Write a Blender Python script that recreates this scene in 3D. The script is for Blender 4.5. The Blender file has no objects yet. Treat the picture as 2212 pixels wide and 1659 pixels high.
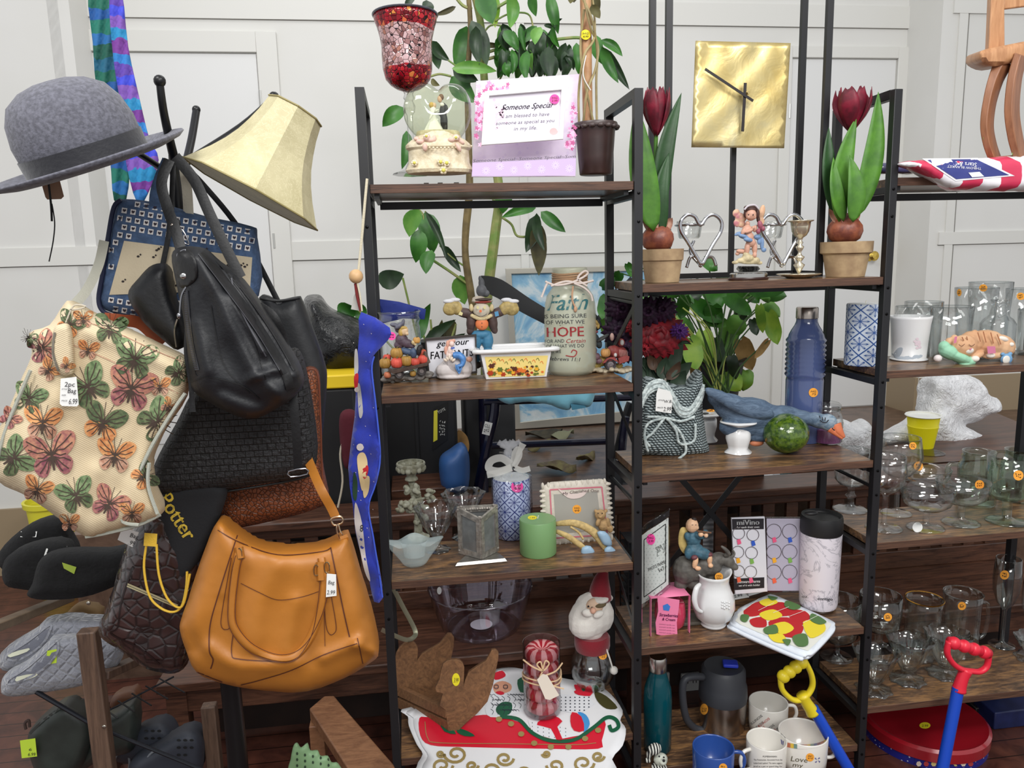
import bpy,bmesh,math,random
import numpy as np
from mathutils import Vector as V,Matrix
from mathutils.geometry import delaunay_2d_cdt
from mathutils.bvhtree import BVHTree
random.seed(7)
S=bpy.context.scene
COL=S.collection
PI=math.pi
F=1650.0;CX,CY=1106.0,829.5;CAMH=1.6
def _n(v):return v/np.linalg.norm(v)
_dn=_n(np.array([251.,9770.,F]))
_X=np.array([12500.,-600.,F]);_X=_n(_X-_dn*_X.dot(_dn));_Z=-_dn;_Y=np.cross(_Z,_X)
R=np.array([_X,_Y,_Z])
cam=bpy.data.cameras.new('camera');cam.sensor_width=36;cam.lens=F/2212*36
cam.clip_start=.05;cam.clip_end=60
co=bpy.data.objects.new('camera',cam);COL.objects.link(co);S.camera=co
m4=Matrix.Identity(4)
for i in range(3):
 m4[i][0]=R[i,0];m4[i][1]=-R[i,1];m4[i][2]=-R[i,2]
m4[2][3]=CAMH;co.matrix_world=m4
S.view_settings.view_transform='Standard';S.view_settings.look='None'
S.view_settings.exposure=0.0;S.view_settings.gamma=1.0;S.view_settings.use_curve_mapping=False
w=bpy.data.worlds.new('world');S.world=w;w.use_nodes=True
w.node_tree.nodes['Background'].inputs[0].default_value=(.96,.98,1,1)
w.node_tree.nodes['Background'].inputs[1].default_value=.7
def area(name,loc,size,power,target,col=(1,.99,.97)):
 l=bpy.data.lights.new(name,'AREA');l.shape='RECTANGLE';l.size,l.size_y=size;l.energy=power;l.color=col
 o=bpy.data.objects.new(name,l);COL.objects.link(o);o.location=loc
 o.rotation_euler=(V(target)-V(loc)).to_track_quat('-Z','Y').to_euler();return o
area('overhead_light',(1.5,-.4,3.7),(1.2,.5),48,(1.0,2.2,1.0))
area('overhead_light',(-1.3,.4,3.7),(1.2,.5),42,(-.6,2.4,1.0))
area('overhead_light',(.5,-1.9,3.3),(1.6,.8),64,(.6,2.1,.5))  # unseen light added behind the camera to brighten fronts of the lower things
area('overhead_light',(.3,2.9,4.2),(2.6,.4),18,(.6,3.4,0))
S.cycles.transparent_max_bounces=32
S.cycles.max_bounces=8
S.cycles.sample_clamp_indirect=4
def ray(u,v):return R@np.array([(u-CX)/F,(v-CY)/F,1.])
def P(u,v,Y):
 d=ray(u,v);d=d*(Y/d[1]);return V((d[0],d[1],d[2]+CAMH))
def G(u,v,z):
 d=ray(u,v);d=d*((z-CAMH)/d[2]);return V((d[0],d[1],z))
def dep(p):return float(R.T[2]@(np.array(p)-np.array([0,0,CAMH])))
def proj(p):
 q=R.T@(np.array(p)-np.array([0,0,CAMH]));return CX+F*q[0]/q[2],CY+F*q[1]/q[2]
def lin(c):return tuple(((x/255)/12.92 if x<=10 else((x/255+.055)/1.055)**2.4)for x in c)+(1,)
_mats={}
class NB:
 def __init__(s,name):
  s.m=bpy.data.materials.new(name);s.m.use_nodes=True;s.t=s.m.node_tree;s.b=s.t.nodes['Principled BSDF'];s.out=s.t.nodes['Material Output']
 def n(s,typ,**k):
  o=s.t.nodes.new(typ)
  for a,b in k.items():setattr(o,a,b)
  return o
 def l(s,a,b):s.t.links.new(a,b)
 def f(s,op,a,b=None,c=None):
  o=s.n('ShaderNodeMath',operation=op)
  for i,x in enumerate((a,b,c)):
   if x is None:continue
   if isinstance(x,(int,float)):o.inputs[i].default_value=x
   else:s.l(x,o.inputs[i])
  return o.outputs[0]
 def mix(s,fac,a,b,blend='MIX'):
  o=s.n('ShaderNodeMix',data_type='RGBA',blend_type=blend)
  for i,x in((0,fac),(6,a),(7,b)):
   if isinstance(x,(int,float,tuple)):o.inputs[i].default_value=x
   else:s.l(x,o.inputs[i])
  return o.outputs[2]
 def coord(s,kind='Object',scale=(1,1,1)):
  tc=s.n('ShaderNodeTexCoord');mp=s.n('ShaderNodeMapping');mp.inputs['Scale'].default_value=scale
  s.l(tc.outputs[kind],mp.inputs[0]);return mp.outputs[0]
 def noise(s,vec,scale,detail=4,rough=.55,dist=0):
  o=s.n('ShaderNodeTexNoise');s.l(vec,o.inputs['Vector']);o.inputs['Scale'].default_value=scale
  o.inputs['Detail'].default_value=detail;o.inputs['Roughness'].default_value=rough;o.inputs['Distortion'].default_value=dist;return o.outputs[0]
 def ramp(s,fac,stops):
  o=s.n('ShaderNodeValToRGB');s.l(fac,o.inputs[0]);e=o.color_ramp.elements
  while len(e)<len(stops):e.new(.5)
  for k,(p,c)in zip(e,stops):k.position=p;k.color=c
  return o.outputs[0]
 def bump(s,h,strength=.3,dist=.002):
  o=s.n('ShaderNodeBump');o.inputs['Strength'].default_value=strength;o.inputs['Distance'].default_value=dist
  s.l(h,o.inputs['Height']);s.l(o.outputs[0],s.b.inputs['Normal'])
 def base(s,c):
  if isinstance(c,tuple):s.b.inputs['Base Color'].default_value=c
  else:s.l(c,s.b.inputs['Base Color'])
 def pr(s,rough=.5,metal=0,spec=.5,**k):
  s.b.inputs['Roughness'].default_value=rough;s.b.inputs['Metallic'].default_value=metal;s.b.inputs['Specular IOR Level'].default_value=spec
  for a,b in k.items():s.b.inputs[a.replace('_',' ')].default_value=b
  return s.m
def M(col,rough=.5,metal=0,var=.0,vs=30,bump=0,bs=200,name=None,spec=.5,coat=0,sheen=0,sub=0,col2=None):
 key=(col,rough,metal,var,vs,bump,bs,spec,coat,sheen,sub,col2)
 if key in _mats:return _mats[key]
 b=NB(name or 'paint');c=lin(col)
 if var or col2:
  vec=b.coord();nz=b.noise(vec,vs)
  c2=lin(col2)if col2 else tuple(x*(1-var)for x in c[:3])+(1,)
  b.base(b.ramp(nz,[(.38,c2),(.62,c)]))
 else:b.base(c)
 if bump:
  b.bump(b.noise(b.coord(),bs,3),bump,.002)
 if coat:b.b.inputs['Coat Weight'].default_value=coat;b.b.inputs['Coat Roughness'].default_value=.08
 if sheen:b.b.inputs['Sheen Weight'].default_value=sheen
 if sub:
  b.b.inputs['Subsurface Weight'].default_value=sub;b.b.inputs['Subsurface Radius'].default_value=(.01,.01,.01)
 _mats[key]=b.pr(rough,metal,spec);return b.m
def GLASS(tint=(255,255,255),edge=(176,182,180),strength=.6,key='',wav=0,clear=1.0):
 k=('glass',tint,edge,strength,wav,clear)
 if k in _mats:return _mats[k]
 b=NB('clear_glass');t=b.t;t.nodes.remove(b.b)
 lw=b.n('ShaderNodeLayerWeight');lw.inputs[0].default_value=.5
 tr=b.n('ShaderNodeBsdfTransparent');gl=b.n('ShaderNodeBsdfGlossy');gl.inputs['Roughness'].default_value=.03
 if wav:
  bp=b.n('ShaderNodeBump');bp.inputs['Strength'].default_value=1;bp.inputs['Distance'].default_value=wav
  b.l(b.noise(b.coord(),90,2),bp.inputs['Height']);b.l(bp.outputs[0],gl.inputs['Normal']);b.l(bp.outputs[0],lw.inputs['Normal'])
 f=lw.outputs['Facing']
 b.l(b.mix(b.f('MULTIPLY',b.f('POWER',f,3.6),.7),tuple(x*clear for x in lin(tint)[:3])+(1,),lin(edge)),tr.inputs[0])
 mx=b.n('ShaderNodeMixShader');b.l(b.f('ADD',b.f('MULTIPLY',b.f('POWER',f,3.0),strength),.08),mx.inputs[0])
 b.l(tr.outputs[0],mx.inputs[1]);b.l(gl.outputs[0],mx.inputs[2]);b.l(mx.outputs[0],b.out.inputs[0])
 _mats[k]=b.m;return b.m
def wood(name,c1,c2,rough=.45,scale=(1,12,12),axis_scale=6,bump=.15,dist=1.5):
 b=NB(name);vec=b.coord('Object',scale)
 n1=b.noise(vec,axis_scale,6,.6,dist);n2=b.noise(vec,axis_scale*6,4,.6,.5)
 f=b.f('ADD',b.f('MULTIPLY',n1,.7),b.f('MULTIPLY',n2,.3))
 b.base(b.ramp(f,[(.36,lin(c1)),(.62,lin(c2))]));b.bump(f,bump,.002);return b.pr(rough)
class MB:
 def __init__(s):s.v=[];s.f=[];s.mi=[];s.uv=[]
 def add(s,vs,fs,mi=0,uv=None):
  o=len(s.v);s.v+=[V(x)for x in vs];s.f+=[tuple(i+o for i in f)for f in fs];s.mi+=[mi]*len(fs)
  s.uv+=list(uv)if uv else[None]*len(vs);return s
 def box(s,c,d,mi=0,T=None,tap=1.0):
  x,y,z=[k/2 for k in d]
  vs=[V((a*x*(tap if e>0 else 1),b_*y*(tap if e>0 else 1),e*z))for a in(-1,1)for b_ in(-1,1)for e in(-1,1)]
  if T is not None:vs=[T@q for q in vs]
  vs=[q+V(c)for q in vs]
  return s.add(vs,[(0,1,3,2),(4,6,7,5),(0,4,5,1),(2,3,7,6),(0,2,6,4),(1,5,7,3)],mi)
 def bar(s,a,b,w_,t,mi=0,up=(0,0,1)):
  a,b=V(a),V(b);d=(b-a);L=d.length;z=d.normalized();x=z.cross(V(up))
  if x.length<1e-4:x=V((1,0,0))
  x.normalize();y=z.cross(x);T=Matrix((x,y,z)).transposed()
  return s.box((a+b)/2,(w_,t,L),mi,T)
 def tube(s,pts,r,n=8,mi=0,closed=False,flat=1.0,up=None,cap=True):
  pts=[V(p)for p in pts];N=len(pts);rs=r if isinstance(r,(list,tuple))else[r]*N
  vs=[];fs=[];prev=None
  for i,p in enumerate(pts):
   a=pts[(i-1)%N]if(closed or i>0)else p;b_=pts[(i+1)%N]if(closed or i<N-1)else p
   t=(b_-a)
   t=t.normalized()if t.length>1e-9 else V((0,0,1))
   if prev is None:
    x=(V(up)if up else V((0,0,1))if abs(t.z)<.9 else V((1,0,0)))
   else:x=prev
   x=(x-t*x.dot(t))
   if x.length<1e-6:x=t.orthogonal()
   x.normalize();prev=x;y=t.cross(x)
   for k in range(n):
    an=2*PI*k/n;vs.append(p+x*(math.cos(an)*rs[i])+y*(math.sin(an)*rs[i]*flat))
  M_=N if closed else N-1
  for i in range(M_):
   for k in range(n):
    j=(i+1)%N;fs.append((i*n+k,i*n+(k+1)%n,j*n+(k+1)%n,j*n+k))
  if not closed and cap:fs+=[tuple(range(n-1,-1,-1)),tuple((N-1)*n+k for k in range(n))]
  return s.add(vs,fs,mi)
 def lathe(s,c,prof,n=32,mi=0,T=None,flute=0,nf=12,mis=None,sy=1.0,ph=0):
  c=V(c);vs=[];fs=[];uv=[];m_=[]
  for i,(r,z)in enumerate(prof):
   for k in range(n):
    a=2*PI*k/n+ph;rr=r*(1+(flute*math.cos(nf*a)if flute else 0))
    q=V((rr*math.cos(a),rr*math.sin(a)*sy,z))
    if T is not None:q=T@q
    vs.append(q+c);uv.append((k/n,z))
  for i in range(len(prof)-1):
   for k in range(n):
    fs.append((i*n+k,i*n+(k+1)%n,(i+1)*n+(k+1)%n,(i+1)*n+k));m_.append(mis[i]if mis else mi)
  if prof[0][0]>1e-5:fs.append(tuple(range(n-1,-1,-1)));m_.append(m_[0])
  if prof[-1][0]>1e-5 and not(abs(prof[-1][0]-prof[0][0])<1e-9):fs.append(tuple((len(prof)-1)*n+k for k in range(n)));m_.append(m_[-1])
  o=len(s.f);s.add(vs,fs,0,uv);s.mi[o:]=m_;return s
 def ball(s,c,r,mi=0,T=None,n=14):
  if isinstance(r,(int,float)):r=(r,r,r)
  c=V(c);vs=[];fs=[];h=n//2+1
  for i in range(h+1):
   th=PI*i/h
   for k in range(n):
    a=2*PI*k/n;q=V((r[0]*math.sin(th)*math.cos(a),r[1]*math.sin(th)*math.sin(a),r[2]*math.cos(th)))
    vs.append((T@q if T is not None else q)+c)
  for i in range(h):
   for k in range(n):
    fs.append((i*n+k,(i+1)*n+k,(i+1)*n+(k+1)%n,i*n+(k+1)%n))
  return s.add(vs,fs,mi)
 def build(s,name,mats,parent=None,smooth=35,bevel=0,remesh=0,loc=None,subd=0,kind=None,label=None):
  org=V(loc)if loc is not None else(V(parent['_o'])if parent is not None else V((0,0,0)))
  me=bpy.data.meshes.new(name);me.from_pydata([tuple(q-org)for q in s.v],[],s.f)
  if not isinstance(mats,(list,tuple)):mats=[mats]
  for m in mats:me.materials.append(m)
  me.polygons.foreach_set('material_index',[min(i,len(mats)-1)for i in s.mi])
  if any(u is not None for u in s.uv):
   ul=me.uv_layers.new(name='UVMap');li=[q.vertex_index for q in me.loops]
   fl=np.array([s.uv[i]or(0,0)for i in li],dtype=np.float32)
   for p in me.polygons:
    a,b_=p.loop_start,p.loop_start+p.loop_total
    u=fl[a:b_,0]
    if u.size and u.max()<=1.0 and u.max()-u.min()>.5:u[u<.5]+=1
   ul.data.foreach_set('uv',fl.ravel())
  me.update()
  bm=bmesh.new();bm.from_mesh(me);bmesh.ops.remove_doubles(bm,verts=bm.verts,dist=1e-6)
  if not remesh and len(bm.faces)<60000:pass
  bm.to_mesh(me);bm.free()
  if smooth:
   me.polygons.foreach_set('use_smooth',[True]*len(me.polygons))
   if smooth<180 and not remesh:me.set_sharp_from_angle(angle=math.radians(smooth))
  o=bpy.data.objects.new(name,me);COL.objects.link(o);o['_o']=tuple(org)
  if parent is not None:o.parent=parent
  else:o.location=org
  if remesh:
   md=o.modifiers.new('r','REMESH');md.mode='VOXEL';md.voxel_size=remesh;md.use_smooth_shade=True
   sm=o.modifiers.new('s','SMOOTH');sm.iterations=3
  if bevel:
   md=o.modifiers.new('b','BEVEL');md.width=bevel;md.segments=2;md.limit_method='ANGLE'
  if subd:
   md=o.modifiers.new('d','SUBSURF');md.levels=md.render_levels=subd
  if kind:o['kind']=kind
  if label:o['label']=label
  return o
def tag(o,label,cat,group=None,kind=None):
 if label:o['label']=label
 if cat:o['category']=cat
 if group:o['group']=group
 if kind:o['kind']=kind
 return o
def thing(name,label,cat,loc,group=None):
 o=bpy.data.objects.new(name,None);COL.objects.link(o);o.location=V(loc);o['_o']=tuple(V(loc));o.empty_display_size=.05
 return tag(o,label,cat,group)
def children(o):return[c for c in bpy.data.objects if c.parent is o]
def dup(root,loc,label,rz=0,scale=None):
 kids={}
 for c in bpy.data.objects:kids.setdefault(c.parent,[]).append(c)
 def cp(o,par):
  c=o.copy();COL.objects.link(c);c.parent=par
  for k in kids.get(o,[]):cp(k,c)
  return c
 r=cp(root,None);r.location=V(loc);r.rotation_euler=(0,0,rz);r['_o']=tuple(V(loc))
 if scale:r.scale=scale
 r['label']=label;return r
def cr(pts,k=6,closed=False):
 pts=[tuple(p)for p in pts];N=len(pts);out=[]
 rng=range(N if closed else N-1)
 for i in rng:
  p0=pts[(i-1)%N]if closed or i>0 else pts[i];p1=pts[i];p2=pts[(i+1)%N];p3=pts[(i+2)%N]if closed or i+2<N else pts[(i+1)%N]
  for j in range(k):
   t=j/k
   out.append(tuple(.5*(2*b+(c-a)*t+(2*a-5*b+4*c-d)*t*t+(3*b-a-3*c+d)*t**3)for a,b,c,d in zip(p0,p1,p2,p3)))
 if not closed:out.append(pts[-1])
 return out
def tri2d(outline,step):
 """triangulate a closed 2D outline with inner points; returns pts, tris, distance to edge"""
 o=np.array(outline,dtype=float)
 nx=np.roll(o,-1,0);seg=np.linalg.norm(nx-o,axis=1);pts=[]
 for a,b,L in zip(o,nx,seg):
  k=max(1,int(L/(step*1.2)))
  for j in range(k):pts.append(a+(b-a)*j/k)
 B_=np.array(pts);n0=len(B_)
 x0,y0=B_.min(0);x1,y1=B_.max(0);inner=[]
 gx=np.arange(x0+step/2,x1,step);gy=np.arange(y0+step/2,y1,step*.87)
 if len(gx)and len(gy):
  XX=[];
  for r_,y in enumerate(gy):
   for x in gx:XX.append((x+(step/2 if r_%2 else 0),y))
  Q=np.array(XX);d=edist(Q,B_);ins=inside(Q,B_);Q=Q[ins&(d>step*.45)]
  inner=[tuple(q)for q in Q]
 allp=[V((float(a),float(b)))for a,b in B_]+[V((float(a),float(b)))for a,b in inner]
 vs,es,fs,*_=delaunay_2d_cdt(allp,[],[list(range(n0))],1,1e-6)
 vv=np.array([(p.x,p.y)for p in vs]);fs=[f for f in fs if len(f)>=3]
 return vv,fs,edist(vv,B_)
def edist(Q,B_):
 A=B_;C=np.roll(B_,-1,0);D=C-A;L2=(D**2).sum(1)+1e-12;out=np.full(len(Q),1e9)
 for a,d,l in zip(A,D,L2):
  t=np.clip(((Q-a)@d)/l,0,1);e=Q-(a+t[:,None]*d);out=np.minimum(out,(e**2).sum(1))
 return np.sqrt(out)
def inside(Q,B_):
 c=np.zeros(len(Q),bool);A=B_;C=np.roll(B_,-1,0)
 for(x1,y1),(x2,y2)in zip(A,C):
  if y1==y2:continue
  m=((y1>Q[:,1])!=(y2>Q[:,1]))&(Q[:,0]<(x2-x1)*(Q[:,1]-y1)/(y2-y1)+x1);c^=m
 return c
def slab(mb,outline,Y,t=.004,B=0,D=30,step=10,yf=None,mi=0,back=None):
 """solid cut from an outline (photo pixels) standing at depth Y; B = bulge in metres, D = px over which it rounds"""
 vv,fs,d=tri2d(outline,step);n=len(vv);fr=[];bk=[];bb=B if back is None else back
 for(x,y),e in zip(vv,d):
  k=math.sqrt(max(0,1-(1-min(e/D,1))**2));w_=yf(x,y)if yf else 0
  fr.append(P(x,y,Y+w_-t/2-B*k))
  q=P(x,y,Y+w_);bk.append(V((q.x,Y+w_+t/2+bb*k,q.z)))
 cnt={};F2=[]
 for f in fs:
  a=sum((vv[f[i]][0]*vv[f[(i+1)%len(f)]][1]-vv[f[(i+1)%len(f)]][0]*vv[f[i]][1])for i in range(len(f)))
  if a>0:f=list(reversed(f))
  F2 .append(tuple(f))
  for i in range(len(f)):e=(f[i],f[(i+1)%len(f)]);cnt[e]=1
 faces=[f for f in F2]+[tuple(n+i for i in reversed(f))for f in F2]
 for(a,b_)in cnt:
  if(b_,a)not in cnt:faces.append((b_,a,a+n,b_+n))
 uv=[(x/100+5,y/100+5)for x,y in vv]*2
 mb.add(fr+bk,faces,mi,uv);return mb
def surfF(mb_or_list):
 mbs=mb_or_list if isinstance(mb_or_list,list)else[mb_or_list];vs=[];fs=[]
 for m in mbs:
  o=len(vs);vs+=m.v;fs+=[tuple(i+o for i in f)for f in m.f]
 t=BVHTree.FromPolygons(vs,fs);O=V((0,0,CAMH))
 def Fn(u,v,e=.0008):
  d=V(ray(u,v)).normalized();h=t.ray_cast(O,d)
  if h[0]is None:
   nr=None
   for k in range(1,9):
    for a in range(8):
     d2=V(ray(u+k*2.5*math.cos(a*PI/4),v+k*2.5*math.sin(a*PI/4))).normalized();h2=t.ray_cast(O,d2)
     if h2[0]is not None:nr=h2;break
    if nr:break
   if nr is None:return None
   q=O+d*(nr[3]);return q-d*e
  return h[0]-d*e
 return Fn
def planeF(Y):return lambda u,v,e=.0006:P(u,v,Y-e)
def patch(mb,Fn,outline,mi=0,step=12,e=.0008):
 vv,fs,d=tri2d(outline,step);pts=[Fn(x,y,e)for x,y in vv]
 if any(p is None for p in pts):
  ok=[p for p in pts if p is not None]
  if not ok:return
  pts=[p if p is not None else ok[0]for p in pts];return
 F2=[]
 for f in fs:
  a=sum((vv[f[i]][0]*vv[f[(i+1)%len(f)]][1]-vv[f[(i+1)%len(f)]][0]*vv[f[i]][1])for i in range(len(f)))
  F2 .append(tuple(reversed(f))if a>0 else tuple(f))
 mb.add(pts,F2,mi)
def stroke(mb,Fn,pts,w_=2,mi=0,e=.001,taper=False):
 """flat ribbon of given px width along px points, lying on surface Fn"""
 N=len(pts);L=[];Rr=[]
 for i,p in enumerate(pts):
  a=pts[max(0,i-1)];b_=pts[min(N-1,i+1)];dx,dy=b_[0]-a[0],b_[1]-a[1];l=math.hypot(dx,dy)or 1
  ww=w_/2*(math.sin(PI*(i+.5)/N)**.6 if taper else 1);nx,ny=-dy/l*ww,dx/l*ww
  A=Fn(p[0]+nx,p[1]+ny,e);C=Fn(p[0]-nx,p[1]-ny,e)
  if A is None or C is None:continue
  L.append(A);Rr.append(C)
 n=len(L)
 if n<2:return
 mb.add(L+Rr,[(i,i+1,n+i+1,n+i)for i in range(n-1)],mi)
_tx={}
def text2d(txt,res=2):
 if txt in _tx:return _tx[txt]
 c=bpy.data.curves.new('t','FONT');c.body=txt;c.size=1;c.resolution_u=res;c.align_x='LEFT'
 o=bpy.data.objects.new('t',c);COL.objects.link(o);dg=bpy.context.evaluated_depsgraph_get();dg.update()
 me=bpy.data.meshes.new_from_object(o.evaluated_get(dg));vs=[(q.co.x,q.co.y)for q in me.vertices];fs=[tuple(p.vertices)for p in me.polygons]
 bpy.data.objects.remove(o);bpy.data.curves.remove(c);bpy.data.meshes.remove(me)
 xs=[q[0]for q in vs]or[0];W=max(xs)-min(xs)or 1;x0=min(xs)
 _tx[txt]=([(x-x0,y)for x,y in vs],fs,W);return _tx[txt]
def text(mb,Fn,txt,x,y,width,height,mi=0,ang=0,shear=0,e=.001,arc=0,bold=0):
 """lettering: baseline starts at px (x, y), total px width, cap height px"""
 vs,fs,W=text2d(txt);ca,sa=math.cos(math.radians(ang)),math.sin(math.radians(ang));pts=[]
 for off in([0]if not bold else[0,bold]):
  pts=[]
  for a,b_ in vs:
   u=a/W*width+off;v_=b_/.7*height;u+=v_*shear;vv=-v_+arc*((u/width-.5)**2-.25)*4
   pts.append(Fn(x+u*ca-vv*sa,y+u*sa+vv*ca,e))
  if any(p is None for p in pts):return
  mb.add(pts,fs,mi)
def scribble(mb,Fn,cx,cy,w_,h,mi=1,lines=2,lw=1.3,e=.0014,seed=0,ang=0):
 rd=random.Random(seed+int(cx)*31+int(cy));ca,sa=math.cos(math.radians(ang)),math.sin(math.radians(ang))
 for l in range(lines):
  y0=-h/2+h*(l+.5)/lines;k=3
  for g in range(k):
   x0=-w_/2+w_*(g+.5)/k;hh=h/lines*.42;ww=w_/k*.4
   pts=[(x0+rd.uniform(-ww,ww),y0+rd.uniform(-hh,hh))for _ in range(4)]
   pts=[(cx+a*ca-b_*sa,cy+a*sa+b_*ca)for a,b_ in cr(pts,3)]
   stroke(mb,Fn,pts,lw,mi,e)
INK=M((25,22,30),.6,name='ink')
STK={'o':M((250,170,60),.6,name='orange_paper'),'y':M((240,225,40),.6,name='yellow_paper'),'p':M((255,80,170),.6,name='pink_paper'),'w':M((235,235,232),.6,name='white_paper')}
def sticker(parent,Fn,cx,cy,r,col='o',ry=None,txt=None):
 mb=MB();ry=ry or r
 patch(mb,Fn,[(cx+r*math.cos(a*PI/9),cy+ry*math.sin(a*PI/9))for a in range(18)],0,r/2,.0016)
 if txt:
  for i,t_ in enumerate(txt.split('|')):
   n_=len(txt.split('|'));text(mb,Fn,t_,cx-r*.55,cy+ry*(.45 if n_==1 else(-.05+.6*i)),r*1.1,ry*(.7 if n_==1 else.42),1,0,.15,.0024)
 elif col!='w':scribble(mb,Fn,cx,cy,r*1.1,ry*1.0,1,2,max(.8,r*.12),.0024)
 if mb.v:mb.build('price_sticker',[STK[col],INK],parent,label={'o':'round orange price sticker','y':'round yellow price sticker','p':'round pink price sticker','w':'round white sticker'}[col])
def spot(cx,yb,z,hw=0):
 """stand a round-based thing so that the front of its base shows at px (cx, yb) on height z; returns centre"""
 g=G(cx,yb,z);r=hw*dep(g)/F;g2=V((g.x,g.y+r,z));x=P(cx,yb,g2 .y).x
 return V((x,g2 .y,z)),dep((x,g2 .y,z))/F
def prof(c,cx,rows,z0=None):
 """px profile rows (y, halfwidth) of a lathe standing at c -> (r, z) relative to c"""
 out=[]
 for y,hw in rows:
  p=P(cx,y,c.y);out.append((hw*dep(p)/F,p.z-c.z))
 if z0 is not None:out[0]=(out[0][0],z0)
 return out
def leaf(mb,a,b_,w_,Y,bend=0,curl=.01,mi=0,fold=.006,n=8,tipY=0,wid=.42):
 """leaf blade from px a (stalk end) to px b (tip) w_ px wide at depth Y"""
 dx,dy=b_[0]-a[0],b_[1]-a[1];L=math.hypot(dx,dy)or 1;nx,ny=-dy/L,dx/L;rows=[]
 for i in range(n+1):
  t=i/n;ww=w_/2*(2.75*t**.6*(1-t)**.92 if 0<t<1 else 0)
  if i==n:ww=0
  cxx=a[0]+dx*t+nx*bend*math.sin(PI*t);cyy=a[1]+dy*t+ny*bend*math.sin(PI*t)
  yy=Y+tipY*t+curl*math.sin(PI*t)
  rows.append([P(cxx+nx*ww,cyy+ny*ww,yy-fold*math.sin(PI*t)),P(cxx+nx*ww*.5,cyy+ny*ww*.5,yy-fold*.35*math.sin(PI*t)),P(cxx,cyy,yy),P(cxx-nx*ww*.5,cyy-ny*ww*.5,yy-fold*.35*math.sin(PI*t)),P(cxx-nx*ww,cyy-ny*ww,yy-fold*math.sin(PI*t))])
 vs=[q for r_ in rows for q in r_];fs=[]
 for i in range(n):
  for k in range(4):fs.append((i*5+k,i*5+k+1,(i+1)*5+k+1,(i+1)*5+k))
 mb.add(vs,fs,mi)
def ptube(mb,pts,Y,w_,n=8,mi=0,k=5,closed=False,flat=1.0,up=None):
 """tube through px points (x, y[, dY]) at depth Y; w_ = px radius or list"""
 q=cr([(p[0],p[1],p[2]if len(p)>2 else 0)for p in pts],k,closed)if k>1 else[(p[0],p[1],p[2]if len(p)>2 else 0)for p in pts]
 W=[P(a,b_,Y+d)for a,b_,d in q];s=dep(W[0])/F
 if isinstance(w_,(list,tuple)):rs=list(np.interp(np.linspace(0,1,len(W)),np.linspace(0,1,len(w_)),w_)*s)
 else:rs=[w_*s]*len(W)
 mb.tube(W,rs,n,mi,closed,flat,up)
 return mb
def strap(mb,pts,Y,w_,th=.003,mi=0,k=6):
 """flat band, w_ px wide facing the viewer side, through px points (x, y[, dY])"""
 q=cr([(p[0],p[1],p[2]if len(p)>2 else 0)for p in pts],k);vs=[];N=len(q)
 for i,(x,y,d)in enumerate(q):
  a=q[max(0,i-1)];b_=q[min(N-1,i+1)];dx,dy=b_[0]-a[0],b_[1]-a[1];l=math.hypot(dx,dy)or 1
  ww=(np.interp(i/(N-1),np.linspace(0,1,len(w_)),w_)if isinstance(w_,(list,tuple))else w_)/2
  nx,ny=-dy/l*ww,dx/l*ww
  for sx,e in((1,-th/2),(0,-th),(-1,-th/2),(-1,th/2),(1,th/2)):vs.append(P(x+nx*sx,y+ny*sx,Y+d+e))
 fs=[tuple(range(5))[::-1],tuple((N-1)*5+i for i in range(5))]
 for i in range(N-1):
  for k_ in range(5):fs.append((i*5+k_,i*5+(k_+1)%5,(i+1)*5+(k_+1)%5,(i+1)*5+k_))
 mb.add(vs,fs,mi)
def bl(mb,cx,cy,rx,ry,Y,ry_=None,rot=0,mi=0,n=12):
 """ellipsoid given in px at depth Y; ry_ = half depth in px"""
 c=P(cx,cy,Y);s=dep(c)/F;ry_=ry_ if ry_ is not None else min(rx,ry)
 T=Matrix.Rotation(math.radians(rot),3,'Y');mb.ball(c,(rx*s,ry_*s,ry*s),mi,T,n)
def strapF(mb,Fn,pts,w_,th=.003,mi=0,k=5,e=.0006):
 """raised band following the surface Fn along px points"""
 q=cr(pts,k)if k>1 else pts;vs=[];N=len(q);d0=[]
 for i,(x,y)in enumerate(q):
  a=q[max(0,i-1)];b_=q[min(N-1,i+1)];dx,dy=b_[0]-a[0],b_[1]-a[1];l=math.hypot(dx,dy)or 1
  ww=(np.interp(i/(N-1),np.linspace(0,1,len(w_)),w_)if isinstance(w_,(list,tuple))else w_)/2;nx,ny=-dy/l*ww,dx/l*ww
  row=[Fn(x+nx*sx,y+ny*sx,e+h)for sx,h in((1,th*.5),(.6,th),(0,th*1.1),(-.6,th),(-1,th*.5),(-1,0),(1,0))]
  if any(r_ is None for r_ in row):continue
  vs+=row
 N=len(vs)//7
 if N<2:return
 fs=[tuple(range(7))[::-1],tuple((N-1)*7+i for i in range(7))]+[(i*7+k_,i*7+(k_+1)%7,(i+1)*7+(k_+1)%7,(i+1)*7+k_)for i in range(N-1)for k_ in range(7)]
 mb.add(vs,fs,mi)
def blobs(par,name,mat,lst,Y,vox=.0018,label=None,n=12):
 """one smooth sculpted part grown from px ellipsoids (cx, cy, rx, ry[, dY[, half depth[, tilt]]])"""
 mb=MB()
 for t in lst:
  t=tuple(t)+(None,)*(7-len(t));bl(mb,t[0],t[1],t[2],t[3],Y+(t[4]or 0),t[5],t[6]or 0,0,n)
 return mb.build(name,mat,par,180,remesh=vox,label=label)
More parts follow.
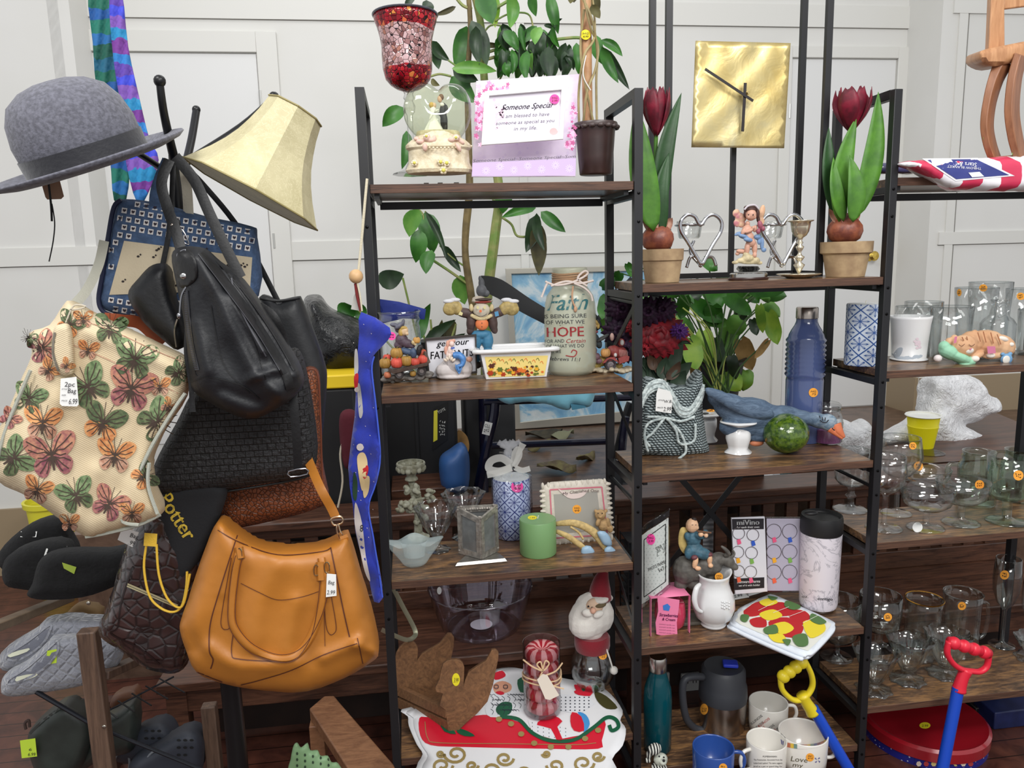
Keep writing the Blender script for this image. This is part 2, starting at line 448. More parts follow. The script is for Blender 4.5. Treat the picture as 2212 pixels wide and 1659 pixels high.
def ridge(lst,base=None):
 """surface displacement (towards the viewer) along px polylines: (points, height, width px)"""
 L=[(np.array(cr(p_,4),float),h,w_)for p_,h,w_ in lst]
 def f(x,y):
  o=base(x,y)if base else 0
  for P_,h,w_ in L:
   A=P_[:-1];D=P_[1:]-A;q=np.array([x,y])-A;t=np.clip((q*D).sum(1)/((D**2).sum(1)+1e-9),0,1);d2=((q-D*t[:,None])**2).sum(1).min();o-=h*math.exp(-d2/(w_*w_))
  return o
 return f
def frosted(col,a=.5,rough=.3):
 k=('fr',col,a,rough)
 if k in _mats:return _mats[k]
 b=NB('cloudy_glass');b.base(lin(col));b.b.inputs['Alpha'].default_value=a;b.pr(rough);_mats[k]=b.m;return b.m
def open_pot(mb,c,pr,th=.003,n=32,mi=0,mis=None,**k):
 """hollow vessel from an outside profile"""
 inn=[(max(r-th,.0005),z)for r,z in reversed(pr)];inn[-1]=(inn[-1][0],inn[-1][1]+th)
 mb.lathe(c,pr+inn+[(.0004,inn[-1][1])],n,mi,**k)
#  the setting
def struct(name,mb,m,**k):
 o=mb.build(name,m,**k);o['kind']='structure';return o
def wall_mat():
 b=NB('painted_panel');vec=b.coord();n=b.noise(vec,1.3,3)
 b.base(b.ramp(n,[(.3,lin((212,211,206))),(.7,lin((221,220,217)))]));b.bump(b.noise(vec,60,3),.05,.002);return b.pr(.55)
WALL=wall_mat()
TRIM=M((216,215,210),.5,name='painted_trim')
YB=4.4;YF=4.1;XL0=P(190,20,YB).x;XR0=P(1961,57,YB).x
XR1=P(2040,300,YF).x;XL1=P(158,20,4.15).x
STG=.60
struct('wall_back',MB().box(((XL0+XR0)/2,YB+.05,2.2),(XR0-XL0+.2,.1,4.4)),WALL)
struct('wall_right_return',MB().box((XR0+.05,(YB+YF)/2+.05,2.2),(.1,YB-YF-.1,4.4)),WALL)
struct('wall_right',MB().box((XR0+2.0,YF+.05,2.2),(4.0,.1,4.4)),WALL)
struct('wall_left_return',MB().box((XL0-.05,4.28,2.2),(.1,.24,4.4)),WALL)
struct('wall_left',MB().box((XL0-2.0,4.21,2.2),(3.9,.1,4.4)),WALL)
def batten(nm,a,b_,w_=.09,t=.012,Y=YB):
 mb=MB();mb.bar(a,b_,w_,t,0,up=(0,1,0))if abs(a[0]-b_[0])>abs(a[2]-b_[2])else mb.box(((a[0]+b_[0])/2,Y-t/2,(a[2]+b_[2])/2),(w_,t,abs(a[2]-b_[2])))
 return struct(nm,mb,TRIM)
def hbat(nm,x0,x1,z,Y,h=.1,t=.012):return struct(nm,MB().box(((x0+x1)/2,Y-t/2,z),(x1-x0,t,h)),TRIM)
zt=P(1100,50,YB).z
hbat('trim_1',XL0,XR0,zt+.06,YB,.12)
zmid=P(1000,549,YB).z
D1L,D1R=P(285,300,YB).x,P(556,120,YB).x
C1R=P(598,90,YB).x
D2L,D2R,D2T=P(1706,200,YB).x,P(1936,140,YB).x,P(1830,127,YB).z
C2L,C2R,C2T=P(1660,300,YB).x,P(1960,100,YB).x,P(1830,92,YB).z
hbat('trim_2',C1R,C2L,zmid+.04,YB,.1)
for i,px in enumerate((1128,1290)):
 x=P(px,300,YB).x
 if i==0:struct('trim_3',MB().box((x,YB-.005,2.2),(.045,.01,3.4)),TRIM)
zr=P(2100,525,YF).z
hbat('trim_4',XR1,XR0+2.2,zr+.03,YF,.07)
hbat('trim_5',XR1,XR0+2.2,P(2120,28,YF).z+.03,YF,.07)
x=P(2062,300,YF).x
struct('trim_6',MB().box((x,YF-.005,2.3),(.05,.01,3.6)),TRIM)
hbat('trim_7',XL0-3,XL1,P(60,573,4.15).z+.04,4.16,.09)
hbat('trim_8',XL0-3,XL0-.02,P(60,100,4.15).z+1.9,4.16,.09)
GAP=M((132,130,124),.7,name='panel_gap')
for i,(x0,x1,z,Y_)in enumerate(((XL0,XR0,zt-.0,YB),(C1R,C2L,zmid-.012,YB),(XR1,XR0+2.2,zr-.006,YF),(XL0-3,XL1,P(60,573,4.15).z-.006,4.16))):
 struct('trim_%d'%(9+i),MB().box(((x0+x1)/2,Y_-.0015,z),(x1-x0,.003,.006)),GAP)
for i,(px,Y_)in enumerate(((1120,YB),(1136,YB),(2075,YF))):
 x=P(px,300,Y_).x;struct('trim_%d'%(13+i),MB().box((x,Y_-.0012,2.2),(.003,.0024,3.2)),GAP)
def door(nm,x0,x1,zt_,zb,cw,knobpx=None,hinge=None):
 r=bpy.data.objects.new(nm,None);COL.objects.link(r);r.location=((x0+x1)/2,YB,zb);r['_o']=((x0+x1)/2,YB,zb);r['kind']='structure'
 MB().box(((x0+x1)/2,YB-.004,(zt_+zb)/2),(x1-x0-.012,.008,zt_-zb-.012)).build('door_panel',M((220,220,219),.45,name='door_paint'),r,bevel=.002)
 mb=MB();mb.box((x0-cw/2,YB-.011,(zt_+zb)/2+cw/2),(cw,.022,zt_-zb+cw));mb.box((x1+cw/2,YB-.011,(zt_+zb)/2+cw/2),(cw,.022,zt_-zb+cw));mb.box(((x0+x1)/2,YB-.0115,zt_+cw/2),(x1-x0,.023,cw))
 mb.build('door_frame',TRIM,r,bevel=.003)
 mb=MB()
 for p in hinge or[]:
  q=P(p[0],p[1],YB-.02);mb.tube([q+V((0,0,-.04)),q+V((0,0,.04))],.007,8)
 if hinge:mb.build('hinge',M((190,190,186),.4,.6),r)
 if knobpx:
  c=P(*knobpx,YB-.06);mb=MB();T=Matrix.Rotation(PI/2,3,'X')
  mb.lathe(c+V((0,.055,0)),[(.001,0),(.032,0),(.032,.006),(.012,.01),(.012,.035),(.026,.045),(.03,.06),(.02,.075),(.001,.078)],20,0,T)
  mb.build('door_knob',M((222,190,95),.18,1,name='brass'),r)
  q=P(1908,555,YB-.012);MB().box(q,(.012,.02,.14)).build('strike_plate',M((222,190,95),.25,1,name='brass'),r)
 return r
door('door_1',D1L-.45,D1R,P(430,114,YB).z,STG,C1R-D1R,None,[(563,212),(592,520)])
door('door_2',D2L,D2R,D2T,STG,C2R-D2R,(1888,553),[(1706,240)])
def floor_mat(nm,c1,c2,sc=(1,1,1),plank=.075):
 b=NB(nm);vec=b.coord('Object');sp=b.n('ShaderNodeSeparateXYZ');b.l(vec,sp.inputs[0])
 g=b.f('FRACT',b.f('DIVIDE',sp.outputs[1],plank));line=b.f('LESS_THAN',g,.05)
 n=b.noise(vec,9,6,.6,1.0);c=b.ramp(n,[(.35,lin(c1)),(.65,lin(c2))])
 b.base(b.mix(line,c,lin((24,14,10))));b.bump(n,.1,.002);return b.pr(.32)
struct('floor',MB().box((.5,1.0,-.05),(9,8,.1)),floor_mat('dark_boards',(62,34,28),(96,56,44)))
mb=MB();mb.box((2.0,3.7,STG/2),(6.6,1.5,STG))
struct('stage_floor',mb,floor_mat('stage_boards',(78,58,46),(112,88,72)))
BASEB=M((150,132,106),.5,name='tan_baseboard')
struct('baseboard_right_return',MB().box((XR0-.01,(YB+YF)/2,STG+.11),(.02,YB-YF-.02,.22)),BASEB)
struct('baseboard_left',MB().box((XL0-2,4.15,.18),(3.88,.02,.36)),BASEB)
struct('baseboard_right',MB().box((XR0+1.9,YF-.008,STG+.11),(3.8,.016,.22)),BASEB)
#  shelving unit (three staggered bays)
BLK=M((27,27,30),.42,.1,name='black_powder_coat')
def shelf_mat():
 b=NB('rustic_board');vec=b.coord('Object',(1,5,5));n1=b.noise(vec,4,6,.62,1.6);n2=b.noise(vec,26,5,.6,.6)
 n3=b.noise(b.coord('Object'),7,4,.6,1.0)
 f=b.f('ADD',b.f('MULTIPLY',n1,.55),b.f('MULTIPLY',n2,.45));c=b.ramp(f,[(.4,lin((50,34,24))),(.5,lin((104,76,54))),(.6,lin((160,118,74)))])
 b.base(b.mix(b.f('MULTIPLY',n3,.45),c,lin((96,78,64))));b.bump(n2,.1,.001);return b.pr(.3)
SHM=shelf_mat()
XF=[-.087,.586,1.275,1.965];Y0,Y1=1.90,2.195;PW=.022;ZT=1.995
ZA=[1.775,1.262,.768,.258];ZB_=[1.518,1.012,.514,.14]
BD=.265
shv=thing('shelving_unit','long black metal shelving unit with staggered dark wood shelves in three bays','shelf',(.6,2.05,0))
EDGE=wood('board_edge',(50,32,24),(104,72,54),.6,(1,30,30),5)
for i,x in enumerate(XF):
 mb=MB()
 for y in(Y0+PW/2,Y1-PW/2):mb.box((x,y,ZT/2),(PW,PW,ZT))
 mb.box((x,(Y0+Y1)/2,ZT-PW/2),(PW,Y1-Y0-2*PW,PW))
 for z in(ZA if i in(0,3)else sorted(set(ZA+ZB_))):mb.box((x,(Y0+Y1)/2,z-.032),(PW*.9,Y1-Y0-2*PW,.018))
 for z in((1.47,)if i in(1,)else())+((.93,)if i in(1,2)else()):mb.tube([(x,Y0+PW,z),(x,Y1-PW,z)],.006,8)
 mb.build('side_frame',BLK,shv,bevel=.0015)
for k,(i,zs)in enumerate(((0,ZA),(1,ZB_),(2,ZA))):
 for z in zs:
  x0,x1=XF[i]+PW/2+.0005,XF[i+1]-PW/2-.0005
  if i==1:x0-=.0;
  mb=MB();mb.box(((x0+x1)/2,Y0+.005+BD/2,z-.011),(x1-x0,BD,.021),0)
  mb.mi=[1 if q in(2,)else 0 for q in range(6)]
  mb.build('shelf_board',[SHM,EDGE],shv,bevel=.001)
  mb=MB()
  for xx in(x0+.015,x1-.015):
   mb.box((xx,Y0+.14,z-.027),(.012,.24,.012))
  mb.box(((x0+x1)/2,Y1-.035,z-.035),(x1-x0-.03,.012,.02))
  mb.build('support_rail',BLK,shv)
def xb(x0,x1,za,zb):
 mb=MB();mb.bar((x0,Y1+.003,za),(x1,Y1+.003,zb),.018,.003,0,up=(0,1,0));mb.bar((x0,Y1+.007,zb),(x1,Y1+.007,za),.018,.003,0,up=(0,1,0));mb.build('cross_brace',BLK,shv)
xm=P(1537,1110,Y1).x;zm=P(1537,1110,Y1).z
xb(xm-.20,xm+.20,zm+.24,zm-.24)
def diag(pts,w_=.016):
 MB().bar(pts[0],pts[1],w_,.003,0,up=(1,0,0)).build('diagonal_brace',BLK,shv)
diag(((XF[1],Y1-.01,1.22),(XF[1],Y0+.02,1.08)));diag(((XF[1],Y1-.01,1.3),(XF[1],Y0+.02,1.47)))
diag(((XF[1],Y1-.01,.70),(XF[1],Y0+.02,.56)))
mb=MB()
for i,x in enumerate(XF[:3]):
 for z in(ZA if i==0 else ZA+ZB_):
  if z>.1:
   for dz in(-.03,-.1):mb.ball((x,Y0-.001,z+dz),(.004,.002,.004),0,None,8)
mb.build('screw',M((15,15,16),.3,.8),shv,kind='stuff')
#  behind the shelves
WB=wood('pew_wood',(48,28,20),(102,67,50),.35,(1,10,10),4)
WD=M((40,24,18),.5,0,.4,12,name='dark_stain')
pew=thing('bench','long dark wooden bench with slatted back behind the shelving unit','bench',(.8,2.4,0))
BX0,BX1=-.80,2.35
MB().box(((BX0+BX1)/2,2.425,.345),(BX1-BX0,.40,.03)).build('seat',WB,pew,bevel=.004)
mb=MB();mb.box(((BX0+BX1)/2,2.60,.725),(BX1-BX0,.17,.03));mb.box(((BX0+BX1)/2,2.60,.685),(BX1-BX0,.05,.05));mb.build('top_rail',WB,pew,bevel=.006)
MB().box(((BX0+BX1)/2,2.60,.395),(BX1-BX0,.03,.07)).build('lower_rail',WB,pew,bevel=.003)
MB().box(((BX0+BX1)/2,2.26,.29),(BX1-BX0-.1,.02,.08)).build('apron',WB,pew,bevel=.003)
for i in range(33):
 MB().box((BX0+.06+i*.093,2.60,.545),(.045,.018,.24)).build('slat',WB,pew)
for x in(BX0+.05,.70,BX1-.05):
 for y in(2.27,2.59):MB().box((x,y,.165),(.06,.05,.33)).build('leg',WB,pew)
MB().box(((BX0+BX1)/2,2.50,.17),(BX1-BX0-.2,.015,.3)).build('back_panel',WD,pew)
for i,(px,w_)in enumerate(((1490,44),(1432,30))):
 c=P(px,1487,2.485);o=MB().box(c,(w_/F*2.6,.012,.125)).build('socket_plate',M((170,170,168),.5),pew,bevel=.003)
 mb=MB()
 for dz in(-.03,.03):
  for dx in((-.016,.016)if i==0 else(0,)):
   for sx in(-.006,.006):mb.box(c+V((dx+sx,-.0065,dz)),(.0025,.002,.011))
 mb.build('socket_slot',M((20,20,20),.5),o)
tb=MB();zt2=.74
poly=[(1.45,2.70),(2.75,2.70),(3.0,3.6),(2.55,3.35),(2.35,3.06),(1.86,2.93),(1.62,2.93)]
n=len(poly);tb.add([V((x,y,zt2-.03))for x,y in poly]+[V((x,y,zt2))for x,y in poly],[tuple(range(n))[::-1],tuple(range(n,2*n))]+[(i,(i+1)%n,n+(i+1)%n,n+i)for i in range(n)])
tt=thing('side_table','brown wood-topped table corner under the yellow cup','table',(2.0,2.9,0))
tb.build('table_top',WB,tt)
MB().box((2.2,3.05,.66),(.9,.06,.1)).build('apron',WD,tt)
for x,y in((1.85,3.1),(2.6,3.1)):MB().box((x,y,.355),(.05,.05,.71)).build('leg',WD,tt)
c,s=spot(1990,975,zt2,30);c=V((c.x,c.y,zt2));cup=thing('plastic_cup','yellow disposable plastic cup with white rim standing on the brown table','cup',c+V((0,0,.0025)))
pr_=prof(c,1990,[(978,23),(960,24),(925,30),(920,31),(918,30),(897,33)],0.0025)
mb=MB();mb.lathe(c,pr_+[(pr_[-1][0]-.002,pr_[-1][1]),(pr_[0][0]-.003,.006),(.0005,.006)],32,0,mis=[0]*6+[1,1]);mb.build('cup_body',[M((240,228,20),.35,sub=.1),M((240,240,235),.4)],cup)
z1=pr_[-1][1];r1=pr_[-1][0]
mb=MB();mb.lathe(c,[(r1-.001,z1-.004),(r1+.005,z1-.003),(r1+.008,z1),(r1+.005,z1+.004),(r1-.002,z1+.003),(r1-.001,z1-.004)],32);mb.build('rim',M((240,240,235),.3),cup)
MB().lathe(c,[(pr_[-2][0]-.002,z1-.02),(.0005,z1-.02)],24).build('drink',M((40,25,20),.1),cup)
c2=V(G(2005,978,zt2));MB().lathe(c2,[(.001,0),(.062,0),(.064,.002),(.001,.0024)],32).build('plastic_lid',GLASS((230,230,230),(170,170,170),.6),None,loc=c2)
bpy.data.objects['plastic_lid'].name='round_clear_lid';tag(bpy.data.objects['round_clear_lid'],'clear round plastic lid lying flat under the yellow cup','lid')  # this is a clear plastic lid lying flat, not a coaster
def crumple_mat(col,rough,tr=0,vs=14,bd=.014):
 b=NB('thin_plastic');b.base(lin(col));vec=b.coord();v_=b.n('ShaderNodeTexVoronoi',feature='DISTANCE_TO_EDGE');b.l(vec,v_.inputs['Vector']);v_.inputs['Scale'].default_value=vs
 n=b.noise(vec,22,4,.6,2.5);b.bump(b.f('ADD',b.f('MULTIPLY',v_.outputs[0],.8),n),.7,bd)
 if tr:b.b.inputs['Transmission Weight'].default_value=0;b.b.inputs['Alpha'].default_value=1-tr
 return b.pr(rough)
WP=crumple_mat((244,244,246),.4,0,6,.035)
def crumple(mb,amp,sc,seed=0):
 from mathutils import noise as nz
 for i,q in enumerate(mb.v):mb.v[i]=q+nz.noise_vector(q*sc+V((seed,seed,0)))*amp+nz.noise_vector(q*sc*2.7)*amp*.4
 return mb
mb=MB();slab(mb,cr([(2000,850),(2010,815),(2060,803),(2110,815),(2150,860),(2165,890),(2130,905),(2075,922),(2030,905),(1995,900)],4,True),3.15,.05,.10,60,8)
slab(mb,cr([(2060,880),(2085,925),(2145,945),(2090,975),(2000,972),(1905,960),(1930,930),(2000,895)],4,True),3.10,.05,.09,50,8)
crumple(mb,.022,11);mb.build('plastic_bag',WP,None,180,loc=G(2050,965,.74),remesh=.011);tag(bpy.data.objects['plastic_bag'],'large crumpled white plastic bag behind the yellow cup','bag')
mb=MB();slab(mb,cr([(1795,925),(1815,905),(1850,915),(1880,910),(1890,960),(1880,1000),(1840,1003),(1800,985)],4,True),2.95,.05,.08,40,8);crumple(mb,.02,10,3)
tag(mb.build('plastic_bag',WP,None,180,loc=G(1840,990,.74),remesh=.009),'small knotted white plastic bag behind the pink candle jar','bag')
mb=MB();slab(mb,cr([(1460,1035),(1520,1025),(1600,1028),(1685,1022),(1690,1062),(1600,1062),(1470,1062)],3,True),2.9,.1,.06,20,8);crumple(mb,.008,9,5)
def pleat():
 b=NB('white_pleats');vec=b.coord();w_=b.n('ShaderNodeTexWave',bands_direction='Z');b.l(vec,w_.inputs[0]);w_.inputs['Scale'].default_value=14;w_.inputs['Distortion'].default_value=5;w_.inputs['Detail'].default_value=1
 b.base(b.ramp(w_.outputs[0],[(.2,lin((180,184,190))),(.6,lin((236,238,242)))]));b.bump(w_.outputs[0],.6,.01);return b.pr(.6)
tag(mb.build('fabric_bundle',pleat(),None,60,loc=G(1570,1060,.6)),'folded white fabric with grey wavy stripes lying behind the bench back','fabric')
mb=MB();slab(mb,[(1733,1000),(1796,1000),(1796,1055),(1733,1060)],2.78,.06)
g=mb.build('paper_bag',M((24,78,44),.5),None,35,loc=G(1760,1060,.6),bevel=.003);tag(g,'dark green paper bag with white words beside the bench rail','bag')
t_=MB();Fp=planeF(2.748);text(t_,Fp,'he',1735,1024,14,10,0);text(t_,Fp,'Fund',1729+4,1036,24,10,0);t_.build('lettering',M((225,235,225),.6),g)
mb=MB();slab(mb,[(1688,1005),(1722,1005),(1722,1058),(1688,1062)],2.9,.05)
tag(mb.build('paper_bag',M((120,165,175),.6,0,.4,30),None,35,loc=G(1705,1060,.6)),'pale teal paper bag left of the green bag','bag')
def sky_paint():
 b=NB('sky_painting');vec=b.coord();n=b.noise(vec,4.5,7,.62,1.2);n2=b.noise(vec,14,5,.6,2)
 c=b.ramp(n,[(.34,lin((84,150,200))),(.47,lin((140,190,220))),(.54,lin((206,222,230))),(.7,lin((236,238,238)))])
 b.base(b.mix(b.f('MULTIPLY',n2,.35),c,lin((150,170,175))));return b.pr(.5)
pf=thing('picture_frame','large silver framed painting of blue sky and clouds leaning against the back wall','picture',G(1230,925,STG))
q=[(1105,592),(1432,584),(1425,880),(1124,912)]
mb=MB();slab(mb,q,4.30,.01);mb.build('canvas',sky_paint(),pf)
fr=MB();ou=[(1092,580),(1445,572),(1438,905),(1112,928)]
for i in range(4):
 j=(i+1)%4;slab(fr,[ou[i],ou[j],q[j],q[i]],4.29,.03)
fr.build('frame',M((190,186,175),.35,.5),pf,bevel=.003)
NV=M((22,22,48),.25,.3,coat=.6,name='navy_enamel')
wk=thing('walker','folding walker with navy tube frame and curved black backrest band','walker',G(1190,1075,STG))
def pt(nm,pts,Y,r,mat=NV,k=5,par=None):
 mb=MB();ptube(mb,pts,Y,r,10,0,k);return mb.build(nm,mat,par or wk)
pt('front_leg',[(1070,870),(1066,905),(1050,970),(1028,1085)],2.95,11)
pt('rear_leg',[(1042,850),(1043,900),(1048,1080)],3.15,9)
pt('cross_bar',[(1050,963,.1),(1312,953,.1)],2.95,8)
pt('cross_bar',[(1045,868),(1370,858)],2.95,8)
pt('rear_leg',[(1352,900),(1345,960),(1341,1030)],2.95,9)
pt('rubber_foot',[(1341,1012),(1341,1072)],2.95,20,M((70,72,76),.6),1)
pt('rubber_foot',[(1341,1050),(1375,1056)],2.93,14,M((70,72,76),.6),1)
pt('rear_leg',[(1362,870),(1352,900),(1330,990)],3.1,9,M((20,20,24),.4))
mb=MB();strap(mb,[(1036,612,.3),(1075,622,.2),(1150,668,.05),(1240,712,0),(1290,700,0),(1330,650,.1),(1372,608,.2)],2.88,[34,40,34,26,24,26,30],.012);mb.build('backrest',M((18,18,20),.6),wk)
pt('handle',[(1402,612),(1425,618),(1448,612)],3.0,26,M((62,63,66),.5),4)
pt('handle_tube',[(1440,622),(1458,660),(1459,700),(1455,780)],2.98,8,M((190,190,192),.12,1))
mb=MB();slab(mb,[(1395,640),(1432,640),(1420,690),(1400,690)],2.99,.02);mb.build('bracket',M((28,28,32),.5),wk)
mb=MB();slab(mb,cr([(1052,835),(1065,855),(1100,873),(1130,868),(1180,872),(1225,886),(1240,875),(1275,878),(1288,840),(1286,824),(1180,826),(1100,828)],4,True),2.86,.02,.025,18,7);crumple(mb,.004,25)
slab(mb,[(1055,822),(1290,816),(1292,832),(1053,838)],2.9,.08,.01,8,7)
sh=mb.build('shirt',M((150,226,250),.8,bump=.5,bs=60,sheen=.3,name='turquoise_cloth'),None,180,loc=P(1170,850,2.9));tag(sh,'turquoise cotton cloth draped over the walker seat','cloth')
mb=MB();slab(mb,[(1232,872),(1262,876),(1268,880),(1236,886)],2.835,.003);mb.build('hem',M((90,160,190),.8),sh)
mb=MB();Fw=planeF(2.905);strap(mb,[(1056,912),(1049,939)],2.905,17,.002,0,1);lb=mb.build('price_label',STK['w'],wk,label='white handwritten label')
mb=MB();text(mb,planeF(2.899),'CLL',1046,922,13,7,0,14);scribble(mb,planeF(2.899),1051,930,12,8,0,2,1);mb.build('handwriting',INK,lb)
DL=M((112,104,62),.7,0,.5,30,bump=.5,bs=60,col2=(84,68,48),name='dry_leaf')
DL2=M((70,62,44),.7,0,.5,30,bump=.5,bs=60,name='dark_dry_leaf')
def fallen(a,b_,w_,seed,mat=DL,txt=''):
 A=G(*a,.604);B=G(*b_,.604);d=B-A;L=d.length;t=d.normalized();nn=V((-t.y,t.x,0));mb=MB();rd=random.Random(seed);vs=[]
 Wd=w_
 for i in range(11):
  k=i/10;ww=Wd*math.sin(PI*k**.8 if k>0 else 0)**.8 if 0<k<1 else 0
  for j in(-1,-.5,0,.5,1):
   vs.append(A+t*L*k+nn*ww*j+V((0,0,.004+abs(j)*.02*math.sin(3*k+seed)+.012*math.sin(7*k+j*2+seed)+.016)))
 fs=[(i*5+k,i*5+k+1,i*5+k+6,i*5+k+5)for i in range(10)for k in range(4)]
 mb.add(vs,fs);o=mb.build('fallen_leaf',mat,None,180,loc=A);md=o.modifiers.new('t','SOLIDIFY');md.thickness=.0015
 tag(o,txt,'leaf','dry leaves fallen on the stage floor')
fallen((1160,1020),(1245,1018),.075,1,DL,'big curled olive brown dry leaf nearest on the floor behind the candle')
fallen((1245,1005),(1285,985),.03,2,DL,'thin dry leaf tip beside the biggest fallen leaf')
fallen((1135,945),(1215,935),.07,3,DL2,'dark brown dry leaf lying below the sky painting')
fallen((1190,945),(1240,940),.06,4,M((128,128,100),.7),'grey green dry leaf below the sky painting')
fallen((1140,973),(1190,968),.04,5,DL,'small olive dry leaf in front of the walker bar')
bt=thing('storage_tote','tall black plastic storage tote with a printed label on its side','tote',(-.12,3.2,STG))
def qbox(nm,pxs,Yf,dpt,zb,mat,par,**k):
 (xa,xb_),yt=pxs;a=P(xa,yt,Yf);b_=P(xb_,yt,Yf);z1=a.z
 return MB().box(((a.x+b_.x)/2,Yf+dpt/2,(z1+zb)/2),(b_.x-a.x,dpt,z1-zb)).build(nm,mat,par,**k)
BP=M((26,27,29),.5,name='black_plastic')
qbox('body',((690,985),842),3.02,.45,STG,BP,bt,bevel=.015)
qbox('lid',((680,1000),830),2.99,.5,P(680,848,2.99).z,BP,bt,bevel=.01)
for px in(760,830,900):MB().box(P(px,920,3.015),(.012,.012,.34)).build('rib',BP,bt)
Fp=planeF(3.018);mb=MB();patch(mb,Fp,[(936,882),(968,868),(966,950),(934,974)],0,30)
patch(mb,Fp,[(937,888),(945,885),(945,950),(936,955)],1,30,.002);text(mb,Fp,'TOTE',947,894,18,6,2,-28,0,.003);scribble(mb,Fp,955,925,14,34,2,5,1.2,.003)
mb.build('printed_label',[M((20,20,20),.4),M((225,215,60),.5),M((215,215,210),.5)],bt)
qb=qbox('storage_tote',((560,768),846),2.70,.27,STG,BP,None,bevel=.012);tag(qb,'black storage tote with a bright yellow lid behind the black tote bag','tote')
qbox('lid',((690,772),812),2.69,.29,P(700,841,2.69).z,M((248,212,40),.45),qb,bevel=.006,loc=qb['_o'],label='yellow lid')
mb=MB();slab(mb,cr([(975,975),(1000,962),(1014,990),(1008,1060),(960,1062),(950,1000)],5,True),2.9,.1,.07,30,9);tag(mb.build('plastic_tub',M((52,92,150),.45),None,180,loc=G(980,1060,STG)),'blue plastic tub beside the black storage tote','tub')
qb=qbox('wooden_box',((845,980),1060),2.82,.33,STG,WB,None,bevel=.004);tag(qb,'flat brown wooden box lying behind the stone candle holder','box')
mb=MB();slab(mb,cr([(990,930),(1010,945),(1012,975),(990,985),(985,960)],4,True),3.1,.02,0);tag(mb.build('wooden_plaque',M((196,150,90),.6,0,.3,20),None,60,loc=P(1000,985,3.1)),'light wooden round board leaning beside the black tote','board')
BGB=crumple_mat((14,15,18),.18,0,9,.007)
mb=MB();slab(mb,cr([(655,660),(685,642),(715,670),(770,690),(800,720),(810,790),(770,812),(700,808),(668,760)],4,True),3.0,.1,.14,60,9);crumple(mb,.02,9,2)
tag(mb.build('garbage_bag',BGB,None,180,loc=G(740,812,1.2),remesh=.012),'shiny black garbage bag on top of the storage totes','bag')
mb=MB();slab(mb,cr([(735,895),(765,888),(775,930),(765,1000),(745,1010),(735,960)],5,True),2.56,.02,.015,12)
mr=mb.build('knit_cap',M((82,20,34),.9,bump=.6,bs=90),None,180,loc=P(755,900,2.56));tag(mr,'maroon knit cap hanging behind the blue banner','hat')
mb=MB();ptube(mb,[(745,935),(735,980),(740,1040),(730,1096)],2.55,2.2,6);mb.build('cord',M((205,195,175),.8),mr)
def glimpse(name,label,cat,pts,Y,mat,t=.03,B=.02):
 mb=MB();slab(mb,cr(pts,3,True),Y,t,B,10,8);lo=min(q.z for q in mb.v);x_=sum(p_[0]for p_ in pts)/len(pts);zz_=max(p_[1]for p_ in pts)
 mb.build('x',mat).name=name;o=[q for q in bpy.data.objects if q.name.split('.')[0]==name][-1];tag(o,label,cat);return o
SHN=crumple_mat((112,100,120),.15)
glimpse('fabric_bundle','shiny grey purple fabric seen through the bench slats above the clear bowl','fabric',[(1148,1225),(1200,1220),(1268,1222),(1270,1300),(1200,1330),(1148,1320)],2.76,SHN)
glimpse('fabric_bundle','white cloth with dark wavy lines seen behind the boy on the ox','fabric',[(1500,1112),(1552,1108),(1554,1500),(1502,1500)],2.76,pleat())
glimpse('plastic_tray','small white tray seen through the bench slats under the brown bag','tray',[(708,1112),(748,1112),(750,1250),(710,1250)],2.76,M((190,194,200),.4))
glimpse('plastic_tub','pale blue tub rim behind the bench left of the blue banner','tub',[(655,1040),(760,1038),(762,1056),(655,1058)],2.75,M((110,150,190),.4),.05)
wg=thing('wire_basket','black wire basket standing on the bench behind the curved photo frame','basket',G(1362,1345,.361))
xa_,Ya_=P(1352,1240,2.42).x,2.42;
for i in range(11):MB().box((xa_+.03,Ya_,.375+i*.026),(.07,.1,.004)).build('wire',BLK,wg)
for dx in(-.006,.066):MB().box((xa_+dx,Ya_-.05,.361+.14),(.004,.004,.28)).build('upright',BLK,wg);MB().box((xa_+dx,Ya_+.05,.361+.14),(.004,.004,.28)).build('upright',BLK,wg)
#  plants behind
def leafmat(c1,c2,rough=.4):return M(c1,rough,0,.3,14,col2=c2,spec=.5,bump=.15,bs=60,sub=.05)
G1=leafmat((62,120,40),(42,92,32));G2=leafmat((110,160,70),(84,140,56));G3=leafmat((44,70,38),(28,48,28));G4=leafmat((96,92,52),(70,66,46),.7);G5=leafmat((150,185,60),(110,160,50));G6=leafmat((176,140,84),(140,110,60),.8)
GM=[G1,G2,G3,G4,G5,G6];STEM=M((112,140,62),.55,0,.3,20,col2=(150,150,90));STEM2=M((124,106,66),.7,0,.4,25)
tp=thing('potted_plant','tall leafy green plant with drooping leaves behind the left bay','plant',G(1060,1045,STG))
a_,b_=P(1002,850,3.2),P(1112,850,3.2);MB().box(((a_.x+b_.x)/2,3.32,(a_.z+STG)/2),(b_.x-a_.x,.24,a_.z-STG)).build('pot',M((52,52,54),.6),tp,bevel=.01)
mb=MB();ptube(mb,[(1020,990),(1022,700),(1018,640),(1006,560),(1006,500),(1014,413),(1013,330),(1010,180),(1016,60),(1010,-30)],3.3,[9,8,8,7,8,7,6,5,5],10);mb.build('stem',STEM2,tp)
mb=MB();ptube(mb,[(1050,990),(1050,700),(1056,610),(1070,500),(1078,413),(1062,300),(1046,170),(1040,60),(1020,-30)],3.32,[11,11,11,10,9,8,7,7],10);mb.build('stem',STEM,tp)
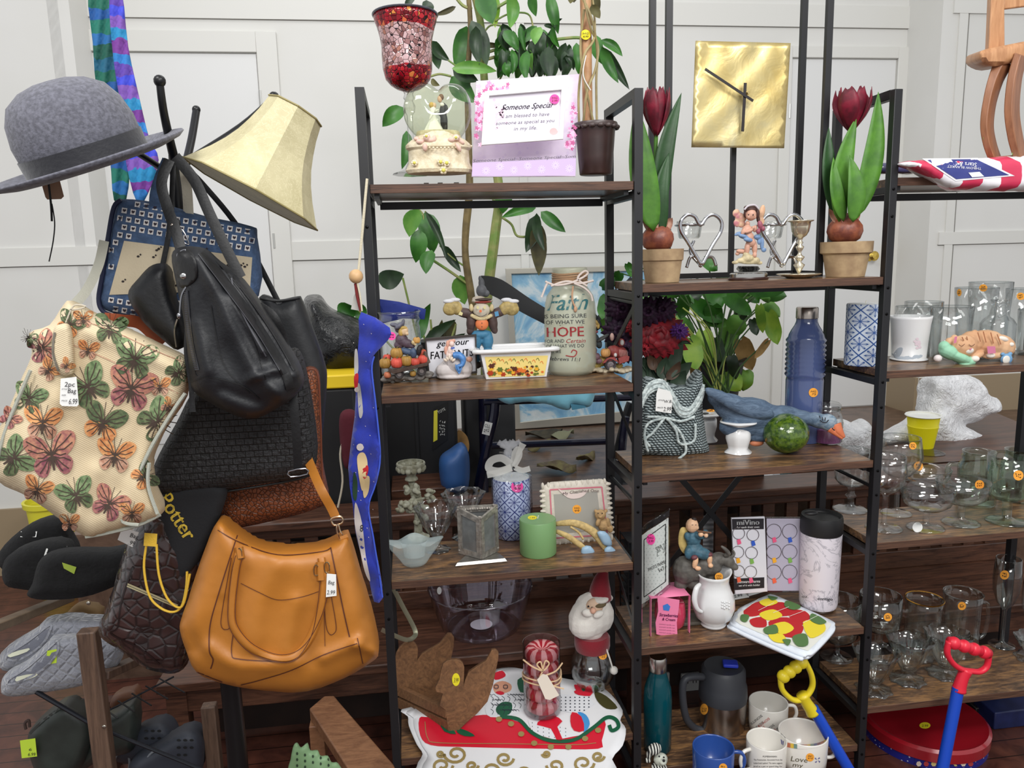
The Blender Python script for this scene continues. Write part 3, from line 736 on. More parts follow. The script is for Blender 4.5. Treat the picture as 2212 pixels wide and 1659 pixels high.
for pts,r in(([(1038,118),(1090,102),(1150,92),(1230,82),(1255,82)],3.4),([(1045,130),(1100,115),(1125,112)],3.5),([(1042,30),(1075,15),(1110,-6)],3.5),([(1020,20),(1000,12),(985,-5)],3.5),([(1070,45),(1100,30),(1140,30),(1152,60),(1160,110),(1170,130)],2),([(1040,80),(1060,55),(1095,60),(1112,80)],2),([(1075,180),(1090,150),(1100,110)],2),([(1085,470),(1105,485),(1118,510),(1150,505),(1158,465)],2.6),([(1085,460),(1070,440),(1058,418)],2),([(935,562),(970,585),(1008,612)],3),([(950,530),(975,555),(1003,575)],2),([(905,452),(915,470),(905,520)],1.6),([(918,456),(950,500),(960,535)],1.6),([(968,130),(985,142),(1000,150)],2),([(930,165),(950,160),(975,165)],2.5)):
 mb=MB();ptube(mb,pts,3.3,r,6);mb.build('branch',STEM,tp)
LV=[((1040,-20),(1064,52),44,0),((1068,-10),(1070,60),30,4),((1104,-12),(1101,63),27,1),((1150,-14),(1158,36),20,0),((1187,-14),(1206,74),25,0),((921,0),(918,34),24,2),((896,-8),(878,26),15,2),((985,14),(937,33),12,3),((1008,56),(984,150),40,0),((934,88),(972,132),22,2),((976,148),(1074,154),28,1),((978,150),(1034,176),28,2),((975,165),(1028,222),42,0),((1018,44),(1052,142),34,2),((1028,56),(1036,140),26,2),((1030,95),(1095,100),12,3),((1108,78),(1150,168),19,1),((1090,62),(1098,110),22,2),((1088,66),(1120,108),26,0),((1160,56),(1108,100),22,0),((1120,100),(1135,160),22,2),((1130,108),(1150,165),30,2),((1150,70),(1212,125),34,2),((1165,62),(1200,115),24,0),((1160,110),(1166,170),28,2),((1185,100),(1188,168),30,2),((1172,96),(1176,165),18,2),((1170,98),(1168,155),16,3),((1222,92),(1212,156),20,2),((1222,120),(1240,152),14,2),((1245,92),(1250,162),22,0),((1288,76),(1302,140),26,0),((1298,86),(1345,122),20,0),((1300,100),(1336,180),24,0),((1308,104),(1360,194),20,2),((1085,118),(1075,170),24,0),((1098,130),(1100,168),18,0),((1112,122),(1116,150),12,2),((1175,54),(1200,65),10,2),((1270,40),(1286,52),12,3),((1232,-20),(1240,6),20,3),((1275,-20),(1294,26),26,3),((872,232),(826,274),34,0),((878,282),(868,366),24,0),((932,170),(950,185),12,3),((940,100),(948,150),22,2),((1196,60),(1215,40),10,2),((903,451),(884,512),36,1),((905,495),(898,568),36,0),((918,458),(936,548),44,0),((933,540),(920,592),30,0),((919,456),(964,558),15,2),((958,530),(996,588),20,2),((994,594),(1004,658),36,1),((1080,408),(1086,462),34,0),((1158,449),(1083,470),20,0),((1168,457),(1222,502),26,0),((1155,466),(1136,546),30,2),((1159,460),(1176,542),20,2),((1157,486),(1164,596),34,3),((1160,480),(1172,560),26,3)]
rd=random.Random(11)
for k in range(34):
 x,y=rd.uniform(1075,1235),rd.uniform(48,120);LV.append(((x,y),(x+rd.uniform(-14,18),y+rd.uniform(38,66)),rd.uniform(13,24),rd.choice((0,2,2,0,2,1))))
by={}
for i,(a,b_,w_,m_)in enumerate(LV):
 by.setdefault(m_,MB());leaf(by[m_],a,b_,w_*1.08,3.26+.05*math.sin(i*1.7),bend=6*math.sin(i*2.3),curl=.02*math.sin(i),fold=.012,tipY=-.03*math.cos(i))
for m_,q in by.items():q.build('foliage',GM[m_],tp,180,label={3:'withered brown leaves'}.get(m_))
pl=thing('potted_plant','low leafy plant with broad dark leaves behind the scarecrow figures','plant',P(960,830,3.0))
by={}
for i,(a,b_,w_,m_)in enumerate([((815,605),(873,592),44,2),((760,660),(735,690),44,0),((772,655),(782,700),30,0),((905,735),(930,655),28,0),((915,745),(985,690),24,2),((940,760),(1005,720),26,2),((935,750),(955,690),20,3),((980,690),(975,750),22,3),((930,745),(965,700),40,3),((985,730),(1010,780),24,2),((1030,720),(1005,770),22,2),((1060,770),(1110,800),30,3)]):
 by.setdefault(m_,MB());leaf(by[m_],a,b_,w_,3.0+.04*math.sin(i),bend=5*math.cos(i),curl=.03)
for m_,q in by.items():q.build('foliage',GM[m_],pl,180)
mb=MB();
for e in((915,725),(930,690),(985,700),(1000,735),(870,600),(770,665)):ptube(mb,[(950,850),(945+(e[0]-945)*.4,780),e],3.0,2.2,6)
mb.build('stem',STEM,pl)
MB().lathe(V((P(950,850,3.0).x,3.02,1.16)),[(.06,0),(.08,.11),(.085,.115),(.07,.11),(.001,.1)],24).build('pot',M((40,40,42),.6),pl)
vp=thing('potted_plant','bushy vining plant with green and yellowing leaves behind the blue bottle','plant',P(1560,870,2.75))
def heart(mb,a,b_,w_,Y,mi=0,curl=.015,ph=0):
 dx,dy=b_[0]-a[0],b_[1]-a[1];L=math.hypot(dx,dy)or 1;nx,ny=-dy/L,dx/L;rows=[];n=9
 for i in range(n+1):
  t=i/n;ww=w_/2*min(1,2.6*(t+.03)**.5*(1-t)**.8*1.02)if t<1 else 0;back=-.1*L*math.exp(-((t)/.12)**2)
  cxx=a[0]+dx*t;cyy=a[1]+dy*t;yy=Y+curl*math.sin(PI*t+ph)
  row=[]
  for s_ in(-1,-.5,0,.5,1):
   bx=dx/L*back*abs(s_);by_=dy/L*back*abs(s_);row.append(P(cxx+nx*ww*s_+bx,cyy+ny*ww*s_+by_,yy-.012*abs(s_)*math.cos(ph)))
  rows.append(row)
 mb.add([q for r_ in rows for q in r_],[(i*5+k,i*5+k+1,(i+1)*5+k+1,(i+1)*5+k)for i in range(n)for k in range(4)],mi)
HV=[((1530,615),(1560,665),46,0),((1560,600),(1580,655),48,0),((1625,625),(1705,618),40,0),((1640,630),(1700,640),34,0),((1590,640),(1650,600),36,1),((1570,640),(1625,680),34,0),((1500,655),(1565,695),38,0),((1480,620),(1500,668),34,0),((1500,605),(1508,650),30,2),((1655,625),(1660,655),30,1),((1655,655),(1685,685),28,1),((1640,660),(1648,720),22,4),((1660,675),(1680,745),36,4),((1575,705),(1570,775),46,1),((1490,730),(1505,800),44,4),((1520,715),(1530,790),40,4),((1460,690),(1500,720),34,1),((1600,690),(1575,720),44,1),((1540,660),(1545,705),40,0),((1600,735),(1625,800),42,5),((1660,735),(1630,775),16,5),((1565,800),(1600,845),44,4),((1610,800),(1605,845),40,4),((1580,770),(1590,820),26,2),((1480,640),(1470,690),30,0),((1610,620),(1640,655),30,0),((1625,690),(1635,725),22,2),((1545,730),(1560,800),30,2),((1530,770),(1545,830),26,2),((1470,760),(1480,800),24,0),((1500,790),(1510,840),24,5),((1340,590),(1320,620),24,0),((1355,570),(1370,600),18,0),((1310,640),(1300,690),30,0),((1300,620),(1330,600),26,0),((1325,690),(1322,740),26,4),((1330,650),(1345,700),28,0),((1305,690),(1312,730),22,1),((1345,640),(1355,615),24,0),((1390,620),(1400,660),26,1),((1520,560),(1550,585),26,0),((1410,610),(1470,640),34,0),((1585,600),(1620,640),40,0),((1600,660),(1600,700),30,2),((1450,725),(1462,760),26,0),((1520,690),(1580,700),26,1)]
by={};brn=MB()
for i,(a,b_,w_,m_)in enumerate(HV):
 by.setdefault(m_,MB());Y_=2.72+.10*math.sin(i*2.1)-(.06 if m_ in(4,5)else 0);heart(by[m_],a,b_,w_,Y_,0,.02,i)
 ptube(brn,[(1555+20*math.sin(i),850),(1555+(a[0]-1555)*.4,a[1]+60),a],Y_+.02,1.6,5,0,3)
for m_,q in by.items():q.build('foliage',GM[m_],vp,180,label={4:'yellow green leaves',5:'dry tan leaves'}.get(m_))
brn.build('stem',M((60,90,40),.6),vp)
mb=MB()
for k,(a,m_,b_)in enumerate((((1455,680),(1505,740),(1545,840)),((1460,690),(1515,755),(1550,840)),((1475,665),(1530,720),(1555,840)),((1480,700),(1530,770),(1556,840)),((1555,850),(1565,780),(1570,770)),((1490,665),(1540,730),(1548,840)))):ptube(mb,[a,m_,b_],2.6,1.6,5,0,6)
mb.build('grass_blade',M((168,180,90),.5),vp,kind='stuff')
c=V((P(1555,850,2.75).x,2.78,.98));MB().lathe(c,[(.07,0),(.10,.2),(.11,.21),(.09,.205),(.001,.18)],24).build('pot',M((34,34,36),.5),vp)
MB().box(c+V((0,0,-.19)),(.3,.22,.38)).build('plant_stand',WD,None,loc=(c.x,c.y,.6));tag(bpy.data.objects['plant_stand'],'dark stand carrying the vining plant behind the blue goose','stand')
#  coat rack with hats and bags
def rot(ry,rx=0,rz=0):return Matrix.Rotation(math.radians(rz),3,'Z')@Matrix.Rotation(math.radians(ry),3,'Y')@Matrix.Rotation(math.radians(rx),3,'X')
IRON=M((24,24,26),.35,.3,name='black_iron')
rk=thing('coat_rack','black metal coat rack with ball-tipped arms holding all the bags','coat rack',G(515,1640,0))
mb=MB();ptube(mb,[(374,335),(392,500),(500,1500),(516,1700)],1.62,[10,12,24,26],12,0,4);mb.build('pole',IRON,rk)
for pts,r,br in(([(345,178,-.1),(355,250,-.08),(378,350,0)],[8,9,11],13),([(424,240,.1),(414,300,.05),(402,352,0)],8,9),([(592,212,.14),(520,275,.08),(400,352,0)],8,11),([(230,290,.03),(300,332,.02),(362,372,0)],7,9)):
 mb=MB();ptube(mb,pts,1.58,r,12);a=pts[0];bl(mb,a[0],a[1]-3,br,br,1.58+a[2]);mb.build('arm',IRON,rk)
MB().lathe((P(516,1700,1.62).x,1.62,0),[(.16,0),(.16,.015),(.05,.04),(.03,.07)],32).build('base',IRON,rk)
FELT=M((108,108,119),.95,0,.4,150,bump=.5,bs=260,sheen=.15,name='grey_felt')
hc=P(193,350,1.42);s_=dep(hc)/F;T=rot(-16,15)
hat=thing('felt_hat','grey wool felt hat with a black band perched on the coat rack','hat',hc)
mb=MB();pf_=[(.1,170),(34,168),(66,160),(98,140),(116,108),(125,66),(124,34),(119,4),(124,-6),(160,-10),(196,-2),(208,6),(206,10),(190,4),(160,-5),(126,-1)]
mb.lathe(hc,[(r*s_,z*s_)for r,z in pf_],64,0,T,sy=1.06)
mb.build('crown_and_brim',FELT,hat,180)
mb=MB();mb.lathe(hc,[(r*s_,z*s_)for r,z in((124,-3),(123,8),(125.5,36),(127,38),(126,10),(127,-2))],64,0,T,sy=1.06);mb.build('hat_band',M((34,34,40),.55,bump=.4,bs=120,sheen=.3),hat,60)
mb=MB();slab(mb,[(88,392),(128,386),(138,424),(132,430),(102,431),(98,426)],1.45,.001);mb.build('paper_tag',M((150,118,96),.8),hat)
mb=MB();ptube(mb,[(104,388),(110,440),(112,478)],1.44,2.4,6);ptube(mb,[(112,440),(118,480),(115,520),(106,565)],1.44,1.4,6);mb.build('cord',M((20,20,22),.7),hat)
def parch():
 b=NB('parchment');vec=b.coord();n=b.noise(vec,12,5,.6,.6);n2=b.noise(vec,26,6,.7,3.0)
 c=b.ramp(n,[(.3,lin((176,166,126))),(.7,lin((206,197,158)))]);v_=b.f('LESS_THAN',b.f('ABSOLUTE',b.f('SUBTRACT',n2,.5)),.006)
 b.base(b.mix(b.f('MULTIPLY',v_,.6),c,lin((240,232,196))));b.bump(n2,.15,.002);return b.pr(.5,sub=0)if False else b.pr(.5)
lc=P(545,421,1.5);s_=dep(lc)/F;T=rot(29.5,-6)
ls=thing('lamp_shade','tilted beige parchment bell lamp shade hung on a coat rack arm','lamp shade',lc)
rs=[(152,0),(136,22),(116,50),(98,80),(84,110),(74,140),(66,170),(60,205)]
mb=MB();mb.lathe(lc,[(r*s_,z*s_)for r,z in rs]+[((r-2.5)*s_,z*s_)for r,z in reversed(rs)]+[(152*s_,0)],8,0,T,ph=.2)
mb.build('shade',parch(),ls,0)
mb=MB()
for r,z in((153,0),(61,205)):mb.tube([lc+T@V((r*s_*math.cos(k*PI/4+.2),r*s_*math.sin(k*PI/4+.2),z*s_))for k in range(8)],.0018,6,0,True)
mb.build('trim_edge',M((150,138,90),.6),ls)
def stripes(cols,sc,name,ax=1):
 b=NB(name);tc=b.n('ShaderNodeTexCoord');sp=b.n('ShaderNodeSeparateXYZ');b.l(tc.outputs['UV'],sp.inputs[0]);n=b.noise(tc.outputs['UV'],3,2)
 f=b.f('FRACT',b.f('ADD',b.f('MULTIPLY',sp.outputs[ax],sc),b.f('MULTIPLY',n,.25)));r=b.n('ShaderNodeValToRGB');b.l(f,r.inputs[0]);r.color_ramp.interpolation='CONSTANT';e=r.color_ramp.elements
 while len(e)<len(cols):e.new(.5)
 for i,c in enumerate(cols):e[i].position=i/len(cols);e[i].color=lin(c)
 b.base(r.outputs[0]);b.bump(b.noise(b.coord(),90,2),.2,.001);return b.pr(.7)
fold=lambda k,a:(lambda x,y:a*math.sin((x+y*.12)*k))
mb=MB();slab(mb,cr([(190,-15),(222,-18),(238,-15),(246,120),(262,200),(280,330),(272,430),(246,432),(236,330),(208,190),(200,90)],3,True),1.85,.006,0,10,8,fold(.25,.006))
tag(mb.build('scarf',stripes([(20,92,120),(16,96,78),(24,84,150),(18,108,92),(28,100,160),(14,84,70)],0.62,'teal_stripes'),None,180,loc=P(220,0,1.85)),'teal green and blue striped scarf, the left one of the hanging scarves','scarf')
mb=MB();slab(mb,cr([(236,-15),(262,-18),(276,100),(300,210),(322,300),(342,345),(318,420),(296,438),(272,350),(262,240),(244,120)],3,True),1.80,.006,0,10,8,fold(.3,.006))
tag(mb.build('scarf',stripes([(110,50,140),(40,120,190),(90,60,160),(60,70,200),(120,80,170),(30,130,180)],0.66,'violet_stripes'),None,180,loc=P(250,0,1.8)),'purple and bright blue striped scarf, the right one of the hanging scarves','scarf')
def vor_mat(name,c1,c2,sc,rough,strength=.6,dist=.004,metric='F1',coat=0):
 b=NB(name);vec=b.coord();v_=b.n('ShaderNodeTexVoronoi',feature='DISTANCE_TO_EDGE');b.l(vec,v_.inputs['Vector']);v_.inputs['Scale'].default_value=sc
 m_=b.f('MINIMUM',b.f('MULTIPLY',v_.outputs[0],7),1.0);n=b.noise(vec,8,4)
 b.base(b.mix(m_,lin(tuple(x*.55 for x in c1)),b.ramp(n,[(.3,lin(c1)),(.7,lin(c2))])));b.bump(m_,strength,dist)
 if coat:b.b.inputs['Coat Weight'].default_value=coat
 return b.pr(rough)
BS=planeF
DEN=M((74,98,134),.85,0,.35,70,bump=.6,bs=240,name='denim')
db=thing('quilted_bag','square blue denim bag covered in small white heart squares','bag',P(380,350,1.55))
out=[(252,440),(268,430),(340,438),(440,466),(540,488),(553,512),(556,640),(440,695),(310,692),(228,670),(214,648),(222,590),(238,500)]
mb=MB();slab(mb,cr(out,3,True),1.55,.03,.025,30,12);Fb=surfF(mb)
mb.build('bag_body',DEN,db,180)
hb=MB();DARKB=0
def heartsq(cx,cy,sz,a):
 ca,sa=math.cos(a),math.sin(a)
 patch(hb,Fb,[(cx+(u*ca-v_*sa)*sz,cy+(u*sa+v_*ca)*sz)for u,v_ in((-.5,-.5),(.5,-.5),(.5,.5),(-.5,.5))],0,60,.0015)
 h=[(0,.3),(-.32,-.02),(-.28,-.26),(-.1,-.28),(0,-.14),(.1,-.28),(.28,-.26),(.32,-.02)]
 patch(hb,Fb,[(cx+(u*ca-v_*sa)*sz,cy+(u*sa+v_*ca)*sz)for u,v_ in h],1,60,.0028)
po=np.array(cr(out,3,True));bp_=[(268,520),(545,556),(540,626),(236,637)];bpn=np.array(bp_,float)
for j in range(14):
 for i in range(20):
  x=240+i*19+(j%2)*9.5;y=432+j*18+(x-240)*.17;q=np.array([[x,y]])
  if inside(q,po)[0]and edist(q,po)[0]>9 and not(inside(q,bpn)[0]or edist(q,bpn)[0]<10):heartsq(x,y,11.5,.15)
hb.build('heart_patches',[M((222,218,216),.8),M((44,34,48),.8)],db,kind='stuff')
mb=MB();patch(mb,Fb,bp_,0,14,.002)
rd=random.Random(3)
for k in range(34):
 x=rd.uniform(262,530);y=rd.uniform(535,622)
 patch(mb,Fb,[(x+3.4*math.cos(a),y+2.4*math.sin(a))for a in(0,1,2,3,4,5)],1,9,.003);patch(mb,Fb,[(x+5+2.4*math.cos(a),y-4+2.4*math.sin(a))for a in(0,1.5,3,4.5)],1,9,.003)
mb.build('beige_panel',[M((196,182,156),.85,bump=.3,bs=200),M((44,36,36),.8)],db)
mb=MB();ptube(mb,[(262,432),(246,448),(234,510),(222,590),(213,645),(222,672),(250,684)],1.525,5,8);mb.build('zipper_edge',M((34,40,70),.7),db)
mb=MB();strap(mb,[(362,345),(345,385),(334,430),(338,500)],1.52,24,.003);mb.build('handle',DEN,db)
mb=MB();strap(mb,[(396,352),(404,410),(408,475)],1.53,22,.003);mb.build('webbing',M((190,184,168),.85,bump=.5,bs=200),db)
LEA=M((26,27,31),.5,0,.25,20,bump=.35,bs=130,name='black_leather',spec=.5);LEA2=M((15,15,17),.5,bump=.3,bs=120)
CHR=M((150,150,155),.2,1,name='gunmetal')
def bagthing(name,label,loc,outl,Y,t,B,D,mat,step=11,crum=0,k=4,yf=None,seed=0,cat='bag'):
 th=thing(name,label,cat,loc);mb=MB();slab(mb,cr(outl,k,True),Y,t,B,D,step,yf)
 if crum:crumple(mb,crum,14,seed)
 f=surfF(mb);mb.build('bag_body',mat,th,180);return th,f
wr=lambda a,kx,ky:(lambda x,y:a*math.sin(x*kx+y*ky)+a*.6*math.sin(x*ky*1.7-y*kx*.8+1))
lb_,Fl=bagthing('leather_handbag','large black leather handbag with a side zip, foremost of the hanging black bags',P(385,340,1.36),[(372,552),(392,534),(432,536),(468,566),(520,606),(575,680),(622,755),(650,810),(646,846),(600,882),(535,905),(450,868),(412,834),(404,760),(396,690),(382,620)],1.36,.07,.045,50,LEA,8,.0015,yf=ridge([([(430,560),(480,660),(540,790),(600,850)],.014,16),([(470,580),(560,700),(620,800)],-.012,12),([(420,700),(450,800)],.006,14),([(540,820),(600,800),(640,810)],.012,9),([(480,840),(560,870)],-.008,12),([(500,640),(570,760)],.01,10)],wr(.002,.05,-.03)))
mb=MB()
for pts,w_ in(([(404,640),(412,720),(420,800),(425,812)],2),([(412,826),(450,815),(520,832),(560,862)],2.5),([(455,660),(470,740),(490,800),(540,850)],2),([(450,560),(500,640),(545,730),(575,820)],1.6),([(490,590),(560,690),(610,790)],1.6)):stroke(mb,Fl,cr(pts,6),w_,0,.0015)
mb.build('seam',M((12,12,14),.6),lb_)
mb=MB();strapF(mb,Fl,[(402,628),(407,690),(413,740),(426,800)],9,.0015)
for i in range(44):
 t=i/43;q=Fl(402+20*t*t+4*t,630+168*t,.0022);q and mb.box(q,(.0075,.002,.0016))
mb.build('zipper',M((84,84,88),.3,.9),lb_)
mb=MB();ptube(mb,[(402,620,0),(392,640,0),(388,680,0)],1.285,2.2,6);bl(mb,387,682,5,7,1.285);mb.build('zip_pull',CHR,lb_)
mb=MB();patch(mb,Fl,cr([(378,556),(392,540),(416,545),(424,600),(392,622),(384,600)],4,True),0,6,.003);o=mb.build('side_patch',LEA2,lb_,180);md=o.modifiers.new('t','SOLIDIFY');md.thickness=.003
mb=MB();strapF(mb,Fl,[(436,545),(500,628),(560,710),(612,795),(628,840)],20,.004);strapF(mb,Fl,[(452,545),(520,620),(590,720),(636,800)],6,.002);mb.build('front_strap',LEA2,lb_)
mb=MB();stroke(mb,Fl,cr([(428,548),(492,632),(552,714),(604,800)],5),1.2,0,.0052);stroke(mb,Fl,cr([(500,600),(508,640),(530,690),(575,770)],5),3,0,.002);mb.build('stitching',M((70,70,76),.6),lb_)
mb=MB();q=Fl(397,596,.004);mb.ball(q,(.006,.003,.005));mb.build('rivet',M((190,190,190),.2,1),lb_)
mb=MB();ptube(mb,[(388,545),(400,540),(408,552),(402,566),(388,564),(383,552)],1.30,2,8,0,4,True);mb.build('ring',CHR,lb_)
for pts,w_ in(([(366,345,0),(349,395,-.02),(362,450,-.03),(380,500,-.05),(392,545,-.07)],24),([(378,338,0),(420,390,0),(452,460,-.02),(485,530,-.04),(520,600,-.06)],24),([(430,552,-.07),(500,628,-.07),(560,710,-.075),(615,800,-.07),(634,850,-.06)],20),([(560,660,-.02),(595,690,-.03),(618,760,-.02),(632,850,-.05),(640,940,-.05),(644,1015,-.04)],19)):
 mb=MB();strap(mb,pts,1.40,w_,.004);mb.build('strap',LEA2,lb_)
mb=MB();ptube(mb,[(624,1018),(660,1012),(664,1024),(628,1030)],1.352,2,8,0,2,True);mb.build('buckle',CHR,lb_)
mb=MB();bl(mb,376,482,14,12,1.375,6);bl(mb,372,486,4,4,1.355,3,0,1);mb.build('strap_stud',[LEA2,M((160,150,140),.25,1)],lb_)
mb=MB();ptube(mb,[(392,495),(402,510),(408,528),(398,524),(388,508)],1.35,2,8,0,3,True);mb.build('ring',CHR,lb_)
mb=MB();strap(mb,[(405,690),(402,760),(412,830),(416,890)],1.33,[8,10,10,14],.003);mb.build('tassel',LEA2,lb_)
pb_,Fp2=bagthing('leather_pouch','smaller plain black leather bag left behind the large black handbag',P(340,570,1.44),[(276,638),(300,600),(330,572),(362,576),(376,640),(404,720),(384,756),(345,728),(305,690)],1.45,.03,.035,30,LEA,9)
mb=MB();strap(mb,[(384,690),(378,715),(382,750)],1.40,6,.003);mb.build('zipper',CHR,pb_)
mb=MB();strap(mb,[(350,580,0),(368,480,0),(374,350,.03)],1.5,12,.003);mb.build('strap',LEA2,pb_)
kb,Fk=bagthing('tote_bag','plain matte black open tote bag at the right rear of the coat rack',P(480,380,1.72),[(560,642),(600,648),(640,641),(650,648),(672,705),(698,780),(704,830),(692,960),(670,1010),(620,1000),(590,860),(570,740)],1.70,.05,.03,40,M((27,28,31),.5,bump=.2,bs=120))
mb=MB();ptube(mb,[(562,645),(600,651),(648,644)],1.66,2.5,8);mb.build('rim',M((16,16,18),.5),kb)
mb=MB();strap(mb,[(600,650),(520,500,0),(440,400,-.03),(385,345,-.08)],1.70,12,.003);mb.build('strap',LEA2,kb)
def weave(name,c1,c2,sc,rough=.6):
 b=NB(name);vec=b.coord();mp=b.n('ShaderNodeMapping');b.l(vec,mp.inputs[0]);mp.inputs['Rotation'].default_value=(PI/2,.05,0)
 br=b.n('ShaderNodeTexBrick');b.l(mp.outputs[0],br.inputs[0]);br.inputs['Scale'].default_value=sc;br.inputs['Mortar Size'].default_value=.03;br.inputs['Mortar Smooth'].default_value=1;br.inputs['Brick Width'].default_value=.55;br.inputs['Row Height'].default_value=.42
 h=b.f('SUBTRACT',1.0,br.outputs['Fac']);n=b.noise(vec,160,3)
 b.base(b.mix(br.outputs['Fac'],b.ramp(n,[(.35,lin(c1)),(.7,lin(c2))]),lin((8,8,9))));b.bump(b.f('ADD',b.f('MULTIPLY',h,1),b.f('MULTIPLY',n,.5)),1.0,.006);return b.pr(rough)
wb_,Fw_=bagthing('woven_bag','black woven straw-look handbag below the large black leather bag',P(500,760,1.5),[(598,765),(640,757),(662,820),(682,950),(676,1010),(640,1034),(560,1046),(440,1066),(350,1072),(326,1050),(335,1000),(380,915),(430,830),(520,790)],1.52,.06,.03,30,weave('black_weave',(14,14,16),(40,40,43),34),10)
mb=MB();ptube(mb,[(662,820),(682,950),(676,1010),(640,1036),(440,1068),(345,1072)],1.50,3,8);mb.build('piping',LEA2,wb_)
CG=vor_mat('cognac_croc',(120,62,34),(150,84,50),120,.4,.5,.002)
cb_,Fc=bagthing('crocodile_bag','cognac brown reptile-embossed handbag behind the woven black bag',P(600,800,1.6),[(648,806),(684,804),(690,880),(694,1000),(708,1080),(690,1096),(620,1118),(500,1142),(478,1122),(482,1050),(560,1000),(640,900)],1.62,.06,.02,24,CG,11)
mb=MB();ptube(mb,[(650,806),(684,804),(692,900),(695,1000),(700,1085)],1.575,2,6);mb.build('piping',M((110,54,30),.5),cb_)
mb=MB();strap(mb,[(225,688,-.05),(262,692,-.03),(305,700),(350,745)],1.5,26,.004);mb.build('handle',M((176,92,60),.5),cb_)
def tap():
 b=NB('tapestry_cloth');vec=b.coord();w_=b.n('ShaderNodeTexWave',bands_direction='Z');mp=b.n('ShaderNodeMapping');mp.inputs['Rotation'].default_value=(0,.4,0);b.l(vec,mp.inputs[0]);b.l(mp.outputs[0],w_.inputs[0]);w_.inputs['Scale'].default_value=110
 n=b.noise(vec,6,4);b.base(b.mix(b.f('MULTIPLY',w_.outputs[0],.3),b.ramp(n,[(.3,lin((206,186,150))),(.7,lin((226,210,178)))]),lin((186,164,128))));b.bump(w_.outputs[0],.4,.001);return b.pr(.9)
tl,Ft=bagthing('tapestry_tote','large beige tapestry tote bag woven with colourful butterflies, hanging leftmost',P(180,650,1.38),[(140,656),(150,652),(185,672),(265,712),(345,748),(396,774),(402,800),(396,860),(352,930),(322,1000),(330,1060),(346,1112),(300,1134),(230,1152),(185,1160),(120,1116),(60,1072),(-10,1036),(-12,955),(20,880),(50,810),(66,760),(62,718),(108,700)],1.38,.05,.035,40,tap(),9,.0025,3,ridge([([(120,870),(60,960),(20,1010)],.012,30),([(190,720),(300,760),(390,800)],.006,14),([(200,1020),(160,1120)],.01,24),([(330,860),(300,960),(260,1060)],-.008,20),([(80,760),(60,860)],-.01,14)],wr(.003,.03,.02)))
def butterfly(mb,Fn,cx,cy,sz,rot_,ci):
 ca,sa=math.cos(math.radians(rot_)),math.sin(math.radians(rot_));tr=lambda p_:(cx+(p_[0]*ca-p_[1]*sa)*sz,cy+(p_[0]*sa+p_[1]*ca)*sz)
 up=[(0,-.05),(.15,-.5),(.45,-.72),(.8,-.62),(.78,-.3),(.5,.02),(.08,.05)];lo=[(.05,.02),(.45,.02),(.62,.25),(.5,.55),(.28,.62),(.1,.35)]
 rd=random.Random(int(cx*7+cy))
 for sg in(1,-1):
  for w_,mi in((up,ci),(lo,ci+1)):
   patch(mb,Fn,[tr(p_)for p_ in cr([(x*sg,y)for x,y in w_],3,True)],mi,sz*.35,.0022)
   for k in range(4):
    a,b_=w_[0],w_[2+k%4];stroke(mb,Fn,[tr((sg*(a[0]+(b_[0]-a[0])*t*.9),a[1]+(b_[1]-a[1])*t*.9+.04*math.sin(9*t+k)))for t in(0,.3,.6,1)],sz*.035,6,.003)
 stroke(mb,Fn,[tr((0,-.2)),tr((0,.1)),tr((0,.45))],sz*.1,6,.003,True)
 for sg in(1,-1):stroke(mb,Fn,[tr((0,-.2)),tr((sg*.1,-.5)),tr((sg*.16,-.8))],sz*.025,6,.003)
BFM=[M((150,92,92),.9,0,.4,130,col2=(196,140,112)),M((128,70,82),.9,0,.4,130,col2=(176,120,110)),M((86,108,72),.9,0,.4,130,col2=(132,150,108)),M((72,88,60),.9,0,.4,130,col2=(110,120,84)),M((190,118,70),.9,0,.4,130,col2=(216,160,106)),M((200,160,136),.9,0,.4,130,col2=(170,120,96)),M((70,56,48),.9)]
mb=MB()
for cx,cy,sz,r_,ci in((283,842,58,15,0),(192,838,55,-35,2),(92,915,46,5,4),(112,985,62,-10,0),(222,915,52,20,3),(290,778,52,15,2),(338,912,52,60,2),(248,986,46,10,4),(238,712,40,10,2),(190,757,26,10,4),(28,990,48,60,2),(90,752,40,70,0),(150,702,34,30,3),(62,862,40,20,2),(384,806,34,60,2),(20,905,26,40,0),(165,1072,46,-20,2),(235,1090,44,30,0),(285,1110,30,0,4),(80,1060,36,20,4),(345,836,26,0,4),(310,1030,34,60,3),(365,880,22,40,4),(180,690,24,0,4),(60,730,22,30,2),(105,800,28,40,4),(150,1130,24,0,4)):butterfly(mb,Ft,cx,cy,sz*1.12,r_,ci)
for pts in([(150,742),(230,775),(300,808),(385,850)],[(175,690),(260,722),(330,755),(392,780)]):stroke(mb,Ft,cr(pts,4),1.6,5,.0015)
mb.build('woven_butterflies',BFM,tl,kind='stuff')
mb=MB()
for pts in([(300,1134),(262,1120),(292,1040),(330,960),(372,890),(400,850)],[(66,800),(40,860),(12,930),(-8,1000)],[(340,1110),(320,1050),(322,1000)]):ptube(mb,pts,1.325,4,6)
ptube(mb,[(185,1160),(230,1152),(300,1134),(346,1112)],1.345,4,6);mb.build('piping',M((170,172,160),.9,bump=.4,bs=200),tl)
mb=MB();strap(mb,[(225,520,.12),(212,575,.1),(185,630,.03),(150,668,-.02)],1.40,22,.003);mb.build('handle',M((188,186,172),.9,bump=.5,bs=220),tl)
mb=MB();slab(mb,cr([(116,712),(132,700),(146,702),(154,726),(158,800),(148,812),(128,806),(112,770)],4,True),1.31,.012,.008,10,7);Fq=surfF(mb)
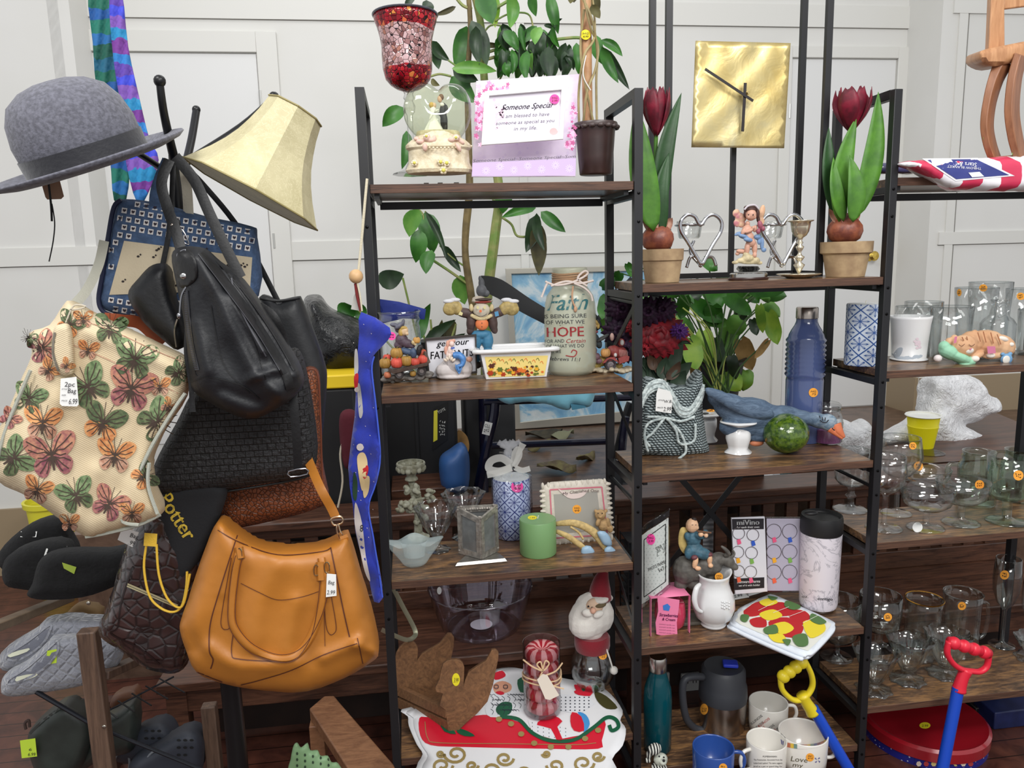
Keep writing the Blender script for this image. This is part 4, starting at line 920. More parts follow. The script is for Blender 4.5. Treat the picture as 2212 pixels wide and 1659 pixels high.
pc=mb.build('coin_pouch',tap(),None,180,loc=P(130,690,1.31));tag(pc,'small tapestry coin pouch with a zip tied to the butterfly tote','pouch')
mb=MB();stroke(mb,Fq,cr([(118,718),(114,760),(126,802)],6),5,0,.002);mb.build('zipper',M((120,112,98),.5),pc)
mb=MB();butterfly(mb,Fq,144,790,20,40,4);mb.build('woven_butterfly',BFM,pc)
mb=MB();ptube(mb,[(150,668),(168,668),(185,662),(160,660),(145,690),(140,706)],1.32,1.8,6);mb.build('cord',M((200,190,170),.8),pc)
def pricetag(par,pts,Y,lines,ang=0,col=STK['w'],nm='price_tag'):
 mb=MB();slab(mb,pts,Y,.0012);o=mb.build(nm,col,par,label='white paper price tag' if col is STK['w']else 'lime green price tag');f=planeF(Y-.001);m2=MB()
 for t_,x,y,w_,h in lines:text(m2,f,t_,x,y,w_,h,0,ang,.15)
 if m2 .v:m2 .build('handwriting',INK,o)
 return o
pricetag(pc,[(131,818),(165,814),(170,874),(166,878),(134,877),(129,872)],1.30,[('2pc',139,835,22,10),('Bag',146,849,18,10),('STYLE',133,842,12,3),('SIZE',133,855,9,3),('PRICE',133,867,12,3),('6.99',148,873,18,12)])
MU=M((184,117,42),.45,0,.16,7,bump=.15,bs=90,name='mustard_leather')
mo=[(462,1138),(480,1128),(505,1150),(555,1180),(620,1190),(690,1182),(742,1160),(754,1166),(772,1230),(800,1320),(818,1405),(800,1432),(745,1465),(665,1493),(570,1492),(480,1476),(425,1452),(402,1405),(388,1362),(392,1335),(408,1290),(432,1215)]
mh,Fm=bagthing('leather_handbag','large mustard yellow leather handbag hanging lowest on the coat rack',P(690,1000,1.42),mo,1.44,.07,.038,46,MU,8,.0015,3,ridge([([(600,1215),(560,1300),(540,1400)],.008,26),([(700,1420),(780,1385)],.012,14),([(455,1400),(520,1440),(640,1430)],.012,18),([(640,1300),(620,1400)],.008,18),([(505,1160),(480,1280)],.006,14),([(420,1260),(400,1340),(420,1400)],-.01,16),([(780,1250),(800,1330)],-.008,16),([(770,1395),(815,1408)],.012,10)],wr(.003,.035,.012)))
mb=MB()
for pts,w_ in(([(513,1156),(492,1220),(470,1290),(454,1350),(452,1405),(460,1425),(455,1445)],2.6),([(714,1182),(728,1250),(742,1320),(755,1376)],2.6),([(470,1145),(520,1172),(600,1198),(690,1192),(714,1184)],1.8),([(520,1480),(560,1470),(630,1448),(700,1414),(772,1390)],2),([(772,1378),(784,1434)],2),([(520,1260),(560,1280),(600,1296),(650,1290),(688,1278)],1.4),([(500,1205),(480,1320),(478,1352),(488,1360),(498,1348),(512,1270)],1.6),([(700,1290),(704,1350),(712,1370),(722,1368),(726,1352),(716,1290)],1.6),([(508,1340),(500,1410),(520,1424),(620,1430)],2),([(700,1320),(702,1396)],1.2),([(425,1452),(450,1462),(480,1474)],2)):stroke(mb,Fm,cr(pts,6),w_,0,.0018)
mb.build('seam',M((84,40,24),.6),mh)
mb=MB();strapF(mb,Fm,[(517,1190),(508,1240),(500,1320),(508,1362),(545,1402),(600,1422),(640,1415),(672,1375),(694,1310),(700,1250),(694,1205)],17,.009);mb.build('handle',MU,mh)
for a,b_ in(((516,1182),(520,1206)),((692,1214),(694,1254))):
 mb=MB();strapF(mb,Fm,[a,b_],19,.012,0,1);mb.build('handle_loop',MU,mh)
mb=MB()
for d in(-8,8):stroke(mb,Fm,cr([(517+d,1200),(508+d,1240),(500+d,1320),(508+d,1362-d*.5),(545+d*.6,1402-d),(600,1422-d),(640,1415-d),(672+d*.0,1375),(694+d,1310),(700+d,1250)],5),1.5,0,.0105)
mb.build('handle_edge',M((84,40,24),.6),mh)
for cx,cy in((517,1196),(683,1232),(706,1226)):
 mb=MB();ptube(mb,[(cx-4,cy-9),(cx+4,cy-9),(cx+5,cy+9),(cx-4,cy+9)],1.36,1.6,6,0,3,True);mb.build('buckle',M((200,180,140),.2,1),mh)
mb=MB();strap(mb,[(600,880,.1),(650,960,.08),(690,1050,.0),(716,1098,0),(725,1118,0)],1.42,20,.004);mb.build('shoulder_strap',MU,mh)
mb=MB();ptube(mb,[(716,1120),(736,1116),(740,1128),(722,1134)],1.415,2.4,8,0,4,True);ptube(mb,[(730,1132),(736,1150),(748,1168),(738,1172),(728,1148)],1.41,2.2,8,0,4,True);mb.build('clasp',M((214,190,160),.2,1),mh)
mb=MB();strap(mb,[(736,1166),(752,1160)],1.40,14,.004,0,1);mb.build('side_tab',MU,mh)
pricetag(mh,[(706,1239),(726,1241),(727,1287),(704,1290)],1.355,[('Bag',709,1262,13,8),('2.99',706,1284,17,9)])
dk,Fd=bagthing('drawstring_bag','black drawstring cloth bag with slanted gold lettering',P(420,1060,1.48),[(334,1078),(400,1050),(485,1050),(476,1110),(440,1190),(412,1242),(386,1256),(366,1200),(346,1130)],1.49,.02,.015,20,M((22,23,27),.85,bump=.3,bs=200),9)
mb=MB();text(mb,Fd,'Potter',341,1079,108,33,0,57,0,.002,0,1.5);mb.build('gold_lettering',M((206,176,60),.5),dk)
DB=vor_mat('dark_croc',(44,28,28),(66,46,44),42,.22,.6,.003,coat=.5)
bk_,Fk2=bagthing('crocodile_bag','dark brown crocodile-embossed backpack with yellow drawcords',P(340,1090,1.5),[(292,1135),(330,1095),(400,1110),(436,1160),(438,1300),(420,1380),(402,1438),(374,1456),(335,1450),(280,1424),(234,1390),(216,1362),(232,1300),(262,1215)],1.55,.06,.05,36,DB,9,.006,3,None,5)
mb=MB();stroke(mb,Fk2,[(274+i*11,1261+i*4.7)for i in range(11)],4,0,.002);stroke(mb,Fk2,[(274+i*11,1266+i*4.7)for i in range(11)],3,0,.002);mb.build('zipper',M((200,190,150),.3,.6),bk_)
mb=MB();stroke(mb,Fk2,cr([(286,1225),(262,1300),(254,1355),(240,1370),(300,1400),(345,1436)],6),3.5,0,.002);mb.build('seam',M((30,18,18),.4),bk_)
YC=M((232,190,62),.6,bump=.4,bs=300)
mb=MB();ptube(mb,[(317,1172),(311,1225),(322,1285),(345,1312),(372,1322),(392,1310),(402,1270),(404,1235)],1.44,2.6,8);mb.build('drawcord',YC,bk_)
mb=MB();ptube(mb,[(338,1176),(343,1240),(360,1290),(384,1312),(398,1300),(410,1240)],1.435,2.6,8);mb.build('drawcord',YC,bk_)
mb=MB();strap(mb,[(326,1152),(324,1180)],1.435,28,.004,0,1);mb.build('cord_tab',YC,bk_)
pricetag(bk_,[(264,1140),(300,1150),(286,1182),(254,1166)],1.45,[('Bag',280,1160,18,9),('.99',276,1176,14,10)],15)
BL=M((36,54,170),.85,0,.15,30,bump=.4,bs=160,sheen=.4,name='blue_felt')
bn=thing('advent_banner','narrow folded blue felt advent calendar banner hanging on a rope','banner',P(770,600,1.84))
bo=[(780,674),(842,708),(838,735),(812,762),(803,790),(813,900),(822,985),(812,1045),(795,1095),(806,1160),(820,1230),(827,1292),(808,1300),(798,1255),(782,1205),(768,1150),(762,1090),(752,1010),(766,900),(770,800),(776,720)]
mb=MB();slab(mb,cr(bo,2,True),1.84,.006,.006,10,8,wr(.007,.12,.02));Fz=surfF(mb)
for pts,mi in(([(768,1085),(782,1130),(790,1200),(800,1255),(788,1235),(776,1180),(766,1130)],0),([(772,985),(786,978),(794,1000),(790,1040),(782,1060),(774,1020)],2),([(786,1000),(796,1010),(790,1035),(782,1030)],1),([(784,1035),(798,1030),(796,1062),(786,1075)],2),([(772,835),(778,834),(784,890),(776,900)],3),([(764,1020),(772,1040),(770,1080),(762,1070)],4),([(766,760),(772,758),(774,800),(766,812)],3),([(765,812),(774,808),(772,838),(766,838)],1)):patch(mb,Fz,cr(pts,4,True),mi+1,10,.002)
for cx,cy,r_ in((771,842,5.5),(778,966,8)):patch(mb,Fz,[(cx+r_*math.cos(a*.6),cy+r_*math.sin(a*.6))for a in range(10)],1,9,.003)
for k in range(24):
 x=785+22*math.sin(k*2.3);y=700+k*20;stroke(mb,Fz,[(x,y),(x+1.4,y+1.4)],1.2,1,.002)
text(mb,Fz,'8',777,1148,7,15,6,5,0,.004)
mb.build('cloth',[BL,M((225,215,210),.9),M((190,36,44),.9),M((226,200,150),.9),M((190,186,184),.9),M((30,60,40),.9),INK],bn)
mb=MB();ptube(mb,[(808,770),(803,800),(812,880),(821,985),(811,1045),(796,1095),(806,1160),(819,1240),(826,1290)],1.83,2,6);mb.build('hem',M((70,100,220),.8),bn)
mb=MB();slab(mb,[(812,645),(862,652),(920,668),(917,690),(870,688),(822,700)],2.22,.012,.006,8,8,lambda x,y:.006*math.sin(x*.12));mb.build('folded_end',M((30,46,120),.85),bn)
ROPE=M((214,205,180),.8,bump=.6,bs=300,name='cotton_rope')
mb=MB();ptube(mb,[(793,386),(788,440),(781,520),(774,590)],1.87,3,8);mb.build('rope',ROPE,bn)
mb=MB();bl(mb,769,597,15.5,15.5,1.85);mb.build('wooden_bead',M((222,180,130),.45,0,.2,30),bn)
mb=MB();ptube(mb,[(768,612),(772,640),(780,672)],1.85,3.5,8);ptube(mb,[(772,612),(778,640),(782,672)],1.845,2,6,1);mb.build('yarn_tail',[M((120,40,40),.9),ROPE],bn)
mb=MB();slab(mb,[(764,640),(775,620),(780,672),(758,668)],1.86,.003);mb.build('cloth_tab',M((190,188,182),.9),bn)
RW=wood('rack_wood',(66,48,38),(104,80,64),.6,(10,10,1),4);RWL=M((128,108,88),.6,0,.3,20)
sr=thing('shoe_rack','wooden post shoe rack with dark metal rods at the lower left','shoe rack',G(300,1655,0))
pA=P(195,1400,1.62);mb=MB();mb.box((pA.x,1.62,.42),(.038,.03,.84));mb.build('post',RW,sr,bevel=.003)
pB=P(8,1600,1.62);mb=MB();mb.box((pB.x-.006,1.66,.16),(.04,.03,.5));mb.build('post',RW,sr,bevel=.003)
pC=P(455,1560,1.86);mb=MB();mb.box((pC.x,1.86,.25),(.035,.03,.5));mb.build('post',RW,sr,bevel=.003)
mb=MB();mb.bar(P(-30,1362,1.75),P(150,1290,2.0),.03,.02);mb.build('rail',RWL,sr,bevel=.002)
mb=MB();mb.bar(P(214,1462,1.64),P(320,1415,2.0),.04,.018);mb.build('rail',RW,sr,bevel=.002)
for a,b_,r_,Y_ in(((78,1494),(205,1568),5,1.72),((205,1568),(450,1668),4,1.70),((215,1545),(375,1462),2,1.8)):
 mb=MB();ptube(mb,[a+(0,),b_+(0,)],Y_,r_,8,0,1);mb.build('rod',M((40,42,48),.4,.6),sr)
for i in range(5):
 mb=MB();ptube(mb,[(225+i*30,1530-i*16,0),(255+i*36,1552-i*14+0,-.06)],1.8,1.6,6,0,1);mb.build('wire',M((50,50,52),.4,.6),sr)
for x,y in((191,1303),(225,1570)):mb=MB();bl(mb,x,y,4.5,4.5,1.604,2);mb.build('screw',M((170,165,155),.3,1),sr)
FUZ=M((15,15,17),.95,0,.5,60,bump=1,bs=120,name='black_fleece')
def shoe(name,label,outl,Y,mat,loc,B=.035,D=30,t=.05,k=4,group=None,cat='shoe',step=9):
 mb=MB();slab(mb,cr(outl,k,True),Y,t,B,D,step);f=surfF(mb);o=mb.build(name,mat,None,180,loc=loc);tag(o,label,cat,group);return o,f
o1,f1=shoe('fleece_slipper','fuzzy black slipper boot lying rearmost on the shoe rack',[(0,1190),(60,1135),(130,1118),(150,1160),(160,1200),(60,1225),(5,1230)],2.0,FUZ,P(80,1230,2.0))
o2,f2=shoe('fleece_slipper','fuzzy black slipper boot lying nearest at the far left',[(10,1210),(60,1178),(140,1172),(160,1250),(150,1290),(60,1275),(10,1262)],1.86,FUZ,P(80,1280,1.86))
o3,f3=shoe('fleece_slipper','fuzzy black slipper boot in front of the wooden post base rail',[(70,1260),(90,1205),(150,1190),(230,1190),(300,1180),(290,1240),(200,1285),(110,1296),(60,1288)],1.78,FUZ,P(150,1290,1.78))
for o,f,p_,c_ in((o1,f1,[(45,1148),(80,1148),(78,1160),(44,1160)],'w'),(o2,f2,[(100,1185),(145,1180),(140,1208),(95,1200)],'w'),(o3,f3,[(134,1215),(165,1225),(160,1240),(138,1228)],'y')):
 mb=MB();patch(mb,f,p_,0,20,.002);mb.build('label',STK[c_]if c_=='w' else M((150,170,60),.6),o)
def quilt():
 b=NB('quilted_plush');vec=b.coord();w1=b.n('ShaderNodeTexVoronoi',feature='DISTANCE_TO_EDGE');mp=b.n('ShaderNodeMapping');mp.inputs['Rotation'].default_value=(0,.8,0);b.l(vec,mp.inputs[0]);b.l(mp.outputs[0],w1 .inputs['Vector']);w1 .inputs['Scale'].default_value=48;w1 .inputs['Randomness'].default_value=.15
 n=b.noise(vec,240,2);h=b.f('ADD',b.f('MINIMUM',b.f('MULTIPLY',w1 .outputs[0],4),1),b.f('MULTIPLY',n,.4));b.base(b.mix(n,lin((112,114,124)),lin((148,150,158))));b.bump(h,.9,.004);b.b.inputs['Sheen Weight'].default_value=.5;return b.pr(.95)
QT=quilt();INS=M((104,106,116),.95,bump=.5,bs=200);
for nm,outl,op,ins,Y_,lab in(('a',[(0,1415),(25,1392),(75,1362),(100,1340),(160,1336),(240,1345),(240,1400),(150,1420),(60,1445),(5,1448)],[(12,1418),(60,1385),(106,1350),(108,1362),(88,1395),(40,1425)],[(20,1412),(62,1400),(58,1408),(22,1420)],1.82,'grey quilted plush slipper, the rear one of the pair'),('b',[(2,1490),(10,1458),(60,1428),(100,1390),(125,1376),(240,1380),(262,1410),(240,1455),(180,1480),(120,1492),(40,1504),(10,1502)],[(18,1468),(60,1440),(110,1395),(124,1384),(124,1408),(100,1440),(60,1465),(22,1478)],[(36,1462),(78,1455),(76,1462),(38,1474)],1.76,'grey quilted plush slipper with a lime tag, the front one of the pair')):
 o,f=shoe('plush_slipper',lab,outl,Y_,QT,P(120,1500,Y_),.03,24,.05,4,'grey quilted slippers')
 mb=MB();patch(mb,f,cr(op,3,True),0,12,.0015);patch(mb,f,cr(ins,2,True),1,12,.003);mb.build('insole',[INS,M((206,208,186),.8)],o)
 mb=MB();q_=cr(op,4,True);stroke(mb,f,q_+[q_[0]],5,0,.003);mb.build('cuff',QT,o)
 if nm=='b':pricetag(o,[(102,1406),(124,1402),(122,1432),(98,1436)],1.705,[],0,M((186,214,60),.6))
BT=M((52,58,54),.45,0,.3,16,name='dark_rubber')
o,f=shoe('ankle_boot','dark green rubber ankle boot with a lime price tag, left of the pair',[(60,1592),(78,1562),(130,1522),(160,1530),(195,1560),(190,1620),(160,1675),(90,1680),(66,1640)],1.85,BT,G(120,1675,0),.04,24,.06)
mb=MB();stroke(mb,f,cr([(64,1585),(95,1555),(130,1530)],5),5,0,.002);mb.build('elastic',M((40,40,36),.8),o)
mb=MB();ptube(mb,[(56,1575),(54,1562),(62,1556),(64,1570)],1.8,3,8);mb.build('pull_loop',M((60,44,40),.8),o)
pricetag(o,[(43,1600),(76,1595),(80,1634),(47,1638)],1.77,[('6',62,1622,6,6),('6.99',60,1633,16,7)],0,M((186,214,60),.6))
shoe('ankle_boot','dark green rubber ankle boot behind the wooden post',[(240,1545),(290,1520),(296,1590),(280,1625),(220,1640),(170,1672),(140,1690),(180,1610),(200,1560)],1.9,BT,G(240,1675,0),.04,24,.06)
CR_=M((46,50,60),.6,name='navy_foam')
for lab,outl,hx,Y_ in(('navy blue foam clog with round vent holes, rear one',[(250,1610),(300,1575),(345,1560),(375,1580),(380,1610),(350,1640),(280,1650),(245,1640)],(330,1585),1.95),('navy blue foam clog with round vent holes, front one',[(280,1650),(340,1610),(400,1578),(432,1590),(440,1630),(420,1680),(300,1690)],(400,1605),1.85)):
 o,f=shoe('foam_clog',lab,outl,Y_,CR_,G(340,1675,0),.045,26,.05,4,'navy foam clogs');mb=MB()
 for i in range(8):
  x,y=hx[0]+(i%3)*14-14,hx[1]+(i//3)*16-6;patch(mb,f,[(x+5*math.cos(a),y+3*math.sin(a))for a in range(6)],0,20,.002)
 mb.build('vent_hole',M((12,12,14),.9),o,kind='stuff')
 mb=MB();ptube(mb,[(hx[0]-90,1680),(hx[0]-80,1635),(hx[0]-58,1622),(hx[0]-50,1650),(hx[0]-58,1685)],Y_-.06,2.6,8);mb.build('heel_strap',M((110,114,120),.5),o)
c=P(106,1078,3.85);h_=c.z;c.z=0;k=.105;MB().lathe(c,[(k*.72,0),(k*.95,h_-.03),(k*1.08,h_-.025),(k*1.1,h_),(k*.98,h_),(k*.68,.01),(.0005,.01)],32).build('bucket',M((222,214,60),.4),None,loc=c);tag(bpy.data.objects['bucket'],'pale yellow plastic wastebasket on the floor behind the butterfly tote','bucket')
AW=wood('arm_wood',(110,72,48),(150,106,74),.4,(2,6,6),5)
ac=thing('armchair','light brown wooden armchair with only one armrest showing','chair',G(760,1655,0))
za=.34;pts=[G(668,1530,za),G(700,1503,za),G(722,1502,za),G(735,1518,za),G(850,1650,za),G(880,1720,za),G(790,1720,za)]
n=len(pts);MB().add([p_+V((0,0,-.035))for p_ in pts]+pts,[tuple(range(n)),tuple(range(2*n-1,n-1,-1))]+[((i+1)%n,i,n+i,n+(i+1)%n)for i in range(n)]).build('armrest',AW,ac,30,bevel=.004)
mb=MB();q=G(685,1525,za);mb.box((q.x,q.y-.02,(za-.035)/2),(.04,.05,za-.035));mb.build('arm_post',AW,ac,bevel=.003)
gd=MB();ol=[(628,1680),(628,1640),(634,1612),(642,1606),(650,1616),(664,1606),(670,1622),(686,1622),(692,1634),(708,1634),(716,1648),(730,1650),(735,1680)]
slab(gd,cr(ol,3,True),1.6,.006,.006,8,6,wr(.006,.08,.03));fg=surfF(gd);o=gd.build('cake_stand',M((128,162,118),.5,name='sage_green'),None,60,loc=P(680,1690,1.6));tag(o,'sage green pierced scalloped plastic piece at the bottom edge','decoration')
mb=MB()
for i in range(12):x=642+(i%5)*17;y=1628+(i//5)*13+(i%5)*3;patch(mb,fg,[(x+2.4*math.cos(a),y+3.6*math.sin(a))for a in range(6)],0,9,.002)
mb.build('cut_out',M((40,60,40),.8),o,kind='stuff')
o,f=shoe('canvas_shoe','tan shoe in shadow on the upper level behind the wooden post',[(138,1335),(150,1318),(175,1305),(215,1318),(212,1345),(170,1348),(140,1345)],2.05,M((120,92,54),.8),P(175,1348,2.05),.03,14,.04)
o,f=shoe('leather_shoe','brown leather shoe on the wire level under the slippers',[(238,1515),(250,1500),(285,1490),(300,1500),(296,1525),(262,1535),(240,1530)],2.0,M((110,70,48),.5),P(270,1530,2.0),.03,14,.04)
mb=MB();a_,b_=P(105,1500,2.3),P(210,1480,2.3);mb.box(((a_.x+b_.x)/2,2.35,.12),(b_.x-a_.x,.12,.24));tag(mb.build('shoe_box',M((70,40,30),.7),None,35,loc=((a_.x+b_.x)/2,2.35,0)),'dark brown box on the floor behind the shoe rack','box')
#  left bay, top shelf
Z1=ZA[0]+.0005
def at(cx,Y,z,yb=None):
 return V((P(cx,yb or 380,Y).x,Y,z))
CL=GLASS();CL2=GLASS((253,254,254),(164,174,172),.8)
def mosaic():
 b=NB('mosaic_glass');vec=b.coord();v1=b.n('ShaderNodeTexVoronoi');b.l(vec,v1 .inputs['Vector']);v1 .inputs['Scale'].default_value=95
 v2=b.n('ShaderNodeTexVoronoi',feature='DISTANCE_TO_EDGE');b.l(vec,v2 .inputs['Vector']);v2 .inputs['Scale'].default_value=95
 sp=b.n('ShaderNodeSeparateColor');b.l(v1 .outputs['Color'],sp.inputs[0]);r=sp.outputs[0];z=b.n('ShaderNodeSeparateXYZ');b.l(vec,z.inputs[0]);zz=z.outputs[2]
 red=b.ramp(r,[(0,lin((96,8,18))),(.5,lin((150,16,34))),(.85,lin((196,40,50))),(.95,lin((224,140,70)))]);sil=b.ramp(r,[(0,lin((120,70,66))),(.4,lin((190,150,150))),(.7,lin((214,180,182))),(1,lin((170,110,90)))])
 n=b.f('MULTIPLY',b.noise(vec,14,2),.05);zc=b.f('ADD',zz,n)
 band=b.f('MULTIPLY',b.f('GREATER_THAN',zc,.325),b.f('LESS_THAN',zc,.425));c=b.mix(band,red,sil)
 b.base(b.mix(b.f('LESS_THAN',v2 .outputs[0],.045),c,lin((20,8,10))));b.b.inputs['Transmission Weight'].default_value=.0;b.bump(b.f('MINIMUM',b.f('MULTIPLY',v2 .outputs[0],8),1),.4,.001);return b.pr(.12,.25)
c=at(891,2.09,Z1);gb=thing('candle_goblet','tall goblet candle holder with red and silver mosaic glass bowl on a clear stem','candle holder',c)
mb=MB();pr_=prof(c,880,[(198,10),(192,26),(184,38),(172,48),(150,53),(125,54),(100,54),(80,57),(60,62),(45,67),(33,69)])
open_pot(mb,c,pr_,.003,40);mb.build('bowl',mosaic(),gb,180)
mb=MB();mb.tube([c+V((pr_[-1][0]*math.cos(a*PI/18),pr_[-1][0]*math.sin(a*PI/18),pr_[-1][1]))for a in range(36)],.003,8,0,True);mb.build('rim',M((90,90,100),.2,.6),gb)
mb=MB();mb.lathe(c,[(r,z)for r,z in prof(c,886,[(378,40),(374,38),(366,14),(350,8),(300,6),(250,6),(242,11),(230,13),(218,8),(212,12),(203,9),(196,12)])],24,flute=.06,nf=8);mb.build('stem',GLASS((255,255,255),(80,84,86),.9),gb)
c=at(950,2.0,Z1);sg=thing('snow_globe','heart shaped snow globe with a dancing bride and groom on an ornate cream base','snow globe',c)
CRM=M((226,214,186),.5,0,.12,60,bump=.9,bs=110,name='cream_resin',col2=(206,190,158));PKR=M((222,186,170),.5,bump=.5,bs=90)
mb=MB();mb.lathe(c,prof(c,950,[(376,60),(375,68),(368,72),(360,68),(352,65),(326,64),(321,70),(315,70),(310,66),(303,58),(299,50),(290,47),(284,45)])+[(.0005,.12)],48,0,sy=.62,flute=.012,nf=10);mb.build('base',CRM,sg)
mb=MB();Yf=2.0-.058
for k in range(17):bl(mb,887+k*8.2,316+3.5*math.sin(PI*k/16),2.6,2.6,2.0-.055*math.sin(PI*(k+.5)/17)-.004)
mb.build('beading',CRM,sg,kind='stuff')
blobs(sg,'bow',PKR,[(908,306,10,6,-.04),(922,297,8,9,-.045),(930,303,9,6,-.045),(918,318,6,9,-.05),(938,300,5,8,-.045),(900,300,7,5,-.03)],2.0,.0015)
blobs(sg,'bow',PKR,[(985,298,9,8,-.04),(975,302,8,6,-.045),(995,306,10,5,-.035,None,30),(990,318,5,11,-.045,None,-30)],2.0,.0015)
for i,(x,y,r,m_)in enumerate(((921,294,6,0),(985,297,6,0),(952,350,8,1),(965,352,8,0),(895,352,7,0),(958,368,9,1))):
 mb=MB();yy=2.0-.05*math.cos((x-950)/75*1.2)-.005
 for k in range(6):bl(mb,x+r*.6*math.cos(k*1.05),y+r*.6*math.sin(k*1.05),r*.45,r*.45,yy)
 bl(mb,x,y,r*.5,r*.5,yy-.003,None,0,1);mb.build('rose',[CRM if m_ else M((236,222,196),.5),M((216,206,96),.5)],sg)
mb=MB();ho=[(946,194),(930,182),(908,178),(886,192),(873,220),(872,248),(880,272),(898,294),(915,303),(985,303),(1000,292),(1014,266),(1019,236),(1012,205),(996,186),(976,180),(958,184)]
slab(mb,cr(ho,4,True),2.0,.004,.042,70,6);mb.build('glass_heart',GLASS((246,250,236),(150,156,128),.8),sg,180)
WD_=M((240,238,232),.6);mb=MB();q=P(938,303,2.0);mb.lathe(q,prof(q,938,[(303,26),(290,24),(275,17),(262,10),(252,6),(244,7),(236,7),(230,4)]),20,flute=.06,nf=9);bl(mb,924,296,12,6,2.0);bl(mb,934,246,3,14,1.985,None,30);bl(mb,940,240,9,2.2,1.99,None,-20);mb.build('bride_dress',WD_,sg)
blobs(sg,'bride_head',M((226,188,160),.6),[(937,228,5.5,6.5)],2.0,.001);blobs(sg,'bride_hair',M((206,168,84),.6),[(932,227,5.5,6.5,-.002)],2.0,.001)
blobs(sg,'groom_suit',M((26,26,30),.5),[(957,240,8,18,0,5,8),(960,258,7,18,0,5,-4),(962,277,5,16,0,4,8),(964,236,4,10,-.004),(949,246,5,3),(957,262,6,20,.004)],2.0,.001)
blobs(sg,'groom_head',M((220,176,148),.6),[(950,214,5.5,7.5)],2.0,.001);blobs(sg,'groom_hair',M((120,84,56),.6),[(953,210,6,7,.001)],2.0,.001)
mb=MB();bl(mb,955,226,5,4,1.996);mb.build('shirt_collar',WD_,sg)
mb=MB()
for x in(920,950,985):q=P(x,378,1.985);mb.box((q.x,q.y,Z1+.004),(.012,.02,.008))
mb.build('foot',M((40,36,32),.5),sg,kind='stuff')
def lav():
 b=NB('floral_print');vec=b.coord();n=b.noise(vec,9,4);n2=b.noise(vec,120,3);sp=b.n('ShaderNodeSeparateXYZ');b.l(vec,sp.inputs[0]);v_=b.n('ShaderNodeTexVoronoi');b.l(vec,v_.inputs['Vector']);v_.inputs['Scale'].default_value=60
 c=b.ramp(n,[(.3,lin((226,206,238))),(.55,lin((240,226,246))),(.75,lin((222,200,236)))]);b.base(b.mix(b.f('MULTIPLY',b.f('LESS_THAN',v_.outputs[0],.28),.25),c,lin((206,186,230))));return b.pr(.4)
sp_=thing('photo_plaque','lilac floral plaque with a verse reading Someone Special behind a white inner frame','picture frame',at(1132,2.05,Z1))
mb=MB();slab(mb,[(1029,175),(1251,160),(1243,381),(1019,382)],2.05,.018,step=40);mb.build('board',lav(),sp_,0)
Fp=planeF(1.966);mb=MB();patch(mb,Fp,[(1021,352),(1244,342),(1243,379),(1019.5,380)],0,60,.0003)
for k in range(7):
 x,y=1050+k*30,369-(k%2)*8-k*.8
 for a in range(12):stroke(mb,Fp,[(x+2*math.cos(a*PI/6),y+2*math.sin(a*PI/6)),(x+9*math.cos(a*PI/6),y+9*math.sin(a*PI/6))],1.4,1,.0006)
rd=random.Random(5)
for(x0,y0,sx,sy,n_)in((1034,250,8,50,60),(1075,192,30,9,34),(1236,290,6,24,34),(1225,312,14,8,12),(1190,330,8,5,5),(1242,240,6,20,14)):
 for k in range(n_):
  x,y=rd.gauss(x0,sx*.6),rd.gauss(y0,sy*.55)
  if x<1028 or x>1244 or(1048<x<1214 and y>196):continue
  r_=rd.uniform(2.5,5)
  patch(mb,Fp,[(x+r_*(1+.35*math.cos(5*a))*math.cos(a),y+r_*(1+.35*math.cos(5*a))*math.sin(a))for a in[i*PI/10 for i in range(20)]],2+k%3,30,.0008+k*1e-5)
text(mb,Fp,'Someone Special~Someone Special~Som',1021,350.5,222,6.2,5,-2.6,.35,.0012)
mb.build('print',[M((206,182,228),.4),M((228,214,242),.4),M((236,150,196),.4),M((246,190,218),.4),M((190,80,140),.4),M((60,50,70),.5)],sp_)
fo,fi=[(1047,197),(1223,183),(1217,301),(1040,314)],[(1057,207),(1213,194),(1208,293),(1050,303)]
mb=MB()
for i in range(4):j=(i+1)%4;slab(mb,[fo[i],fo[j],fi[j],fi[i]],1.962,.012,step=30)
mb.build('inner_frame',M((244,243,244),.35),sp_,bevel=.0015)
mb=MB();Fc=planeF(1.9655);patch(mb,Fc,fi,0,50,0)
for k in range(26):
 x,y=rd.gauss(1075,10),rd.gauss(245,20)
 if x>1059 and y<292:patch(mb,Fc,[(x+3.4*math.cos(a),y+3.4*math.sin(a))for a in(0,1,2,3,4,5)],2,30,.0004)
patch(mb,Fc,[(1196+9*math.cos(a),284+8*math.sin(a))for a in[i*.6 for i in range(10)]],3,30,.0004)
text(mb,Fc,'Someone Special',1082,238,108,12,1,-3,.55,.0009,0,.5);text(mb,Fc,'I am blessed to have',1086,255,100,8,1,-3,.3,.0009);text(mb,Fc,'someone as special as you',1071,270,126,7.5,1,-3,.3,.0009);text(mb,Fc,'in my life.',1110,282,50,8,1,-3,.3,.0009)
mb.build('verse_card',[M((240,234,246),.4),M((110,104,120),.6),M((242,206,228),.5),M((244,180,180),.5)],sp_)
sticker(sp_,planeF(1.962),1198,214,10.5,'p',None,'HG|3.99')
c=at(1287,2.03,Z1);pp=thing('plant_pot','dark brown plastic plant pot with scalloped rim and a tall vine-wrapped stake','plant pot',c)
mb=MB();open_pot(mb,c,[(r,max(z,0))for r,z in prof(c,1287,[(378,33),(376,35),(340,38),(300,41),(286,42),(278,44),(272,45),(268,47)])],.004,40);mb.build('pot',M((62,42,40),.35,0,.3,14,name='brown_plastic'),pp,60)
mb=MB();zt_=P(1287,270,c.y).z-c.z;rr=46*dep(c)/F
mb.lathe(c,[(rr*.96,zt_-.006),(rr,zt_-.008),(rr*1.03,zt_),(rr*1.0,zt_+.004),(rr*.92,zt_)],60,flute=0);
